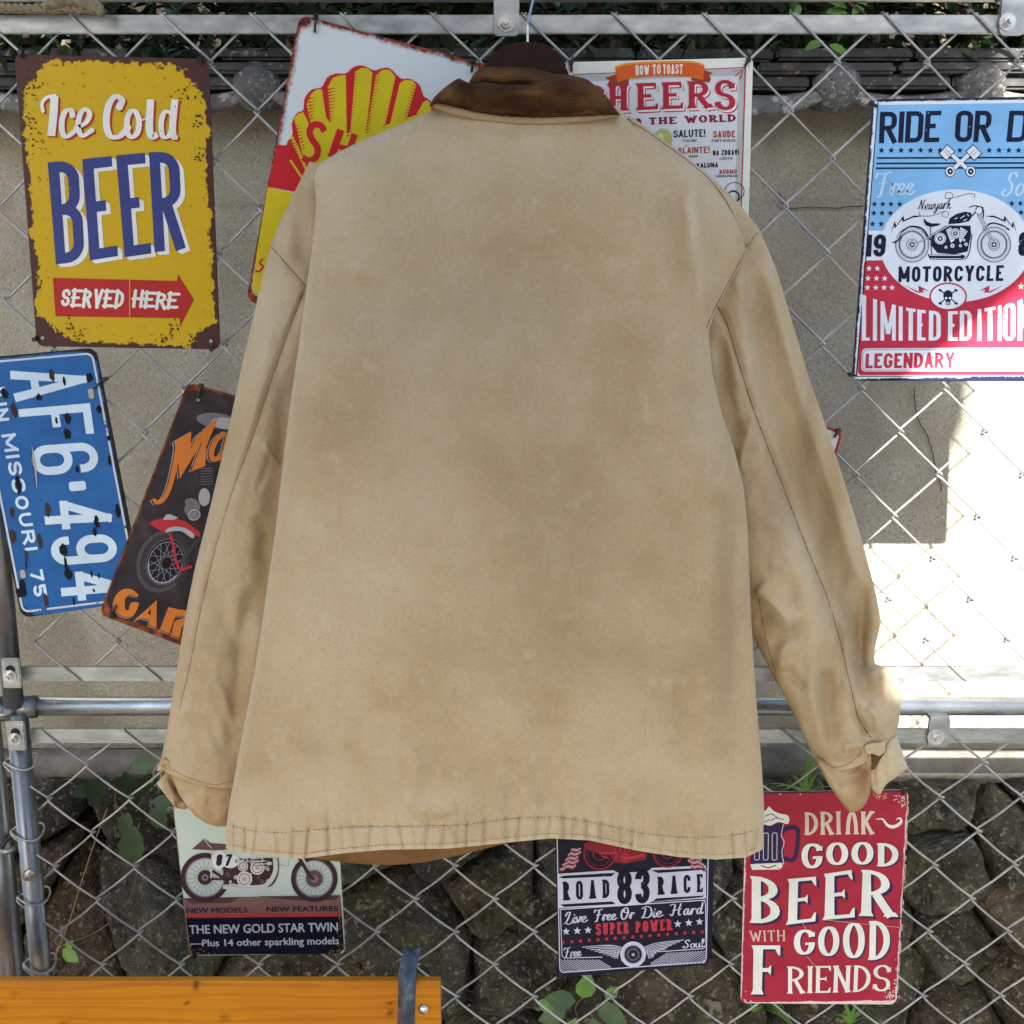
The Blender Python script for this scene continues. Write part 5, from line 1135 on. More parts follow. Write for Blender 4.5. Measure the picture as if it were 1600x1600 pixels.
# ---------------------------------------------------------------- 6 garage sign
def sign_garage():
    m = panel_mat('black_garage_enamel', (.195, .27), (.018, .014, .018), (.36, .10, .02), width=.0018, amp=.0022, nsc=130, soft=.0012, base_cols=[(.3, (.016, .013, .018)), (.55, (.035, .028, .033)), (.75, (.07, .055, .06))], rust2=(.05, .015, .01), corner=.017)
    S = Sign('tin_sign', 'dark tilted tin sign with red motorcycle and orange letters, half behind the left sleeve', [(293, 597), (572, 676), (424, 1062), (154, 960)], -.0145, 14, m, 'tin signs tied to the fence')
    z = Zf(150, 600, 3.905); org = ink('orange', (.58, .17, .02), (140, .70)); shd = ink('grey_shadow', (.32, .28, .30), (90, .6)); blk = ink('soft_black', (.010, .008, .012)); gy = ink('metal_grey', (.16, .15, .17), (60, .66)); gl = ink('metal_light', (.38, .39, .42)); red = ink('fender_red', (.42, .02, .03)); tyre = ink('tyre', (.045, .038, .045)); tl = ink('tyre_line', (.12, .11, .12)); chrome = ink('chrome', (.26, .28, .36))
    S.ell(*z(745, 225), 34, 12, gy, 1, 'headlamp', 8); S.ell(*z(790, 240), 22, 9, gl, 2, 'headlamp', 8)
    def M(dx, dy, mm, lay, g=0):
        o = lambda x, y: z(x + dx, y + dy)
        S.poly([o(478, 350), o(583, 288), o(578, 400), o(512, 578), o(500, 455)], mm, lay, 'lettering')
        S.poly([o(610, 322), o(748, 200), o(712, 290), o(675, 380), o(668, 500), o(580, 534), o(650, 350), o(512, 578), o(575, 405)], mm, lay, 'lettering')
        S.line([o(505, 380), o(478, 520), o(450, 630), o(415, 700), o(372, 722), o(352, 700)], 34 / 3.9, mm, lay, 'lettering', True, taper=lambda u: 1 - .35 * u)
        S.line([o(790, 300), o(735, 340), (o(705, 420)), o(718, 458), o(765, 440), o(800, 380)], 32 / 3.9, mm, lay, 'lettering', True); S.line([o(820, 290), o(790, 400), o(800, 450)], 34 / 3.9, mm, lay, 'lettering', True)
    M(-14, 6, shd, 2); M(-7, 5, blk, 3); M(0, 0, org, 4)
    for k in range(7): S.line([z(640, 515 + 16 * k), z(715, 513 + 16 * k)], 1.0, gy, 2, 'engine_fins')
    S.ell(*z(662, 690), 9, 14, gl, 3, 'lamp'); S.ell(*z(590, 735), 13, 9, gy, 2, 'horn', 30); S.ell(*z(575, 765), 9, 10, gy, 2, 'horn'); S.ell(*z(600, 798), 10, 8.6, gl, 3, 'horn', -20); S.ell(*z(600, 798), 8, 6.6, gy, 4, 'horn', -20)
    for k in range(4): S.line([z(582 + 9 * k, 780), z(586 + 9 * k, 815)], .7, gl, 5, 'horn')
    c = z(410, 1080)
    S.ell(c[0], c[1], 40, 51, tyre, 2, 'tyre', 24, n=48)
    for f in (.97, .93, .88): S.ring(c[0], c[1], 40 * f, 51 * f, .8, tl, 3, 'tyre', 24, a0=30, a1=250)
    S.ell(c[0] + 4, c[1] + 1, 29, 37, ink('wheel_dark', (.014, .012, .018)), 4, 'wheel', 24); S.ring(c[0] + 4, c[1] + 1, 29, 37, 1.2, tl, 5, 'wheel', 24); S.ring(c[0] + 4, c[1] + 2, 25.5, 33, 2.6, chrome, 5, 'wheel', 24, a0=20, a1=160); S.ring(c[0] + 4, c[1] + 2, 26, 33, .9, chrome, 5, 'wheel', 24)
    rnd = random.Random(2)
    for k in range(24):
        a = k * .262; ca, sa = math.cos(R_(24)), math.sin(R_(24)); e = (25 * math.cos(a), 32 * math.sin(a)); h = (8 * math.cos(a + .9 * (-1) ** k), 10 * math.sin(a + .9 * (-1) ** k))
        S.line([(c[0] + 4 + h[0] * ca - h[1] * sa, c[1] + 2 + h[0] * sa + h[1] * ca), (c[0] + 4 + e[0] * ca - e[1] * sa, c[1] + 2 + e[0] * sa + e[1] * ca)], .6, chrome, 5, 'wheel')
    S.ell(c[0] + 6, c[1] + 3, 9, 11, blk, 6, 'wheel', 24); S.ring(c[0] + 6, c[1] + 3, 8, 10, .7, gy, 7, 'wheel', 24)
    for d in (0, 16): S.line([z(640 + d, 920), z(510 + d, 1090)], 2.6, blk, 8, 'fork'); S.line([z(640 + d, 920), z(510 + d, 1090)], .8, gy, 9, 'fork')
    S.poly([z(*p) for p in crom([np.array(p, float) for p in [(332, 852), (385, 822), (460, 818), (540, 835), (600, 875), (640, 910), (620, 930), (560, 885), (480, 880), (430, 905)]], 4, True)], red, 6, 'fender'); S.poly([z(*p) for p in [(410, 825), (430, 795), (455, 793), (505, 815), (470, 828)]], gl, 7, 'fender'); S.poly([z(*p) for p in crom([np.array(p, float) for p in [(428, 905), (440, 880), (490, 868), (550, 880), (600, 915), (590, 940), (530, 900), (480, 895)]], 4, True)], gl, 8, 'fender')
    S.line([z(455, 910), z(475, 990), z(490, 1080), z(520, 1128), z(590, 1110)], 4.2, red, 9, 'fender_stay', True)
    def GAR(dx, dy, mm, lay):
        o = lambda x, y: z(x + dx, y + dy)
        S.poly([o(*p) for p in crom([np.array(p, float) for p in [(262, 1290), (225, 1255), (170, 1250), (125, 1285), (108, 1345), (130, 1395), (175, 1420), (215, 1418), (242, 1395), (262, 1335), (215, 1335), (205, 1375), (180, 1372), (180, 1310), (205, 1285), (235, 1292)]], 4, True)], mm, lay, 'lettering')
        S.poly([o(372, 1318), o(370, 1488), o(322, 1470), o(326, 1440), o(275, 1425), o(245, 1442), o(235, 1440)], mm, lay, 'lettering'); 
        S.poly([o(445, 1360), o(500, 1372), o(448, 1520), o(392, 1500)], mm, lay, 'lettering'); S.line([o(490, 1395), o(545, 1400), o(560, 1440), o(490, 1460)], 10, mm, lay, 'lettering', True); S.poly([o(480, 1450), o(530, 1460), o(510, 1548), o(462, 1530)], mm, lay, 'lettering')
    GAR(-6, 8, shd, 2); GAR(-3, 4, blk, 3); GAR(0, 0, org, 4); S.poly([z(318, 1395), z(335, 1370), z(335, 1412)], blk, 6, 'lettering')
    S.done(); S.hole(310, 624, 3); S.tie(310, 622, 5, -20, (3, -2)); S.tie(181, 946, -5, 14, (-2, 6)); S.done()

# ---------------------------------------------------------------- 7 gold star sign
def sign_gold():
    m = panel_mat('pale_green_enamel', (.19, .235), (.40, .48, .42), (.22, .17, .08), width=.0012, amp=.0016, nsc=200, soft=.0005, base_cols=[(.3, (.46, .55, .46)), (.65, (.47, .58, .59))])
    S = Sign('tin_sign', 'pale green tin sign of a racing motorcycle over black lettering THE NEW GOLD STAR TWIN', [(262, 1190), (522, 1190), (540, 1490), (296, 1494)], -.0085, 9, m, 'tin signs tied to the fence')
    z = Zf(250, 1200, 4); nav = ink('night_navy', (.008, .010, .028)); brn = ink('sand_brown', (.22, .12, .11)); br2 = ink('shade_brown', (.10, .05, .05)); red = ink('stripe_red', (.50, .05, .06)); wh = ink('type_white', (.62, .68, .74)); blk = ink('type_black', (.02, .018, .03)); tyre = ink('old_tyre', (.05, .028, .032)); rim = ink('old_rim', (.20, .17, .25)); mt = ink('engine_metal', (.34, .34, .34)); ml = ink('engine_light', (.52, .54, .54)); sea = ink('seat_brown', (.11, .065, .07)); gb = ink('pale_field', (.50, .62, .64))
    S.poly([z(148, 812), z(1128, 792), z(1136, 905), z(160, 912)], brn, 2, 'ground_strip'); S.poly([z(150, 815), z(500, 806), z(440, 842), z(200, 846)], br2, 3, 'ground_strip'); S.poly([z(620, 800), z(1128, 795), z(1090, 822), z(860, 828)], br2, 3, 'ground_strip')
    S.poly([z(162, 912), z(1136, 903), z(1137, 926), z(163, 936)], red, 3, 'red_line'); S.poly([z(164, 936), z(1137, 926), z(1150, 1130), z(1120, 1160), z(215, 1166), z(190, 1140)], nav, 2, 'black_band')
    S.bfont('NEW MODELS', ZQ(z, (167, 872), (548, 868), (548, 900), (168, 904)), blk, .028, 4); S.bfont('NEW FEATURES', ZQ(z, (668, 864), (1110, 858), (1112, 890), (670, 896)), blk, .028, 4)
    S.bfont('THE NEW GOLD STAR TWIN', ZQ(z, (183, 978), (1110, 960), (1112, 1018), (186, 1034)), wh, .038, 4); S.bfont('\u2014Plus 14 other sparkling models', ZQ(z, (190, 1070), (1114, 1050), (1118, 1098), (192, 1113)), wh, .034, 4)
    bike_wheel(S, *z(283, 682), 38.5, tyre, rim, tyre, rim, 4, .22, 40, .30); bike_wheel(S, *z(965, 690), 36.5, tyre, rim, sea, rim, 4, .2, 40, .36)
    S.poly([z(*p) for p in [(200, 505), (275, 440), (320, 470), (345, 500), (335, 512)]], sea, 7, 'seat'); S.line([z(275, 442), z(325, 500)], 1.2, ml, 8, 'seat'); S.poly([z(*p) for p in [(318, 468), (440, 475), (440, 505), (340, 512)]], sea, 7, 'seat')
    S.ell(*z(372, 570), 11, 15, wh, 8, 'number_plate', 10); S.ell(*z(440, 575), 14, 12, wh, 8, 'number_plate'); S.text('87', ZQ(z, (358, 535), (455, 535), (440, 608), (350, 608)), blk, 2.2, 2, gap=5, R=6, layer=10)
    rnd = random.Random(9)
    S.poly([z(*p) for p in [(400, 625), (500, 600), (640, 560), (720, 560), (725, 700), (640, 745), (460, 720), (390, 700)]], tyre, 5, 'engine')
    for _ in range(60):
        x, y = rnd.uniform(410, 700), rnd.uniform(560, 725); S.ell(*z(x, y), rnd.uniform(1, 4.5), rnd.uniform(1, 4), rnd.choice([mt, ml, tyre, sea]), 6 + rnd.randint(0, 2), 'engine', n=14)
    for c, r in (((530, 690), 12), ((610, 620), 11), ((520, 610), 8)): S.ell(*z(*c), r, r, ml, 9, 'engine'); S.ring(*z(*c), r * .7, r * .7, 1, tyre, 10, 'engine'); S.ell(*z(*c), r * .3, r * .3, mt, 10, 'engine')
    for k in range(6): S.line([z(570 + k * 4, 570 + k * 9), z(660 + k * 4, 568 + k * 9)], 1, ml if k % 2 else tyre, 9, 'engine')
    S.line([z(720, 560), z(722, 640), z(680, 715), z(610, 742), z(395, 738)], 7, ml, 10, 'exhaust', True); S.line([z(735, 560), z(738, 640), z(700, 725), z(610, 748)], 2.4, tyre, 9, 'exhaust', True); S.line([z(395, 728), z(580, 746)], 1, mt, 11, 'exhaust'); S.line([z(330, 640), z(420, 700)], 4, tyre, 9, 'frame'); S.line([z(310, 690), z(400, 690)], 3, tyre, 9, 'frame'); S.line([z(330, 520), z(320, 690)], 3, ml, 8, 'frame')
    S.line([z(870, 555), z(930, 660), z(960, 690)], 5.5, tyre, 9, 'fork'); S.line([z(890, 555), z(915, 600)], 3, ml, 10, 'fork'); S.line([z(750, 600), z(800, 610), z(805, 565)], .5, tyre, 5, 'cable', True)
    rs = ink('rust_chip', (.20, .13, .06)); 
    for (cx, cy, sx, sy, n) in ((190, 1110, 12, 30, 12), (250, 1140, 40, 14, 16), (1125, 1100, 16, 34, 18), (1130, 960, 8, 40, 10), (1085, 1150, 30, 10, 10)):
        for _ in range(n):
            x, y = z(rnd.gauss(cx, sx), rnd.gauss(cy, sy)); S.poly([(x + rnd.uniform(.5, 2.2) * math.cos(a), y + rnd.uniform(.5, 2.2) * math.sin(a)) for a in np.linspace(0, 6.28, 7, endpoint=False)], rs, 5, 'rust_chip')
    S.done(); S.tie(301, 1484, 3, 10, (3, 5)); S.done()

# ---------------------------------------------------------------- 8 race sign
def sign_race():
    m = mat('black_violet_enamel', (.012, .010, .022), .4, 0, spec=.12, cols=[(.3, (.008, .007, .016)), (.7, (.016, .013, .030))], scale=25)
    S = Sign('tin_sign', 'black tin sign reading ROAD RACE 83, under the jacket hem', [(866, 1250), (1118, 1240), (1112, 1507), (873, 1528)], -.0085, 12, m, 'tin signs tied to the fence')
    z = Zf(860, 1300, 5.926); wh = ink('lavender_white', (.50, .52, .68), (180, .72)); blk = ink('race_black', (.012, .010, .022), (150, .66)); bc = ink('race_black_clean', (.012, .010, .022)); red = ink('race_red', (.40, .03, .06), (160, .70)); dr = ink('dark_red', (.20, .012, .02)); dr2 = ink('darker_red', (.09, .008, .012)); gy = ink('hub_grey', (.10, .10, .12))
    S.line(rpoly([np.array(z(*p)) for p in [(55, -250), (1470, -300), (1442, 1200), (88, 1300)]], 7, True), 1.6, wh, 2, 'border_line', closed=True)
    # red motorcycle in smoke
    for cx, sg in ((205, 1), (1330, -1)):
        for k in range(5):
            P = [z(cx + sg * (-120 + 26 * k) + 30 * j * sg, 340 - 42 * k + 10 * math.sin(j * 2 + k) - 6 * j) for j in range(6 - k // 2)]
            S.line(P, 5, ink('smoke', (.42, .28, .34)), 2, 'smoke', True, taper=lambda u: .5 + .5 * math.sin(u * 3)); S.line([(p[0], p[1] + 2.4) for p in P], 2, dr, 3, 'smoke', True)
    for cx, cy, r in ((455, 200, 24), (1085, 190, 22)):
        c = z(cx, cy); S.ring(c[0], c[1], r, r, 3, dr, 3, 'motorcycle'); S.ring(c[0], c[1], r * .78, r * .78, 1, dr, 3, 'motorcycle'); S.ring(c[0], c[1], r * .4, r * .4, 2, dr, 3, 'motorcycle')
    S.poly([z(*p) for p in [(300, 120), (340, 90), (700, 100), (900, 200), (880, 250), (700, 290), (590, 280), (560, 215), (420, 190), (340, 160)]], dr, 4, 'motorcycle')
    S.line([z(450, 195), z(620, 190), z(600, 250)], 3, red, 5, 'motorcycle'); S.ell(*z(690, 235), 6.5, 6.5, red, 5, 'motorcycle'); S.ring(*z(690, 235), 4, 4, .9, dr2, 6, 'motorcycle'); S.line([z(720, 240), z(870, 210)], 4, red, 5, 'motorcycle'); S.line([z(470, 215), z(540, 240)], 2, red, 5, 'motorcycle')
    for k in range(8): S.line([z(610 + 20 * k, 130), z(600 + 22 * k, 185)], 1.2, dr2 if k % 2 else red, 5, 'motorcycle')
    S.script('By', [(867, 1302), (884, 1301), (884, 1314), (867, 1315)], wh, 1.2, 3) if 0 else None
    # banner
    S.poly([z(*p) for p in [(72, 385), (580, 352), (635, 380), (905, 360), (940, 330), (1440, 308), (1440, 612), (940, 645), (900, 660), (640, 680), (590, 680), (80, 705)]], wh, 2, 'banner')
    S.poly([z(*p) for p in [(80, 415), (130, 402), (600, 375), (565, 408), (115, 428)]], blk, 3, 'banner'); S.poly([z(*p) for p in [(930, 352), (1430, 330), (1440, 345), (1000, 378)]], blk, 3, 'banner'); S.poly([z(*p) for p in [(90, 668), (570, 640), (605, 665), (130, 692)]], blk, 3, 'banner'); S.poly([z(*p) for p in [(940, 642), (985, 612), (1432, 585), (1395, 603)]], blk, 3, 'banner')
    S.text('ROAD', ZQ(z, (110, 458), (545, 435), (548, 605), (115, 632)), blk, 2.3, 1.9, gap=9, R=6, serif=1.0, layer=4); S.text('RACE', ZQ(z, (988, 412), (1410, 385), (1412, 552), (990, 580)), blk, 2.3, 1.9, gap=9, R=6, serif=1.0, layer=4); S.text('83', ZQ(z, (615, 355), (920, 338), (918, 655), (620, 668)), blk, 5.0, 4.4, gap=5, R=12, layer=5)
    S.line(rpoly([np.array(z(*p)) for p in [(92, 715), (1435, 628), (1440, 1075), (1090, 1100), (1000, 1105)]], 6), 1.3, wh, 2, 'border_line'); S.line(rpoly([np.array(z(*p)) for p in [(92, 712), (108, 1165), (480, 1155)]], 6), 1.3, wh, 2, 'border_line'); S.line([z(92, 715), z(1435, 628)], 1.6, wh, 2, 'border_line')
    for st, q, w in (('Live', [(125, 740), (345, 720), (345, 828), (125, 848)], 2.6), ('Free', [(412, 718), (612, 700), (610, 808), (412, 822)], 2.6), ('Or', [(650, 700), (780, 690), (780, 795), (650, 808)], 2.6), ('Die', [(845, 690), (1045, 675), (1040, 780), (840, 795)], 2.6), ('Hard', [(1120, 665), (1420, 650), (1415, 750), (1115, 775)], 2.6), ('Free', [(130, 1070), (285, 1055), (285, 1145), (130, 1158)], 2.2), ('Soul', [(1225, 1000), (1425, 985), (1425, 1060), (1225, 1072)], 2.2)):
        S.script(st, ZQ(z, *q), wh, w, 4)
    S.text('SUPER', ZQ(z, (415, 845), (725, 825), (730, 935), (418, 955)), red, 2.0, 1.5, gap=2, R=5, serif=.9, layer=4); S.text('POWER', ZQ(z, (785, 825), (1125, 800), (1130, 905), (785, 928)), red, 2.0, 1.5, gap=2, R=5, serif=.9, layer=4)
    for x, y in ((146, 918), (248, 912), (348, 906), (1178, 848), (1280, 838), (1380, 828)): S.star(*z(x, y), 6.3, wh, 4)
    for k in range(17): S.star(*z(118 + 80.5 * k, 1018 - 6.1 * k), 3.8, red, 4)
    for sg in (1, -1):
        cx = 765
        for k in range(9):
            P = [z(cx + sg * (-(90 + 8 * k)), 1070 + 12 * k - sg * 0), z(cx + sg * (-(220 - 4 * k)), 1045 + 15 * k - (20 if sg < 0 else 0)), z(cx + sg * (-(470 - 38 * k)), 1062 + 13 * k - (66 - 4 * k if sg < 0 else 0))]
            S.line(P, 1.15, wh, 4, 'wing', True)
        for k in range(7): S.line([z(cx + sg * -(100 + 30 * k), 1090 + 4 * k - (k * 4 if sg < 0 else 0)), z(cx + sg * -(110 + 35 * k), 1190 - 18 * k - (k * 4 if sg < 0 else 0))], .9, wh, 4, 'wing')
    for k in range(-5, 13):
        x0, y0 = (95 + 29 * k, 1180) if k >= 0 else (95, 1180 - 20 * k)
        t = (1296 - .085 * (x0 - 95) - y0) / (.62 + .085); x1 = min(x0 + t, 560)
        if x1 > x0: S.line([z(x0, y0), z(x1, y0 + (x1 - x0) * .62)], .95, wh, 3, 'hatching')
        x0, y0 = (1436 - 29 * k, 1096 + 1.6 * k) if k >= 0 else (1436, 1096 - 20 * k)
        t = (1212 + .062 * (1436 - x0) - y0) / (.62 - .062); x1 = max(x0 - t, 930)
        if x1 < x0: S.line([z(x0, y0), z(x1, y0 + (x0 - x1) * .62)], .95, wh, 3, 'hatching')
    c = z(765, 1128)
    for r, mm, l in ((20.5, bc, 5), (20, wh, 6), (15.2, ink('ring_blue', (.30, .31, .48)), 7), (13.4, bc, 8), (10.5, gy, 9), (7, bc, 10), (3.4, gy, 11), (1.8, wh, 12)): S.ell(c[0], c[1], r, r, mm, l, 'wheel_emblem')
    for k in range(8): a = k * .785; S.ell(c[0] + 8.6 * math.cos(a), c[1] + 8.6 * math.sin(a), 1, 1, bc, 11, 'wheel_emblem', n=8)
    S.line([z(70, 1330 - 30), z(1440, 1205)], 1.2, ink('violet_edge', (.06, .04, .35)), 1, 'border_line')
    S.done(); S.tie(1109, 1498, 6, -1, (2, 4)); S.tie(877, 1522, -5, 3, (-2, 3)); S.done()

# ---------------------------------------------------------------- 9 drink good beer sign
def sign_drink():
    m = panel_mat('red_beer_enamel', (.19, .24), (.28, .012, .03), (.62, .50, .50), width=.0012, amp=.0018, nsc=330, soft=.0004, spk=(260, .68, .010), base_cols=[(.3, (.26, .011, .028)), (.7, (.34, .02, .042))])
    S = Sign('tin_sign', 'red tin sign reading DRINK GOOD BEER WITH GOOD FRIENDS, below the right cuff', [(1166, 1238), (1420, 1234), (1401, 1570), (1157, 1568)], -.0085, 11, m, 'tin signs tied to the fence')
    z = Zf(1100, 1200, 4); wh = ink('letter_white', (.66, .68, .64), (190, .67)); cr = ink('letter_cream', (.58, .50, .40), (150, .64)); nv = ink('letter_shade', (.035, .022, .075)); pk = ink('letter_pink', (.55, .42, .36))
    S.line([(1168, 1239), (1419, 1235)], 2.2, nv, 2, 'worn_edge'); S.line([(1420, 1240), (1412, 1400), (1402, 1560)], 1.4, ink('edge_pink', (.6, .42, .42), (90, .5)), 2, 'worn_edge')
    def T(st, q, a, b, sf=2, sh=(3.4, 3.2), mm=wh, gap=3, R=1e9, sth=None):
        q = ZQ(z, *q)
        if sh:
            for f in (1, .55): S.text(st, q, nv, a, b, gap=gap, R=R, serif=sf, layer=2, off=(sh[0] * f, sh[1] * f), st_h=sth)
        S.text(st, q, mm, a, b, gap=gap, R=R, serif=sf, layer=4, st_h=sth)
    T('DRI', [(625, 275), (855, 268), (858, 413), (625, 418)], 3.0, 1.5, 1.4, None, cr, 2.5); T('nK', [(880, 272), (1062, 268), (1064, 412), (880, 413)], 3.0, 1.5, 1.4, None, cr, 2.5)
    S.line([z(1075, 318), z(1115, 318), z(1145, 355), z(1185, 365), z(1228, 340), z(1225, 312), z(1200, 318)], 4.6, wh, 4, 'flourish', True, taper=lambda u: .35 + .8 * math.sin(u * 3.1) ** 2)
    T('G', [(605, 472), (742, 468), (742, 622), (607, 628)], 4.8, 2.0, 1.5, (2.4, 2)); T('OO', [(762, 465), (1058, 460), (1058, 600), (762, 605)], 5.0, 1.8, 0, (2.4, 2), gap=5); T('D', [(1078, 468), (1220, 466), (1215, 618), (1078, 612)], 5.0, 1.8, 2, (2.4, 2))
    T('B', [(286, 672), (470, 690), (480, 972), (283, 965)], 7.2, 2.6, 3.2, (4.4, 3.6)); T('E', [(520, 692), (704, 676), (700, 955), (510, 978)], 7.0, 2.6, 3.2, (5, 4)); T('E', [(748, 660), (925, 634), (946, 930), (738, 948)], 7.2, 2.8, 3.2, (5, 4)); T('R', [(980, 634), (1166, 640), (1208, 928), (965, 922)], 7.2, 2.6, 3.2, (5, 4))
    T('WITH', [(280, 1015), (508, 1010), (508, 1080), (285, 1082)], 1.3, .7, 1.0, None, pk, 1.8)
    T('G', [(557, 1012), (694, 1005), (694, 1160), (560, 1168)], 4.8, 1.9, 1.5, (2, 2.4)); T('O', [(712, 992), (845, 985), (845, 1170), (712, 1175)], 4.8, 1.9, 0, (2, 2.6)); T('O', [(866, 970), (1004, 962), (1004, 1182), (868, 1188)], 5, 1.9, 0, (2, 2.6)); T('D', [(1028, 955), (1165, 950), (1163, 1196), (1022, 1198)], 5, 2, 2, (2, 2.6))
    T('F', [(295, 1106), (490, 1106), (470, 1414), (292, 1412)], 7.2, 3, 3.2, (4.6, 3.6))
    T('RIENDS', [(518, 1238), (1172, 1228), (1162, 1392), (518, 1408)], 3.1, 1.4, 1.6, None, wh, 3)
    # mug
    P = lambda *p: [z(*q) for q in p]
    S.poly(P((290, 590), (300, 345), (370, 350), (500, 345), (485, 420), (498, 520), (490, 600), (480, 630), (300, 630), (286, 610)), nv, 3, 'mug')
    S.line(P((490, 400), (520, 375), (575, 375), (588, 420), (575, 540), (545, 575), (490, 560)), 6.6, nv, 2, 'mug', True)
    for x in (330, 385, 440):
        S.line(rpoly([np.array(z(*p)) for p in [(x - 15, 405), (x + 16, 403), (x + 14, 572), (x - 15, 574)]], 2.5, True), .9, wh, 5, 'mug', closed=True)
    S.poly(P((288, 600), (330, 596), (490, 590), (488, 618), (470, 632), (300, 634)), wh, 5, 'mug'); S.line(P((355, 606), (400, 620), (450, 604)), 1.6, nv, 6, 'mug', True); S.line(P((495, 350), (482, 420), (500, 460), (486, 520), (498, 600)), 1, wh, 5, 'mug', True)
    S.poly([z(*p) for p in crom([np.array(p, float) for p in [(290, 345), (310, 300), (350, 270), (385, 262), (405, 238), (430, 262), (470, 282), (520, 292), (532, 320), (520, 348), (470, 335), (440, 345), (410, 358), (370, 350), (330, 360)]], 3, True)], wh, 6, 'mug_foam')
    for q in ([(380, 300), (420, 285), (460, 310)], [(410, 330), (450, 310), (500, 320)], [(350, 320), (380, 335), (410, 315)]): S.line([z(*p) for p in q], 1.3, nv, 7, 'mug_foam', True)
    rnd = random.Random(8); ch = ink('chip_pink', (.64, .52, .52))
    for (cx, cy, sx, sy, n) in ((1200, 185, 40, 10, 18), (1250, 200, 10, 40, 22), (400, 158, 120, 3, 12), (248, 1440, 8, 25, 14), (270, 1470, 30, 6, 12), (1170, 1420, 20, 26, 30), (1100, 1468, 60, 5, 12), (1195, 1350, 5, 60, 10)):
        for _ in range(n):
            x, y = z(rnd.gauss(cx, sx), rnd.gauss(cy, sy))
            if 1163 < x < 1414 and 1240 < y < 1567: S.poly([(x + rnd.uniform(.4, 1.8) * math.cos(a), y + rnd.uniform(.4, 1.8) * math.sin(a)) for a in np.linspace(0, 6.28, 7, endpoint=False)], ch, 3, 'chipped_paint')
    for q in ([(735, 945), (1230, 995)], [(610, 955), (640, 1010)], [(640, 1170), (720, 1270)]): S.line([z(*p) for p in q], .5, ch, 6, 'scratch')
    S.done(); S.tie(1411, 1241, 2, -8, (2, 2)); S.done()

# ---------------------------------------------------------------- 10 small sign peeping from behind the right sleeve
def sign_peep():
    m = panel_mat('white_red_edge', (.15, .10), (.55, .60, .62), (.30, .02, .04), width=.003, amp=.0006, nsc=200, soft=.0004, corner=.004)
    S = Sign('tin_sign', 'white tin sign with a thin red edge, almost hidden behind the right sleeve', [(1120, 605), (1317, 675), (1262, 880), (1060, 815)], -.0105, 9, m, 'tin signs tied to the fence')
    S.tie(1304, 682, 5, -10, (4, -2)); S.done()
for f_ in (sign_beer, sign_shell, sign_cheers, sign_ride, sign_plate, sign_garage, sign_gold, sign_race, sign_drink, sign_peep): f_()
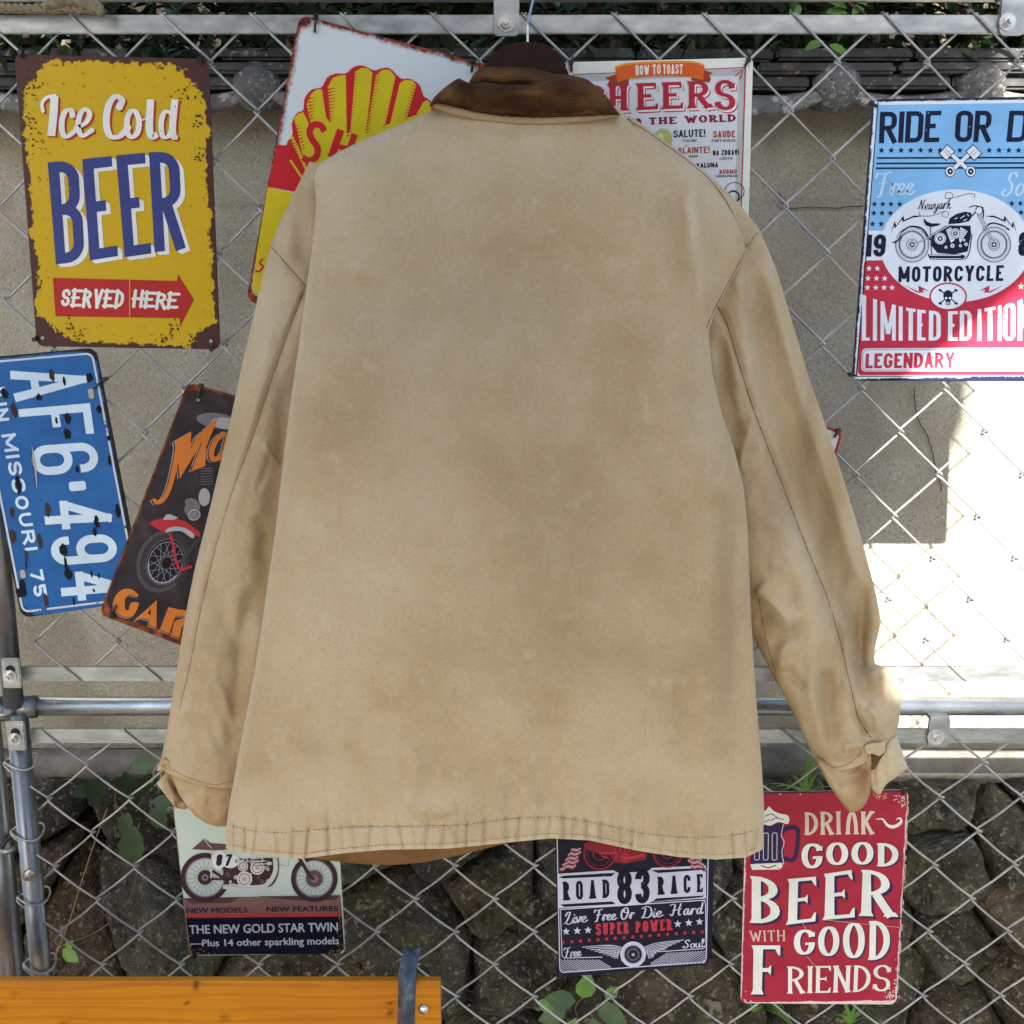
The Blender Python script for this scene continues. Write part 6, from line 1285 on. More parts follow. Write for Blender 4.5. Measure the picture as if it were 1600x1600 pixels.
# ================================================================ the work jacket
def lerp_rows(keys, n, smooth=3):
    K = np.array(keys, float); d = np.r_[0, np.cumsum(np.linalg.norm(np.diff(K, axis=0), axis=1))]; t = np.linspace(0, d[-1], n)
    out = np.stack([np.interp(t, d, K[:, k]) for k in range(K.shape[1])], 1)
    for _ in range(smooth):
        o = out.copy(); o[1:-1] = .25 * out[:-2] + .5 * out[1:-1] + .25 * out[2:]; out = o
    return out
class Cloth:
    """a panel of cloth between two measured edges A and B: front face bulging to the viewer, back face behind it"""
    def __init__(s, A, B, rows, cols, Y, h, p=2.6, folds=(), fine=.0012, back=.03, seed=0, keyed=True, hem=None, extra=None, smooth=3, ribs=0):
        n = rows
        if keyed:
            AB = lerp_rows([(a[0], a[1], b[0], b[1]) for a, b in zip(A, B)], n, smooth); PA, PB = AB[:, :2], AB[:, 2:]
        else: PA, PB = lerp_rows(A, n, smooth), lerp_rows(B, n, smooth)
        u = np.linspace(0, 1, cols); sv = .5 - .5 * np.cos(np.pi * u); sv = .45 * sv + .55 * u
        px = PA[:, 0:1] * (1 - sv) + PB[:, 0:1] * sv; py = PA[:, 1:2] * (1 - sv) + PB[:, 1:2] * sv
        if hem: px, py = hem(px, py, sv, np.linspace(0, 1, n)[:, None])
        prof = np.power(np.maximum(1 - np.abs(2 * sv - 1) ** p, 0), 1 / 2.0)[None, :] * np.ones((n, 1))
        hh = h if not callable(h) else h(np.linspace(0, 1, n))[:, None]
        Yc = Y if not callable(Y) else Y(np.linspace(0, 1, n))[:, None]
        D = Yc - hh * prof - fine * fbm(px / 26 + seed, py / 34 + seed, 4) * prof * 1.6
        for f in folds: D = D - fold_val(px, py, *f) * np.minimum(1, prof * 1.6)
        if extra is not None: D = D - extra(px, py, sv[None, :] * np.ones((n, 1)), prof)
        s.px, s.py, s.D = px, py, D; s.n, s.c = n, cols; s.Y0 = Yc; s.back = back; s.prof = prof
    def surf(s, x, y):
        d = (s.px - x) ** 2 + (s.py - y) ** 2; i = np.argmin(d); return s.D.flat[i]
    def mesh(s, name, m, parent, attrs=None):
        a = (s.px - 800) / FPX; b = (800 - s.py) / FPX; dy = cp + b * sp
        def pts(D): t = (D - CAMY) / dy; return np.stack([a * t, D + 0 * t, (-sp + b * cp) * t], -1)
        F = pts(s.D); Bk = pts(s.Y0 + s.back * s.prof + 0 * s.D + .0006); n, c = s.n, s.c
        v = np.concatenate([F.reshape(-1, 3), Bk.reshape(-1, 3)]); f = []
        idx = np.arange(n * c).reshape(n, c); N_ = n * c
        q = np.stack([idx[:-1, :-1], idx[1:, :-1], idx[1:, 1:], idx[:-1, 1:]], -1).reshape(-1, 4)
        f = q.tolist() + (q[:, ::-1] + N_).tolist()
        per = list(idx[0, :]) + list(idx[1:, -1]) + list(idx[-1, -2::-1]) + list(idx[-2:0:-1, 0])
        for k in range(len(per)): i, j = per[k], per[(k + 1) % len(per)]; f.append((i, j, j + N_, i + N_))
        o = mesh(name, v, f, m, parent, True)
        for an, fn in (attrs or {}).items():
            val = np.clip(fn(s.px, s.py), 0, 1).reshape(-1); at = o.data.attributes.new(an, 'FLOAT', 'POINT'); at.data.foreach_set('value', np.r_[val, val].astype(np.float32))
        s.o = o; return o
def seg_dist(px, py, pts):
    best = None; bt = None; P = np.array(pts, float); L = np.linalg.norm(np.diff(P, axis=0), axis=1); tot = L.sum(); acc = 0
    for k in range(len(P) - 1):
        ax, ay = P[k]; dx, dy = P[k + 1] - P[k]; l2 = dx * dx + dy * dy
        t = np.clip(((px - ax) * dx + (py - ay) * dy) / l2, 0, 1); ex, ey = px - ax - t * dx, py - ay - t * dy
        d = np.hypot(ex, ey); sgn = np.sign(dx * ey - dy * ex); tt = (acc + t * L[k]) / tot; acc += L[k]
        if best is None: best, bt, bs = d, tt, sgn
        else: w = d < best; best = np.where(w, d, best); bt = np.where(w, tt, bt); bs = np.where(w, sgn, bs)
    return best, bt, bs
def fold_val(px, py, pts, w, amp, w2=None, fade=.15):
    """ridge (amp > 0) or valley along a line; w and w2: widths in pixels on its two sides; ends fade out"""
    d, t, s = seg_dist(px, py, pts); w2 = w2 or w; ww = np.where(s > 0, w, w2)
    e = np.clip(t / fade, 0, 1) * np.clip((1 - t) / fade, 0, 1) if fade else 1
    return amp * np.exp(-(d / ww) ** 2) * (e * e * (3 - 2 * e) if fade else 1)
def blobs(L):
    def fn(px, py):
        w = 0 * px
        for (x, y, rx, ry, a) in L:
            xx = px + 12 * fbm(px / 40 + x, py / 40, 3); yy = py + 14 * fbm(px / 40, py / 40 + y, 3)
            w = np.maximum(w, a * np.exp(-((xx - x) / rx) ** 2 - ((yy - y) / ry) ** 2))
        return w
    return fn
def canvas_extra(N, L, bs, mp, noise, ramp, mix, c):
    # woven duck: two crossed fine waves in the bump, plus soft noise
    w = []
    for d in ('X', 'Z'):
        n = N.new('ShaderNodeTexWave'); n.bands_direction = d; n.inputs['Scale'].default_value = 330; n.inputs['Distortion'].default_value = .6; n.inputs['Detail'].default_value = 1
        L.new(mp.outputs[0], n.inputs['Vector']); w.append(n)
    a = N.new('ShaderNodeMath'); a.operation = 'ADD'; L.new(w[0].outputs['Fac'], a.inputs[0]); L.new(w[1].outputs['Fac'], a.inputs[1])
    n3 = noise(420, 3); b = N.new('ShaderNodeMath'); b.operation = 'ADD'; L.new(a.outputs[0], b.inputs[0]); L.new(n3.outputs[0], b.inputs[1])
    cc = c
    for sc3 in ((1200, 300, 190), (150, 300, 1300)):
        m3 = N.new('ShaderNodeMapping'); m3.inputs['Scale'].default_value = sc3; tc = [n for n in N if n.type == 'TEX_COORD'][0]; L.new(tc.outputs['Object'], m3.inputs[0])
        k = noise(1.0, 3, .7, m3.outputs[0]); rr = ramp(k.outputs[0], [(.3, (.80, .79, .77)), (.7, (1.16, 1.16, 1.17))]); mu = N.new('ShaderNodeMix'); mu.data_type = 'RGBA'; mu.blend_type = 'MULTIPLY'; mu.inputs[0].default_value = .42
        if isinstance(cc, tuple): mu.inputs[6].default_value = (*cc, 1)
        else: L.new(cc, mu.inputs[6])
        L.new(rr, mu.inputs[7]); cc = mu.outputs[2]
    L.new(cc, bs.inputs['Base Color'])
    bp = N.new('ShaderNodeBump'); bp.inputs['Strength'].default_value = .6; bp.inputs['Distance'].default_value = .0005; L.new(b.outputs[0], bp.inputs['Height']); L.new(bp.outputs[0], bs.inputs['Normal'])
canvas = mat('duck_canvas', (.47, .34, .19), .92, 0, cols=[(.28, (.42, .315, .18)), (.5, (.515, .405, .255)), (.74, (.60, .505, .36))], scale=7, spec=.1,
             attr=[('dark_mark', (.36, .24, .12)), ('worn_lit', (.60, .50, .36)), ('grime_shade', (.26, .20, .135))], spots=[(500, .5, .3, (.45, .35, .22)), (600, .56, .2, (.60, .50, .36)), (38, .56, .2, (.56, .46, .325))], extra=canvas_extra, detail=5)  # attributes carry wear, stains and dirt plus painted fold light and shade
lining = mat('inner_canvas', (.30, .155, .05), .92, 0, cols=[(.3, (.19, .10, .038)), (.7, (.27, .155, .065))], scale=20, spec=.1, extra=canvas_extra)
cuff_m = mat('cuff_canvas', (.45, .33, .18), .92, 0, cols=[(.3, (.40, .27, .13)), (.7, (.52, .39, .23))], scale=14, spec=.1, attr=[('worn_lit', (.62, .54, .38)), ('dark_mark', (.26, .13, .06))], extra=canvas_extra)
thread = mat('brown_thread', (.085, .04, .02), .8, 0, cols=[(.3, (.06, .03, .015)), (.7, (.13, .065, .03))], scale=120)
seam_thread = mat('seam_shadow_thread', (.17, .105, .055), .9, 0, cols=[(.3, (.12, .07, .035)), (.7, (.22, .14, .08))], scale=120)
pale_thread = mat('pale_thread', (.5, .4, .24), .8)
def cord_extra(N, L, bs, mp, noise, ramp, mix, c):
    n = N.new('ShaderNodeTexWave'); n.bands_direction = 'Z'; n.inputs['Scale'].default_value = 145; n.inputs['Distortion'].default_value = .8; n.inputs['Detail'].default_value = 1
    at = N.new('ShaderNodeAttribute'); at.attribute_name = 'rib'; mm = N.new('ShaderNodeMath'); mm.operation = 'SINE'; ml = N.new('ShaderNodeMath'); ml.operation = 'MULTIPLY'; ml.inputs[1].default_value = 2 * math.pi; L.new(at.outputs['Fac'], ml.inputs[0]); L.new(ml.outputs[0], mm.inputs[0])
    x = ramp(mm.outputs[0], [(0, (.55, .55, .55)), (.8, (1.15, 1.15, 1.15))]); ap = N.new('ShaderNodeMix'); ap.data_type = 'RGBA'; ap.blend_type = 'MULTIPLY'; ap.inputs[0].default_value = 1.0; L.new(c, ap.inputs[6]); L.new(x, ap.inputs[7]); L.new(ap.outputs[2], bs.inputs['Base Color'])
    bp = N.new('ShaderNodeBump'); bp.inputs['Strength'].default_value = .5; bp.inputs['Distance'].default_value = .0012; L.new(mm.outputs[0], bp.inputs['Height']); L.new(bp.outputs[0], bs.inputs['Normal'])
cord = mat('brown_corduroy', (.12, .06, .025), .9, 0, cols=[(.3, (.038, .015, .006)), (.5, (.078, .033, .012)), (.72, (.145, .072, .028))], scale=26, spec=.1, attr=[('worn_lit', (.25, .135, .05)), ('dark', (.04, .016, .007))], extra=cord_extra)

JK = thing('work_jacket', 'faded tan canvas work jacket with brown corduroy collar, hung back to front on the fence', 'jacket', W(825, 170, -.06))
# ---- body
def hem_y(x):
    return np.interp(x, [340, 353, 400, 470, 540, 600, 700, 790, 860, 920, 1000, 1060, 1120, 1165, 1190, 1200], [1318, 1326, 1336, 1342, 1333, 1328, 1326, 1317, 1310, 1313, 1330, 1339, 1343, 1340, 1328, 1320])
def stitch_y(x):
    return np.interp(x, [340, 355, 385, 430, 480, 560, 640, 720, 800, 870, 930, 1000, 1060, 1120, 1165, 1200], [1284, 1288, 1297, 1301, 1298, 1291, 1291, 1289, 1279, 1276, 1285, 1302, 1308, 1308, 1302, 1292])
BL = [(690, 166), (640, 188), (600, 205), (560, 222), (525, 240), (500, 255), (491, 275), (494, 320), (489, 380), (480, 440), (472, 500), (464, 560), (455, 620), (446, 690), (438, 760), (430, 830), (420, 900), (410, 970), (400, 1035), (388, 1100), (376, 1160), (366, 1215), (358, 1260), (353, 1300), (353, 1330)]
BR = [(966, 166), (985, 190), (1005, 206), (1035, 226), (1068, 250), (1096, 275), (1120, 298), (1146, 335), (1163, 372), (1164, 402), (1142, 440), (1118, 485), (1107, 520), (1113, 580), (1127, 645), (1147, 700), (1162, 760), (1169, 830), (1171, 900), (1174, 970), (1179, 1050), (1184, 1120), (1190, 1190), (1194, 1260), (1192, 1325)]
def hemf(px, py, sv, t):
    k = np.clip((t - .8) / .2, 0, 1) ** 1.0; y0 = PAend[1] * (1 - sv) + PBend[1] * sv
    return px, py + (hem_y(px) - y0) * k
PAend, PBend = BL[-1], BR[-1]
rnd = random.Random(21)
puck = []
x = 365
while x < 1185:
    puck.append((x, rnd.uniform(2.5, 5.0), rnd.uniform(.0011, .0030), rnd.uniform(12, 40), rnd.uniform(-.15, .15))); x += rnd.uniform(13, 34)
puck2 = [(rnd.uniform(380, 1180), rnd.uniform(7, 14), rnd.uniform(.001, .0024) * rnd.choice([1, 1, -1]), rnd.uniform(40, 110), rnd.uniform(-.25, .25)) for _ in range(26)]
def body_extra(px, py, sv, prof):
    e = 0 * px; sy = stitch_y(px); hy = hem_y(px)
    for (x, w, a, h, sl) in puck:
        xx = x + sl * (py - sy); e = e - a * np.exp(-((px - xx) / w) ** 2) * np.where(py > sy, 1.25, np.exp(-((py - sy) / h) ** 2))
    for (x, w, a, h, sl) in puck2:
        xx = x + sl * (py - sy); e = e + a * np.exp(-((px - xx) / w) ** 2) * np.where(py > sy, .5, np.exp(-((py - sy) / h) ** 2))
    e = e - .0015 * np.exp(-((py - sy) / 3.0) ** 2)                    # stitching sinks into the cloth
    e = e + .0006 * fbm(px / 9 + .35 * py / 9, py / 26 - .2 * px / 26, 3) + .0012 * np.clip((py - sy) / 5, 0, 1)                        # doubled hem
    e = e - .0010 * np.exp(-((py - (hy - 7)) / 2.5) ** 2) * (py > sy)
    e = e + .0008 * np.sin(py / 2.6 + px / 21 + 2 * vnoise(px / 60, py / 60)) * np.exp(-((py - 300) / 90) ** 2) * .0
    return e * np.minimum(1, prof * 2)
bfolds = [([(1068, 230), (1076, 340), (1090, 430), (1106, 540)], 12, .0055, 26, .4), ([(1050, 240), (1060, 370), (1080, 500)], 22, -.003, None, .4), ([(1112, 250), (1112, 380), (1098, 500)], 16, -.003, None, .4),
          ([(590, 470), (600, 800), (560, 1100)], 90, .004), ([(900, 300), (930, 700), (960, 1100)], 110, -.005), ([(760, 420), (740, 800), (700, 1200)], 100, .003),
          ([(1030, 760), (1080, 860), (1110, 960)], 16, -.0018), ([(1040, 620), (1085, 700), (1130, 790)], 22, .0022), ([(985, 590), (1020, 680), (1060, 760)], 16, -.0014),
          ([(640, 1150), (650, 1210), (636, 1270)], 14, .0020), ([(655, 1262), (690, 1270), (720, 1258)], 7, .0022), ([(640, 1275), (680, 1283), (705, 1276)], 6, -.0016), ([(1085, 1010), (1100, 1100), (1110, 1190)], 20, .0026), ([(1060, 1040), (1070, 1120), (1075, 1200)], 15, -.002),
          ([(430, 1080), (480, 1030), (520, 1010)], 13, -.0012), ([(440, 1130), (490, 1080), (540, 1055)], 14, .0013), ([(745, 1075), (790, 1100), (820, 1150)], 12, .0012), ([(700, 1110), (735, 1150), (760, 1190)], 11, -.0010), ([(980, 470), (1010, 540), (1050, 600)], 13, .0012),
          ([(1150, 780), (1140, 900), (1150, 1000), (1160, 1100)], 16, -.003), ([(520, 300), (505, 420), (492, 520)], 20, .003), ([(600, 240), (560, 330), (545, 450)], 45, .003), ([(880, 240), (1000, 250), (1080, 300)], 22, -.0014),
          ([(930, 1000), (980, 1080), (1000, 1180)], 30, .002), ([(860, 1080), (850, 1180), (845, 1270)], 24, -.0022), ([(500, 1150), (490, 1220), (485, 1290)], 18, .002), ([(560, 1180), (560, 1250), (575, 1300)], 18, -.0016)]
bfolds = [((f[0], f[1], f[2] * (2.6 if f[1] > 40 else 2.0)) + tuple(f[3:])) for f in bfolds]
rc = random.Random(77)
for _ in range(46):
    x, y = rc.choice([(rc.gauss(1050, 70), rc.gauss(900, 170)), (rc.gauss(950, 170), rc.gauss(1130, 70)), (rc.gauss(520, 70), rc.gauss(1080, 80)), (rc.gauss(760, 120), rc.gauss(1120, 80)), (rc.gauss(1030, 50), rc.gauss(560, 90))])
    a = rc.choice([rc.gauss(1.15, .25), rc.gauss(1.9, .25)]); l = rc.uniform(22, 70)
    bfolds.append(([(x - l * math.cos(a), y - l * math.sin(a)), (x + rc.uniform(-5, 5), y), (x + l * math.cos(a), y + l * math.sin(a))], rc.uniform(3, 7), rc.choice([-1, 1]) * rc.uniform(.0008, .0022), rc.uniform(4, 14), .5))
creases = []
for _ in range(44):
    x, y = rc.choice([(rc.gauss(1060, 60), rc.gauss(930, 160)), (rc.gauss(900, 190), rc.gauss(1130, 80)), (rc.gauss(500, 60), rc.gauss(1080, 90)), (rc.gauss(1010, 60), rc.gauss(600, 110)), (rc.gauss(620, 110), rc.gauss(700, 200))])
    a = rc.choice([rc.gauss(1.05, .2), rc.gauss(2.05, .2), rc.gauss(1.57, .1)]); l = rc.uniform(14, 48)
    P_ = [(x - l * math.cos(a), y - l * math.sin(a)), (x + rc.uniform(-4, 4), y + rc.uniform(-3, 3)), (x + l * math.cos(a), y + l * math.sin(a))]
    creases.append(P_); bfolds.append((P_, rc.uniform(1.8, 3.2), rc.uniform(.0005, .0011), rc.uniform(4, 9), .4))
body = Cloth(BL, BR, 460, 400, lambda t: -.098 + .0 * t, lambda t: .018 + .020 * np.clip(t * 4, 0, 1), 3.2, bfolds, .0011, .035, 3, True, hemf, body_extra)
stainf = blobs([(x, y, a, b, c * .55) for x, y, a, b, c in [(780, 385, 70, 22, .55), (760, 300, 80, 40, .25), (760, 420, 90, 50, .3), (950, 560, 60, 45, .6), (1080, 600, 30, 60, .45), (1060, 820, 50, 60, .6), (1020, 880, 40, 50, .5), (960, 900, 60, 60, .35), (860, 1120, 35, 40, .6), (600, 1100, 26, 14, .45), (480, 1165, 30, 22, .55), (545, 1170, 22, 16, .5), (590, 1080, 14, 26, .35), (1000, 690, 60, 40, .3), (730, 560, 60, 40, .3), (560, 890, 9, 6, .5), (560, 960, 50, 90, .2),
                (985, 1235, 50, 26, .5), (1070, 1290, 30, 20, .45), (1130, 900, 26, 120, .5), (1140, 1180, 30, 60, .35), (840, 700, 120, 160, .22), (620, 520, 60, 90, .22), (680, 1270, 22, 8, .5), (1080, 440, 20, 60, .2), (820, 200, 130, 12, .6), (950, 1010, 120, 60, .3), (430, 1100, 40, 50, .2)]])
worn_litf0 = blobs([(520, 300, 60, 90, .55), (560, 420, 50, 160, .25), (1080, 350, 9, 90, .9), (1090, 430, 8, 60, .6), (400, 1280, 60, 50, .5), (500, 1240, 90, 50, .35), (700, 1250, 120, 40, .3), (1150, 1240, 50, 90, .35), (640, 700, 90, 200, .2), (1130, 330, 50, 40, .4), (600, 1190, 40, 60, .3), (840, 1280, 200, 20, .25)])  # worn cloth, plus the armhole ridge's highlight painted as pale streaks
def worn_litf(px, py):
    hy = hem_y(px); sy = stitch_y(px); w = worn_litf0(px, py)
    for P_ in creases: w = np.maximum(w, fold_val(px, py, P_, 1.6, .30, None, .4))
    w = np.maximum(w, .95 * np.exp(-((py - hy) / 5) ** 2)); w = np.maximum(w, .55 * np.exp(-((px - np.interp(py, [p[1] for p in BL], [p[0] for p in BL])) / 7) ** 2) * (py > 262))  # worn hem; a highlight is painted down the left edge
    w = np.maximum(w, .45 * np.clip(vnoise(px / 5, py / 9) * 2, 0, 1) * (py > sy - 4)); w = np.maximum(w, .5 * np.exp(-((px - np.interp(py, [p[1] for p in BR[10:]], [p[0] for p in BR[10:]])) / 5) ** 2) * (py > 440)); return w  # right edge highlight is put into the colour too
darkf = blobs([(1130, 950, 22, 190, .35), (700, 480, 160, 120, .15), (900, 830, 160, 160, .2)])  # broad darker areas of the back panel
def grime_shade_b(px, py):
    g = darkf(px, py); sy = stitch_y(px)
    for (x, w, a, h, sl) in puck: g = np.maximum(g, .33 * (a / .0022) * np.exp(-((px - x - sl * (py - sy)) / (w * .55)) ** 2) * (py > sy - 5))  # pleat shade painted into the hem puckers
    return g
body.mesh('back_panel', canvas, JK, {'dark_mark': stainf, 'worn_lit': worn_litf, 'grime_shade': grime_shade_b})
# ---- lining side of the front that shows below the hem
def ff_top(x): return hem_y(x) - 26
xs_ = np.linspace(430, 790, 40)
low_y = np.interp(xs_, [430, 500, 560, 610, 660, 720, 790], [1334, 1343, 1350, 1352, 1348, 1336, 1318])
fr = Cloth([(x, ff_top(x)) for x in xs_], [(x, y) for x, y in zip(xs_, low_y)], 200, 26, -.055, .010, 2.2, [], .0006, .01, 8, True, smooth=0, extra=lambda px, py, s, p: .0022 * (vnoise(px / 9, 0 * px) + .5 * vnoise(px / 4, 3 + 0 * px)) * p)
fr.mesh('front_panel', lining, JK)
# ---- left sleeve
A = [(484, 252), (462, 296), (436, 350), (423, 384), (411, 428), (396, 494), (379, 566), (355, 680), (329, 790), (305, 885), (289, 965), (273, 1065), (262, 1135), (253, 1180), (247, 1200)]
B = [(520, 262), (530, 300), (530, 352), (525, 390), (520, 440), (512, 500), (505, 570), (490, 690), (475, 800), (462, 895), (450, 975), (435, 1075), (420, 1145), (402, 1195), (392, 1230)]
lf = [([(424, 386), (450, 415), (482, 452)], 5, -.0018, None, .02), ([(478, 450), (450, 520), (418, 610), (392, 690), (366, 760), (344, 830), (326, 900), (310, 970), (297, 1040), (280, 1110)], 5, -.0022, 9, .02),
      ([(455, 560), (440, 700), (420, 850), (400, 1000)], 20, -.008), ([(430, 480), (405, 600), (372, 740), (345, 860)], 16, .004), ([(395, 900), (380, 1000), (368, 1100), (358, 1200)], 14, -.006), ([(425, 700), (412, 745), (400, 770)], 6, -.002), ([(412, 690), (425, 715), (440, 725)], 5, .0022),
      ([(315, 900), (350, 960), (380, 1040)], 12, -.0024), ([(330, 1050), (350, 1090), (372, 1150)], 8, .0026), ([(300, 1080), (330, 1130), (352, 1190)], 9, -.002), ([(282, 1130), (292, 1160), (300, 1190)], 8, -.0018), ([(345, 1010), (322, 1080), (318, 1130)], 12, .0024), ([(300, 1010), (290, 1080), (284, 1130)], 12, .0024), ([(462, 300), (470, 350), (478, 420)], 16, -.004), ([(380, 640), (360, 650), (340, 640)], 8, .001), ([(345, 920), (370, 915), (390, 900)], 8, -.0015), ([(400, 800), (412, 840), (405, 880)], 12, -.003)]
sag = lambda k: (lambda px, py, sv, t: (px, py + k * 4 * sv * (1 - sv) * t ** 10))
sl_l = Cloth(A, B, 300, 120, lambda t: -.060 + 0 * t, lambda t: .026 + 0 * t, 2.2, [(f[0], f[1], f[2] * 1.6) + tuple(f[3:]) for f in lf], .0009, .03, 5, hem=sag(13))
s_dark = blobs([(360, 1180, 20, 60, .4), (458, 620, 12, 120, .5), (436, 800, 12, 130, .5), (416, 960, 13, 120, .5), (385, 1100, 22, 90, .3), (320, 1060, 14, 30, .25), (370, 560, 20, 50, .15)])  # long dark blobs follow the inner fold of the sleeve
s_wo = blobs([(300, 950, 16, 80, .4), (345, 800, 30, 90, .3), (275, 1130, 20, 70, .5), (440, 350, 20, 40, .3), (330, 1150, 20, 30, .4)])
sl_l.mesh('sleeve', canvas, JK, {'dark_mark': s_dark, 'worn_lit': s_wo, 'grime_shade': blobs([(345, 1000, 14, 60, .12)])})
# ---- right sleeve with the strip of the front shoulder
A = [(980, 186), (1030, 250), (1065, 320), (1083, 390), (1084, 440), (1080, 500), (1080, 570), (1090, 650), (1105, 730), (1125, 810), (1140, 870), (1152, 925), (1170, 985), (1192, 1025), (1205, 1050), (1220, 1078), (1238, 1112), (1254, 1145), (1268, 1175), (1281, 1202)]
B = [(983, 180), (1045, 224), (1105, 271), (1149, 311), (1186, 357), (1213, 420), (1237, 500), (1264, 590), (1294, 675), (1323, 765), (1347, 845), (1367, 920), (1377, 972), (1367, 1012), (1366, 1038), (1399, 1044), (1408, 1088), (1405, 1130), (1394, 1160), (1378, 1172)]
rf = [([(1165, 388), (1188, 359)], 4, -.0016, None, 0), ([(1172, 400), (1190, 520), (1215, 620), (1250, 720), (1285, 830), (1315, 920), (1345, 1010), (1362, 1080)], 30, -.012), ([(1190, 380), (1212, 480), (1245, 600), (1285, 720), (1320, 840), (1345, 930)], 11, .0035, 16),
      ([(1121, 478), (1137, 510), (1155, 570), (1172, 625), (1200, 700), (1235, 790), (1262, 860), (1291, 930), (1312, 1000), (1326, 1060), (1341, 1120), (1362, 1155)], 5, -.0035, 8, .02),
      ([(1150, 420), (1165, 500), (1180, 580)], 15, .005), ([(1128, 520), (1135, 600), (1160, 700)], 12, -.006), ([(1180, 640), (1165, 700), (1155, 740)], 8, .004), ([(1155, 600), (1172, 660), (1175, 720)], 10, -.003), ([(1215, 780), (1240, 870), (1265, 960), (1280, 1040)], 26, .006), ([(1178, 915), (1215, 950), (1238, 985)], 9, .0065, 20), ([(1190, 960), (1220, 990), (1230, 1010)], 15, -.005), ([(1230, 990), (1222, 1030), (1220, 1050)], 9, .004),
      ([(1225, 1040), (1245, 1065), (1260, 1075)], 8, -.0035), ([(1290, 1040), (1295, 1110), (1300, 1170)], 14, -.005), ([(1270, 1010), (1268, 1090), (1290, 1170)], 12, .004), ([(1320, 960), (1325, 1040), (1330, 1100)], 10, .004), ([(1355, 900), (1345, 980), (1340, 1030), (1352, 1080), (1375, 1095)], 14, -.007), ([(1380, 1050), (1392, 1100), (1390, 1140)], 14, .005), ([(1355, 1100), (1370, 1120), (1375, 1150)], 7, .004), ([(1315, 1170), (1335, 1165), (1352, 1160)], 7, .003), ([(1300, 1185), (1325, 1178), (1350, 1172)], 6, -.003), ([(1330, 1110), (1345, 1130), (1352, 1150)], 6, -.003),
      ([(1200, 880), (1225, 885), (1240, 870)], 8, .002), ([(1230, 900), (1245, 960), (1240, 1000)], 16, -.003), ([(1060, 270), (1100, 300), (1135, 340), (1155, 375)], 9, .002)]
sl_r = Cloth(A, B, 320, 150, lambda t: np.interp(t, [0, .12, .22, .4, 1], [-.096, -.088, -.074, -.062, -.062]), lambda t: np.interp(t, [0, .2, .4, 1], [.006, .018, .030, .030]), 2.0, [(f[0], f[1], f[2] * 2.1) + tuple(f[3:]) for f in rf], .002, .03, 11, hem=sag(14))
sl_r.mesh('sleeve', canvas, JK, {'dark_mark': blobs([(1135, 600, 20, 90, .7), (1150, 700, 22, 70, .6), (1190, 975, 20, 60, .95), (1208, 1050, 14, 50, .9), (1235, 1120, 12, 50, .8), (1270, 1190, 30, 30, .6), (1265, 640, 18, 120, .35), (1310, 800, 18, 100, .5), (1335, 960, 18, 60, .3)]),  # dark underside of the lower fold painted in with the stains
                                 'worn_lit': blobs([(1255, 640, 8, 50, .4), (1335, 860, 18, 80, .55), (1230, 900, 30, 80, .6), (1255, 1020, 25, 80, .5), (1385, 1100, 26, 60, .8), (1350, 1110, 30, 40, .8), (1160, 300, 30, 30, .5), (1200, 420, 10, 60, .4)]),
                                 'grime_shade': blobs([(1262, 720, 16, 90, .55), (1290, 830, 17, 80, .6), (1318, 930, 15, 70, .55), (1350, 1030, 12, 40, .45), (1237, 925, 10, 14, .3), (1200, 790, 24, 40, .3), (1295, 1070, 14, 30, .3), (1210, 800, 40, 90, .4), (1300, 900, 14, 60, .35)])})  # dirt plus fold shade painted along the long dark band
# ---- cuffs
def flap(name, top, bot, Y, h, m, folds=(), attrs=None, n=70, c=40, fine=.001, sd=1, p=2.4):
    k = Cloth(top, bot, n, c, Y, h, p, folds, fine, .004, sd, False, smooth=1); k.mesh(name, m, JK, attrs); return k
flap('cuff', [(264, 1194), (276, 1200), (300, 1212), (330, 1220), (360, 1219), (392, 1214)], [(264, 1204), (271, 1222), (281, 1243), (291, 1259), (305, 1275), (322, 1287), (342, 1292), (362, 1290), (392, 1280)], -.062, .016, cuff_m,
     [([(290, 1240), (305, 1237), (318, 1230)], 5, -.002), ([(320, 1250), (345, 1260), (360, 1250)], 8, -.003), ([(350, 1235), (352, 1260), (345, 1285)], 9, .002)], {'worn_lit': blobs([(300, 1228, 20, 10, .4), (290, 1250, 12, 12, .6)]), 'dark_mark': blobs([(360, 1262, 18, 30, .6), (330, 1270, 10, 10, .3)])})
flap('cuff_placket', [(262, 1202), (255, 1212), (246, 1222), (244, 1224)], [(266, 1206), (273, 1224), (284, 1248), (294, 1262), (288, 1265), (274, 1262)][::1], -.052, .009, cuff_m, [([(262, 1210), (276, 1235), (287, 1258)], 5, -.005)], {'worn_lit': blobs([(250, 1228, 8, 14, .9), (268, 1256, 16, 8, .8)]), 'dark_mark': blobs([(272, 1228, 7, 14, 1), (281, 1250, 6, 9, 1)])}, fine=.002)
flap('cuff_placket', [(256, 1183), (250, 1190), (246, 1197), (245, 1203)], [(272, 1198), (268, 1202), (262, 1205), (247, 1206)], -.068, .008, cuff_m, [([(252, 1196), (262, 1197), (270, 1202)], 3, -.003)], {'worn_lit': blobs([(250, 1198, 6, 6, .8)])}, 30, 20, .0015)
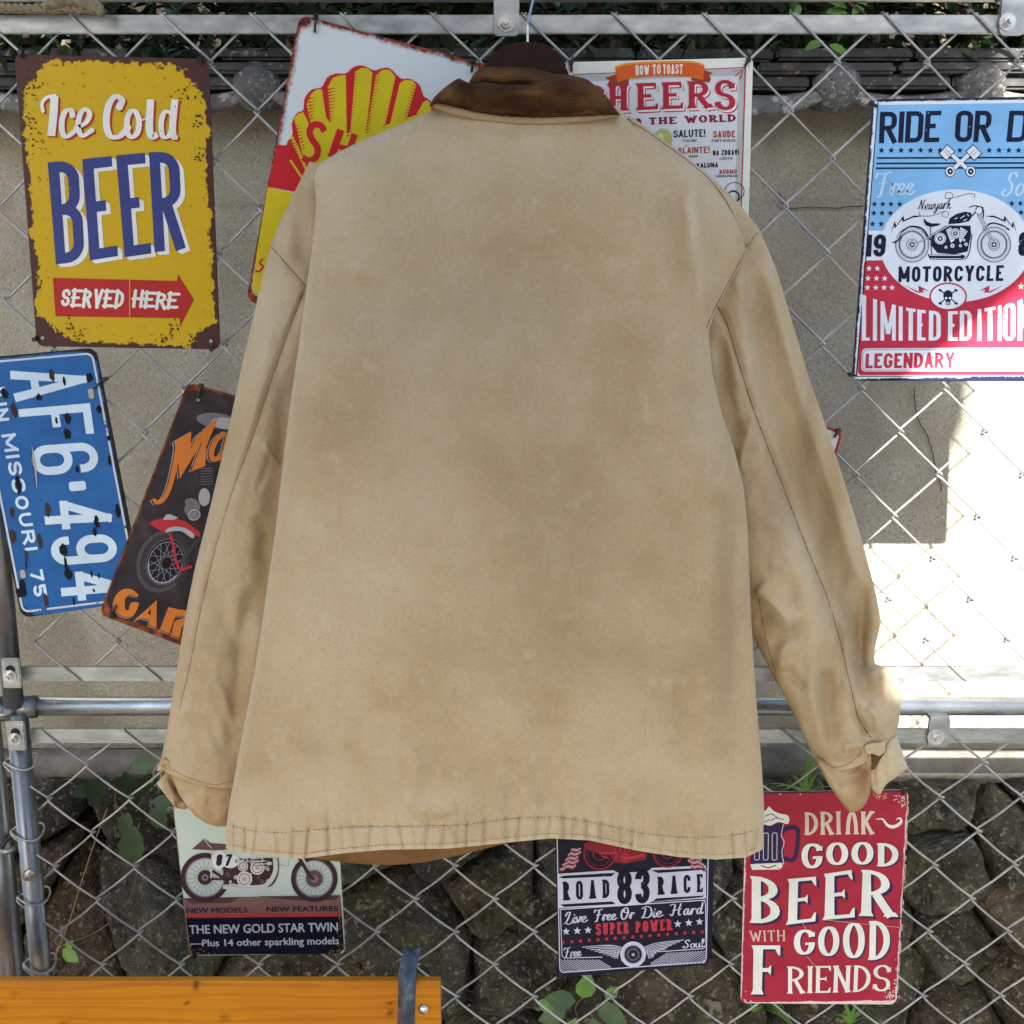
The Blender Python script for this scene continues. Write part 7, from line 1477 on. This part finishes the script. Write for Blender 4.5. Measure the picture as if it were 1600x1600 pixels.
flap('cuff', [(1276, 1182), (1300, 1192), (1325, 1188), (1345, 1174), (1360, 1164)], [(1285, 1206), (1292, 1222), (1306, 1242), (1319, 1260), (1330, 1270), (1342, 1267), (1353, 1256), (1360, 1238), (1362, 1205)], -.070, .022, cuff_m,
     [([(1295, 1212), (1318, 1214), (1345, 1195)], 4, -.003), ([(1305, 1232), (1322, 1220), (1352, 1222)], 5, -.005), ([(1345, 1250), (1352, 1225), (1350, 1200)], 6, -.006), ([(1310, 1225), (1325, 1212), (1345, 1210)], 5, .003)], {'dark_mark': blobs([(1350, 1215, 14, 30, .8), (1340, 1190, 14, 10, .5)]), 'worn_lit': blobs([(1310, 1225, 16, 20, .3)])})
flap('cuff_placket', [(1372, 1172), (1384, 1160), (1393, 1150), (1401, 1148), (1408, 1170), (1415, 1190), (1419, 1200)], [(1358, 1205), (1357, 1222), (1362, 1235), (1372, 1241), (1377, 1239), (1384, 1226), (1405, 1211), (1419, 1201)], -.066, .018, cuff_m,
     [([(1370, 1180), (1364, 1205), (1368, 1230)], 4, -.004), ([(1388, 1165), (1392, 1190), (1386, 1215)], 6, .003), ([(1402, 1160), (1408, 1185), (1405, 1200)], 6, -.003)], {'worn_lit': lambda px, py: .85 + 0 * px})
dk = mat('hollow_shade', (.09, .045, .02), .95)  # dark colour standing in for shade inside the cuff opening
flap('cuff_tab', [(1351, 1165), (1360, 1161), (1372, 1160), (1380, 1158), (1384, 1160)], [(1350, 1172), (1356, 1179), (1364, 1178), (1374, 1182), (1382, 1176)], -.094, .0035, cuff_m, [([(1353, 1170), (1366, 1170), (1381, 1166)], 1.2, -.0012, None, 0), ([(1355, 1175), (1368, 1175), (1380, 1172)], 1.2, .0008, None, 0)], {'worn_lit': lambda px, py: .55 + 0 * px, 'dark_mark': blobs([(1352, 1170, 4, 6, .6)])}, 40, 24, .002, 3, 7)
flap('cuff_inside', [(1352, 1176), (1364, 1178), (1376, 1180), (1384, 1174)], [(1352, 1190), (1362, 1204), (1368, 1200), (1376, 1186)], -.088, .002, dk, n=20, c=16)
def fray():
    r = random.Random(5); m = MB()
    for (x, y, dx, dy, n, Y) in ((248, 1200, 6, 3, 14, -.075), (246, 1224, 6, 4, 10, -.066), (283, 1264, 10, 2, 10, -.062), (1352, 1178, 3, 4, 8, -.099), (1374, 1240, 5, 2, 8, -.085), (1417, 1199, 3, 4, 6, -.08), (300, 1226, 12, 3, 8, -.092)):
        for _ in range(n):
            a = Vector(W(x + r.gauss(0, dx), y + r.gauss(0, dy), Y)); t = r.uniform(0, 6.28); l = r.uniform(.0015, .004)
            m.tube([a, a + Vector((math.cos(t) * l, -.0008, math.sin(t) * l)), a + Vector((math.cos(t + .7) * l * 1.8, -.001, math.sin(t + .7) * l * 1.8))], .00022, 4)
    o = m.obj('frayed_threads', pale_thread, JK); o['kind'] = 'stuff'
fray()
dk = mat('hollow_shade', (.13, .07, .03), .95)
flap('cuff_inside', [(1335, 1185), (1350, 1178), (1368, 1178), (1378, 1172)], [(1338, 1225), (1350, 1240), (1362, 1240), (1372, 1225)], -.068, .004, lining)
flap('cuff_inside', [(258, 1198), (264, 1200), (272, 1204)], [(266, 1212), (276, 1232), (290, 1258)], -.046, .003, lining)
# ---- collar
def ribf(px, py): return (py + .012 * (px - 820)) / 3.4
cw = blobs([(700, 150, 14, 16, .8), (780, 118, 60, 10, .5), (850, 150, 60, 8, .4), (930, 150, 30, 20, .6), (900, 178, 60, 5, .6), (760, 175, 60, 4, .4)])
cd = blobs([(740, 135, 16, 8, .7), (800, 165, 60, 10, .5), (900, 140, 40, 12, .4), (700, 160, 10, 12, .5)])
class Coll(Cloth): pass
def collar(name, top, bot, Y, h, folds, sd, p=2.2, smooth=2, nr=20):
    k = Cloth(top, bot, 240, 70, Y, h, p, folds, .0010, .008, sd, False, smooth=smooth); o = k.mesh(name, cord, JK, {'worn_lit': cw, 'dark': cd})
    at = o.data.attributes.new('rib', 'FLOAT', 'POINT'); sv = np.linspace(0, 1, 70)[None, :]; r = ((.45 * (.5 - .5 * np.cos(np.pi * sv)) + .55 * sv) * nr + .5 * vnoise(k.px / 30, k.py / 30)).reshape(-1); at.data.foreach_set('value', np.r_[r, r].astype(np.float32)); return k
collar('collar_stand', [(733, 128), (741, 114), (752, 106), (775, 104), (800, 105), (835, 106), (850, 111), (862, 115), (890, 117), (912, 122), (930, 134), (944, 148)], [(735, 150), (760, 160), (800, 165), (840, 165), (880, 165), (915, 165), (944, 165)], -.080, .012, [([(745, 128), (780, 134), (840, 132)], 6, -.004)], 2)
co = collar('collar', [(671, 165), (678, 152), (692, 139), (706, 128), (717, 122), (727, 127), (737, 131), (758, 129), (790, 134), (830, 133), (865, 124), (895, 119), (918, 124), (938, 140), (952, 155), (960, 168), (969, 179)],
       [(671, 167), (688, 160), (715, 171), (745, 180), (790, 187), (830, 190), (870, 190), (905, 188), (935, 185), (955, 182), (969, 180)], -.108, .020, [([(722, 128), (735, 150), (752, 165)], 7, -.006), ([(714, 130), (705, 145), (690, 160)], 6, .004), ([(760, 140), (830, 146), (900, 134)], 7, .004), ([(770, 150), (840, 156), (930, 150)], 7, -.003), ([(700, 165), (780, 181), (860, 184), (950, 178)], 4, -.002)] + [([(x, 168 + 8 * math.sin((x - 690) / 260 * 3.1)), (x + 3, 185)], 3.2, -.0012 if i % 2 else .0012, None, .1) for i, x in enumerate(range(735, 955, 8))], 6)
flap('collar_seam', [(680, 158), (700, 163), (740, 174), (790, 181), (850, 183), (920, 180), (966, 172)], [(676, 168), (705, 180), (745, 189), (790, 194), (830, 197), (870, 196), (920, 191), (968, 182)], -.116, .006, canvas, (), {'dark_mark': lambda px, py: .75 + 0 * px, 'worn_lit': lambda px, py: 0 * px, 'grime_shade': lambda px, py: 0 * px}, 120, 24, .0004)
# ---- seams and stitching
def stitches(name, cloth, pts, m=None, dash=4.2, gap=1.7, w=.00038, lift=.0002, wob=.5, cont=False):
    m = m or (seam_thread if cont else thread)
    P = crom([np.array(p, float) for p in pts], 12); d = [0]
    for a, b in zip(P[:-1], P[1:]): d.append(d[-1] + float(np.linalg.norm(b - a)))
    P = np.array(P); d = np.array(d); r = random.Random(len(pts)); mb = MB(); s = 0
    def at(q): x = np.interp(q, d, P[:, 0]); y = np.interp(q, d, P[:, 1]); y += wob * float(vnoise(x / 7., y / 7.)); return Vector(W(x, y, cloth.surf(x, y) - lift))
    if cont:
        n = int(d[-1] / 5); mb.tube([at(d[-1] * k / n) for k in range(n + 1)], w, 5)
    else:
        while s < d[-1] - dash:
            a, b = at(s), at(s + dash); mid = (a + b) / 2 + Vector((0, -w * .8, 0)); mb.tube([a + Vector((0, w * .8, 0)), mid, b + Vector((0, w * .8, 0))], [w * .6, w, w * .6], 5); s += dash + gap
    o = mb.obj(name, m, JK, True); o['kind'] = 'stuff'; return o
xs = list(range(357, 1190, 16))
stitches('hem_stitching', body, [(x, float(stitch_y(x))) for x in xs]); stitches('hem_stitching', body, [(x, float(hem_y(x)) - 8) for x in xs], w=.0003)
stitches('shoulder_seam', sl_r, [(990, 192), (1020, 212), (1048, 232), (1080, 256), (1108, 280), (1130, 308), (1148, 340), (1158, 368), (1166, 384)], cont=True, w=.0006, lift=-.0001, wob=.1)
stitches('shoulder_seam', sl_r, [(1165, 386), (1176, 372), (1188, 360)], cont=True, w=.0006, lift=-.0001, wob=.2)
stitches('armhole_seam', body, [(1163, 394), (1158, 405), (1142, 434), (1125, 466), (1112, 492), (1104, 512)], cont=True, w=.0006, lift=-.0001, wob=.2)
stitches('sleeve_seam', sl_r, [(1121, 478), (1137, 510), (1155, 570), (1172, 625), (1200, 700), (1235, 790), (1262, 860), (1291, 930), (1312, 1000), (1326, 1060), (1341, 1120), (1360, 1152)], cont=True, w=.0007, lift=-.0001, wob=.3)
stitches('sleeve_seam', sl_r, [(1185, 932), (1192, 975), (1203, 1020), (1212, 1050)], cont=True, w=.0005, lift=-.0001, wob=.3)
stitches('armhole_seam', sl_l, [(424, 386), (450, 415), (482, 452)], cont=True, w=.0006, lift=-.0001, wob=.2)
stitches('sleeve_seam', sl_l, [(474, 455), (450, 520), (418, 610), (392, 690), (366, 760), (344, 830), (326, 900), (310, 970), (297, 1040), (280, 1110)], cont=True, w=.0005, lift=-.0001, wob=.3)
stitches('cuff_stitching', sl_l, [(270, 1203), (290, 1213), (312, 1221), (335, 1226), (352, 1223), (365, 1219)], dash=3.4, gap=1.4)
stitches('collar_stitching', co, [(740, 180), (790, 185), (850, 187), (910, 184), (950, 178)], dash=3.4, gap=1.6, w=.0003)
stitches('cuff_stitching', sl_r, [(1290, 1196), (1305, 1199), (1322, 1195), (1338, 1185), (1348, 1176)], dash=3.4, gap=1.4)

# ================================================================ coat hanger
def hanger():
    t = thing('coat_hanger', 'dark brown wooden coat hanger with a steel hook, inside the jacket collar', 'hanger', W(824, 66, -.05))
    hw = mat('hanger_wood', (.06, .028, .02), .65, 0, spec=.12, cols=[(.3, (.016, .007, .005)), (.7, (.034, .014, .009))], scale=30, stretch=(1, 1, 4))
    top = crom([np.array(p, float) for p in [(740, 150), (757, 106), (770, 86), (790, 73), (822, 68), (853, 72), (872, 88), (884, 108), (900, 150)]], 5)
    P = [W(p[0], p[1], -.052) for p in top]; poly = [(p[0], p[2]) for p in P]
    m = MB(); m.prism(poly, -.060, -.040); o = m.obj('hanger_arm', hw, t); b = o.modifiers.new('b', 'BEVEL'); b.width = .003; b.segments = 3
    m = MB(); pts = [W(824.5, 75, -.05), W(824.5, 62, -.05), W(824.5, 42, -.05), W(825, 34, -.047), W(830, 12, -.036), W(834, -6, -.026)]
    pts = [Vector(p) for p in pts]; c = pts[-1]
    for a in np.linspace(0, 2.6, 9)[1:]: pts.append(Vector((c.x + .004 * a / 2.6, .012 - .038 * math.cos(a), c.z + .03 * math.sin(a))))
    m.tube([Vector(p) for p in crom([np.array(p) for p in pts], 4)], .0013, 10); m.obj('hook', steel_m, t, True)
hanger()
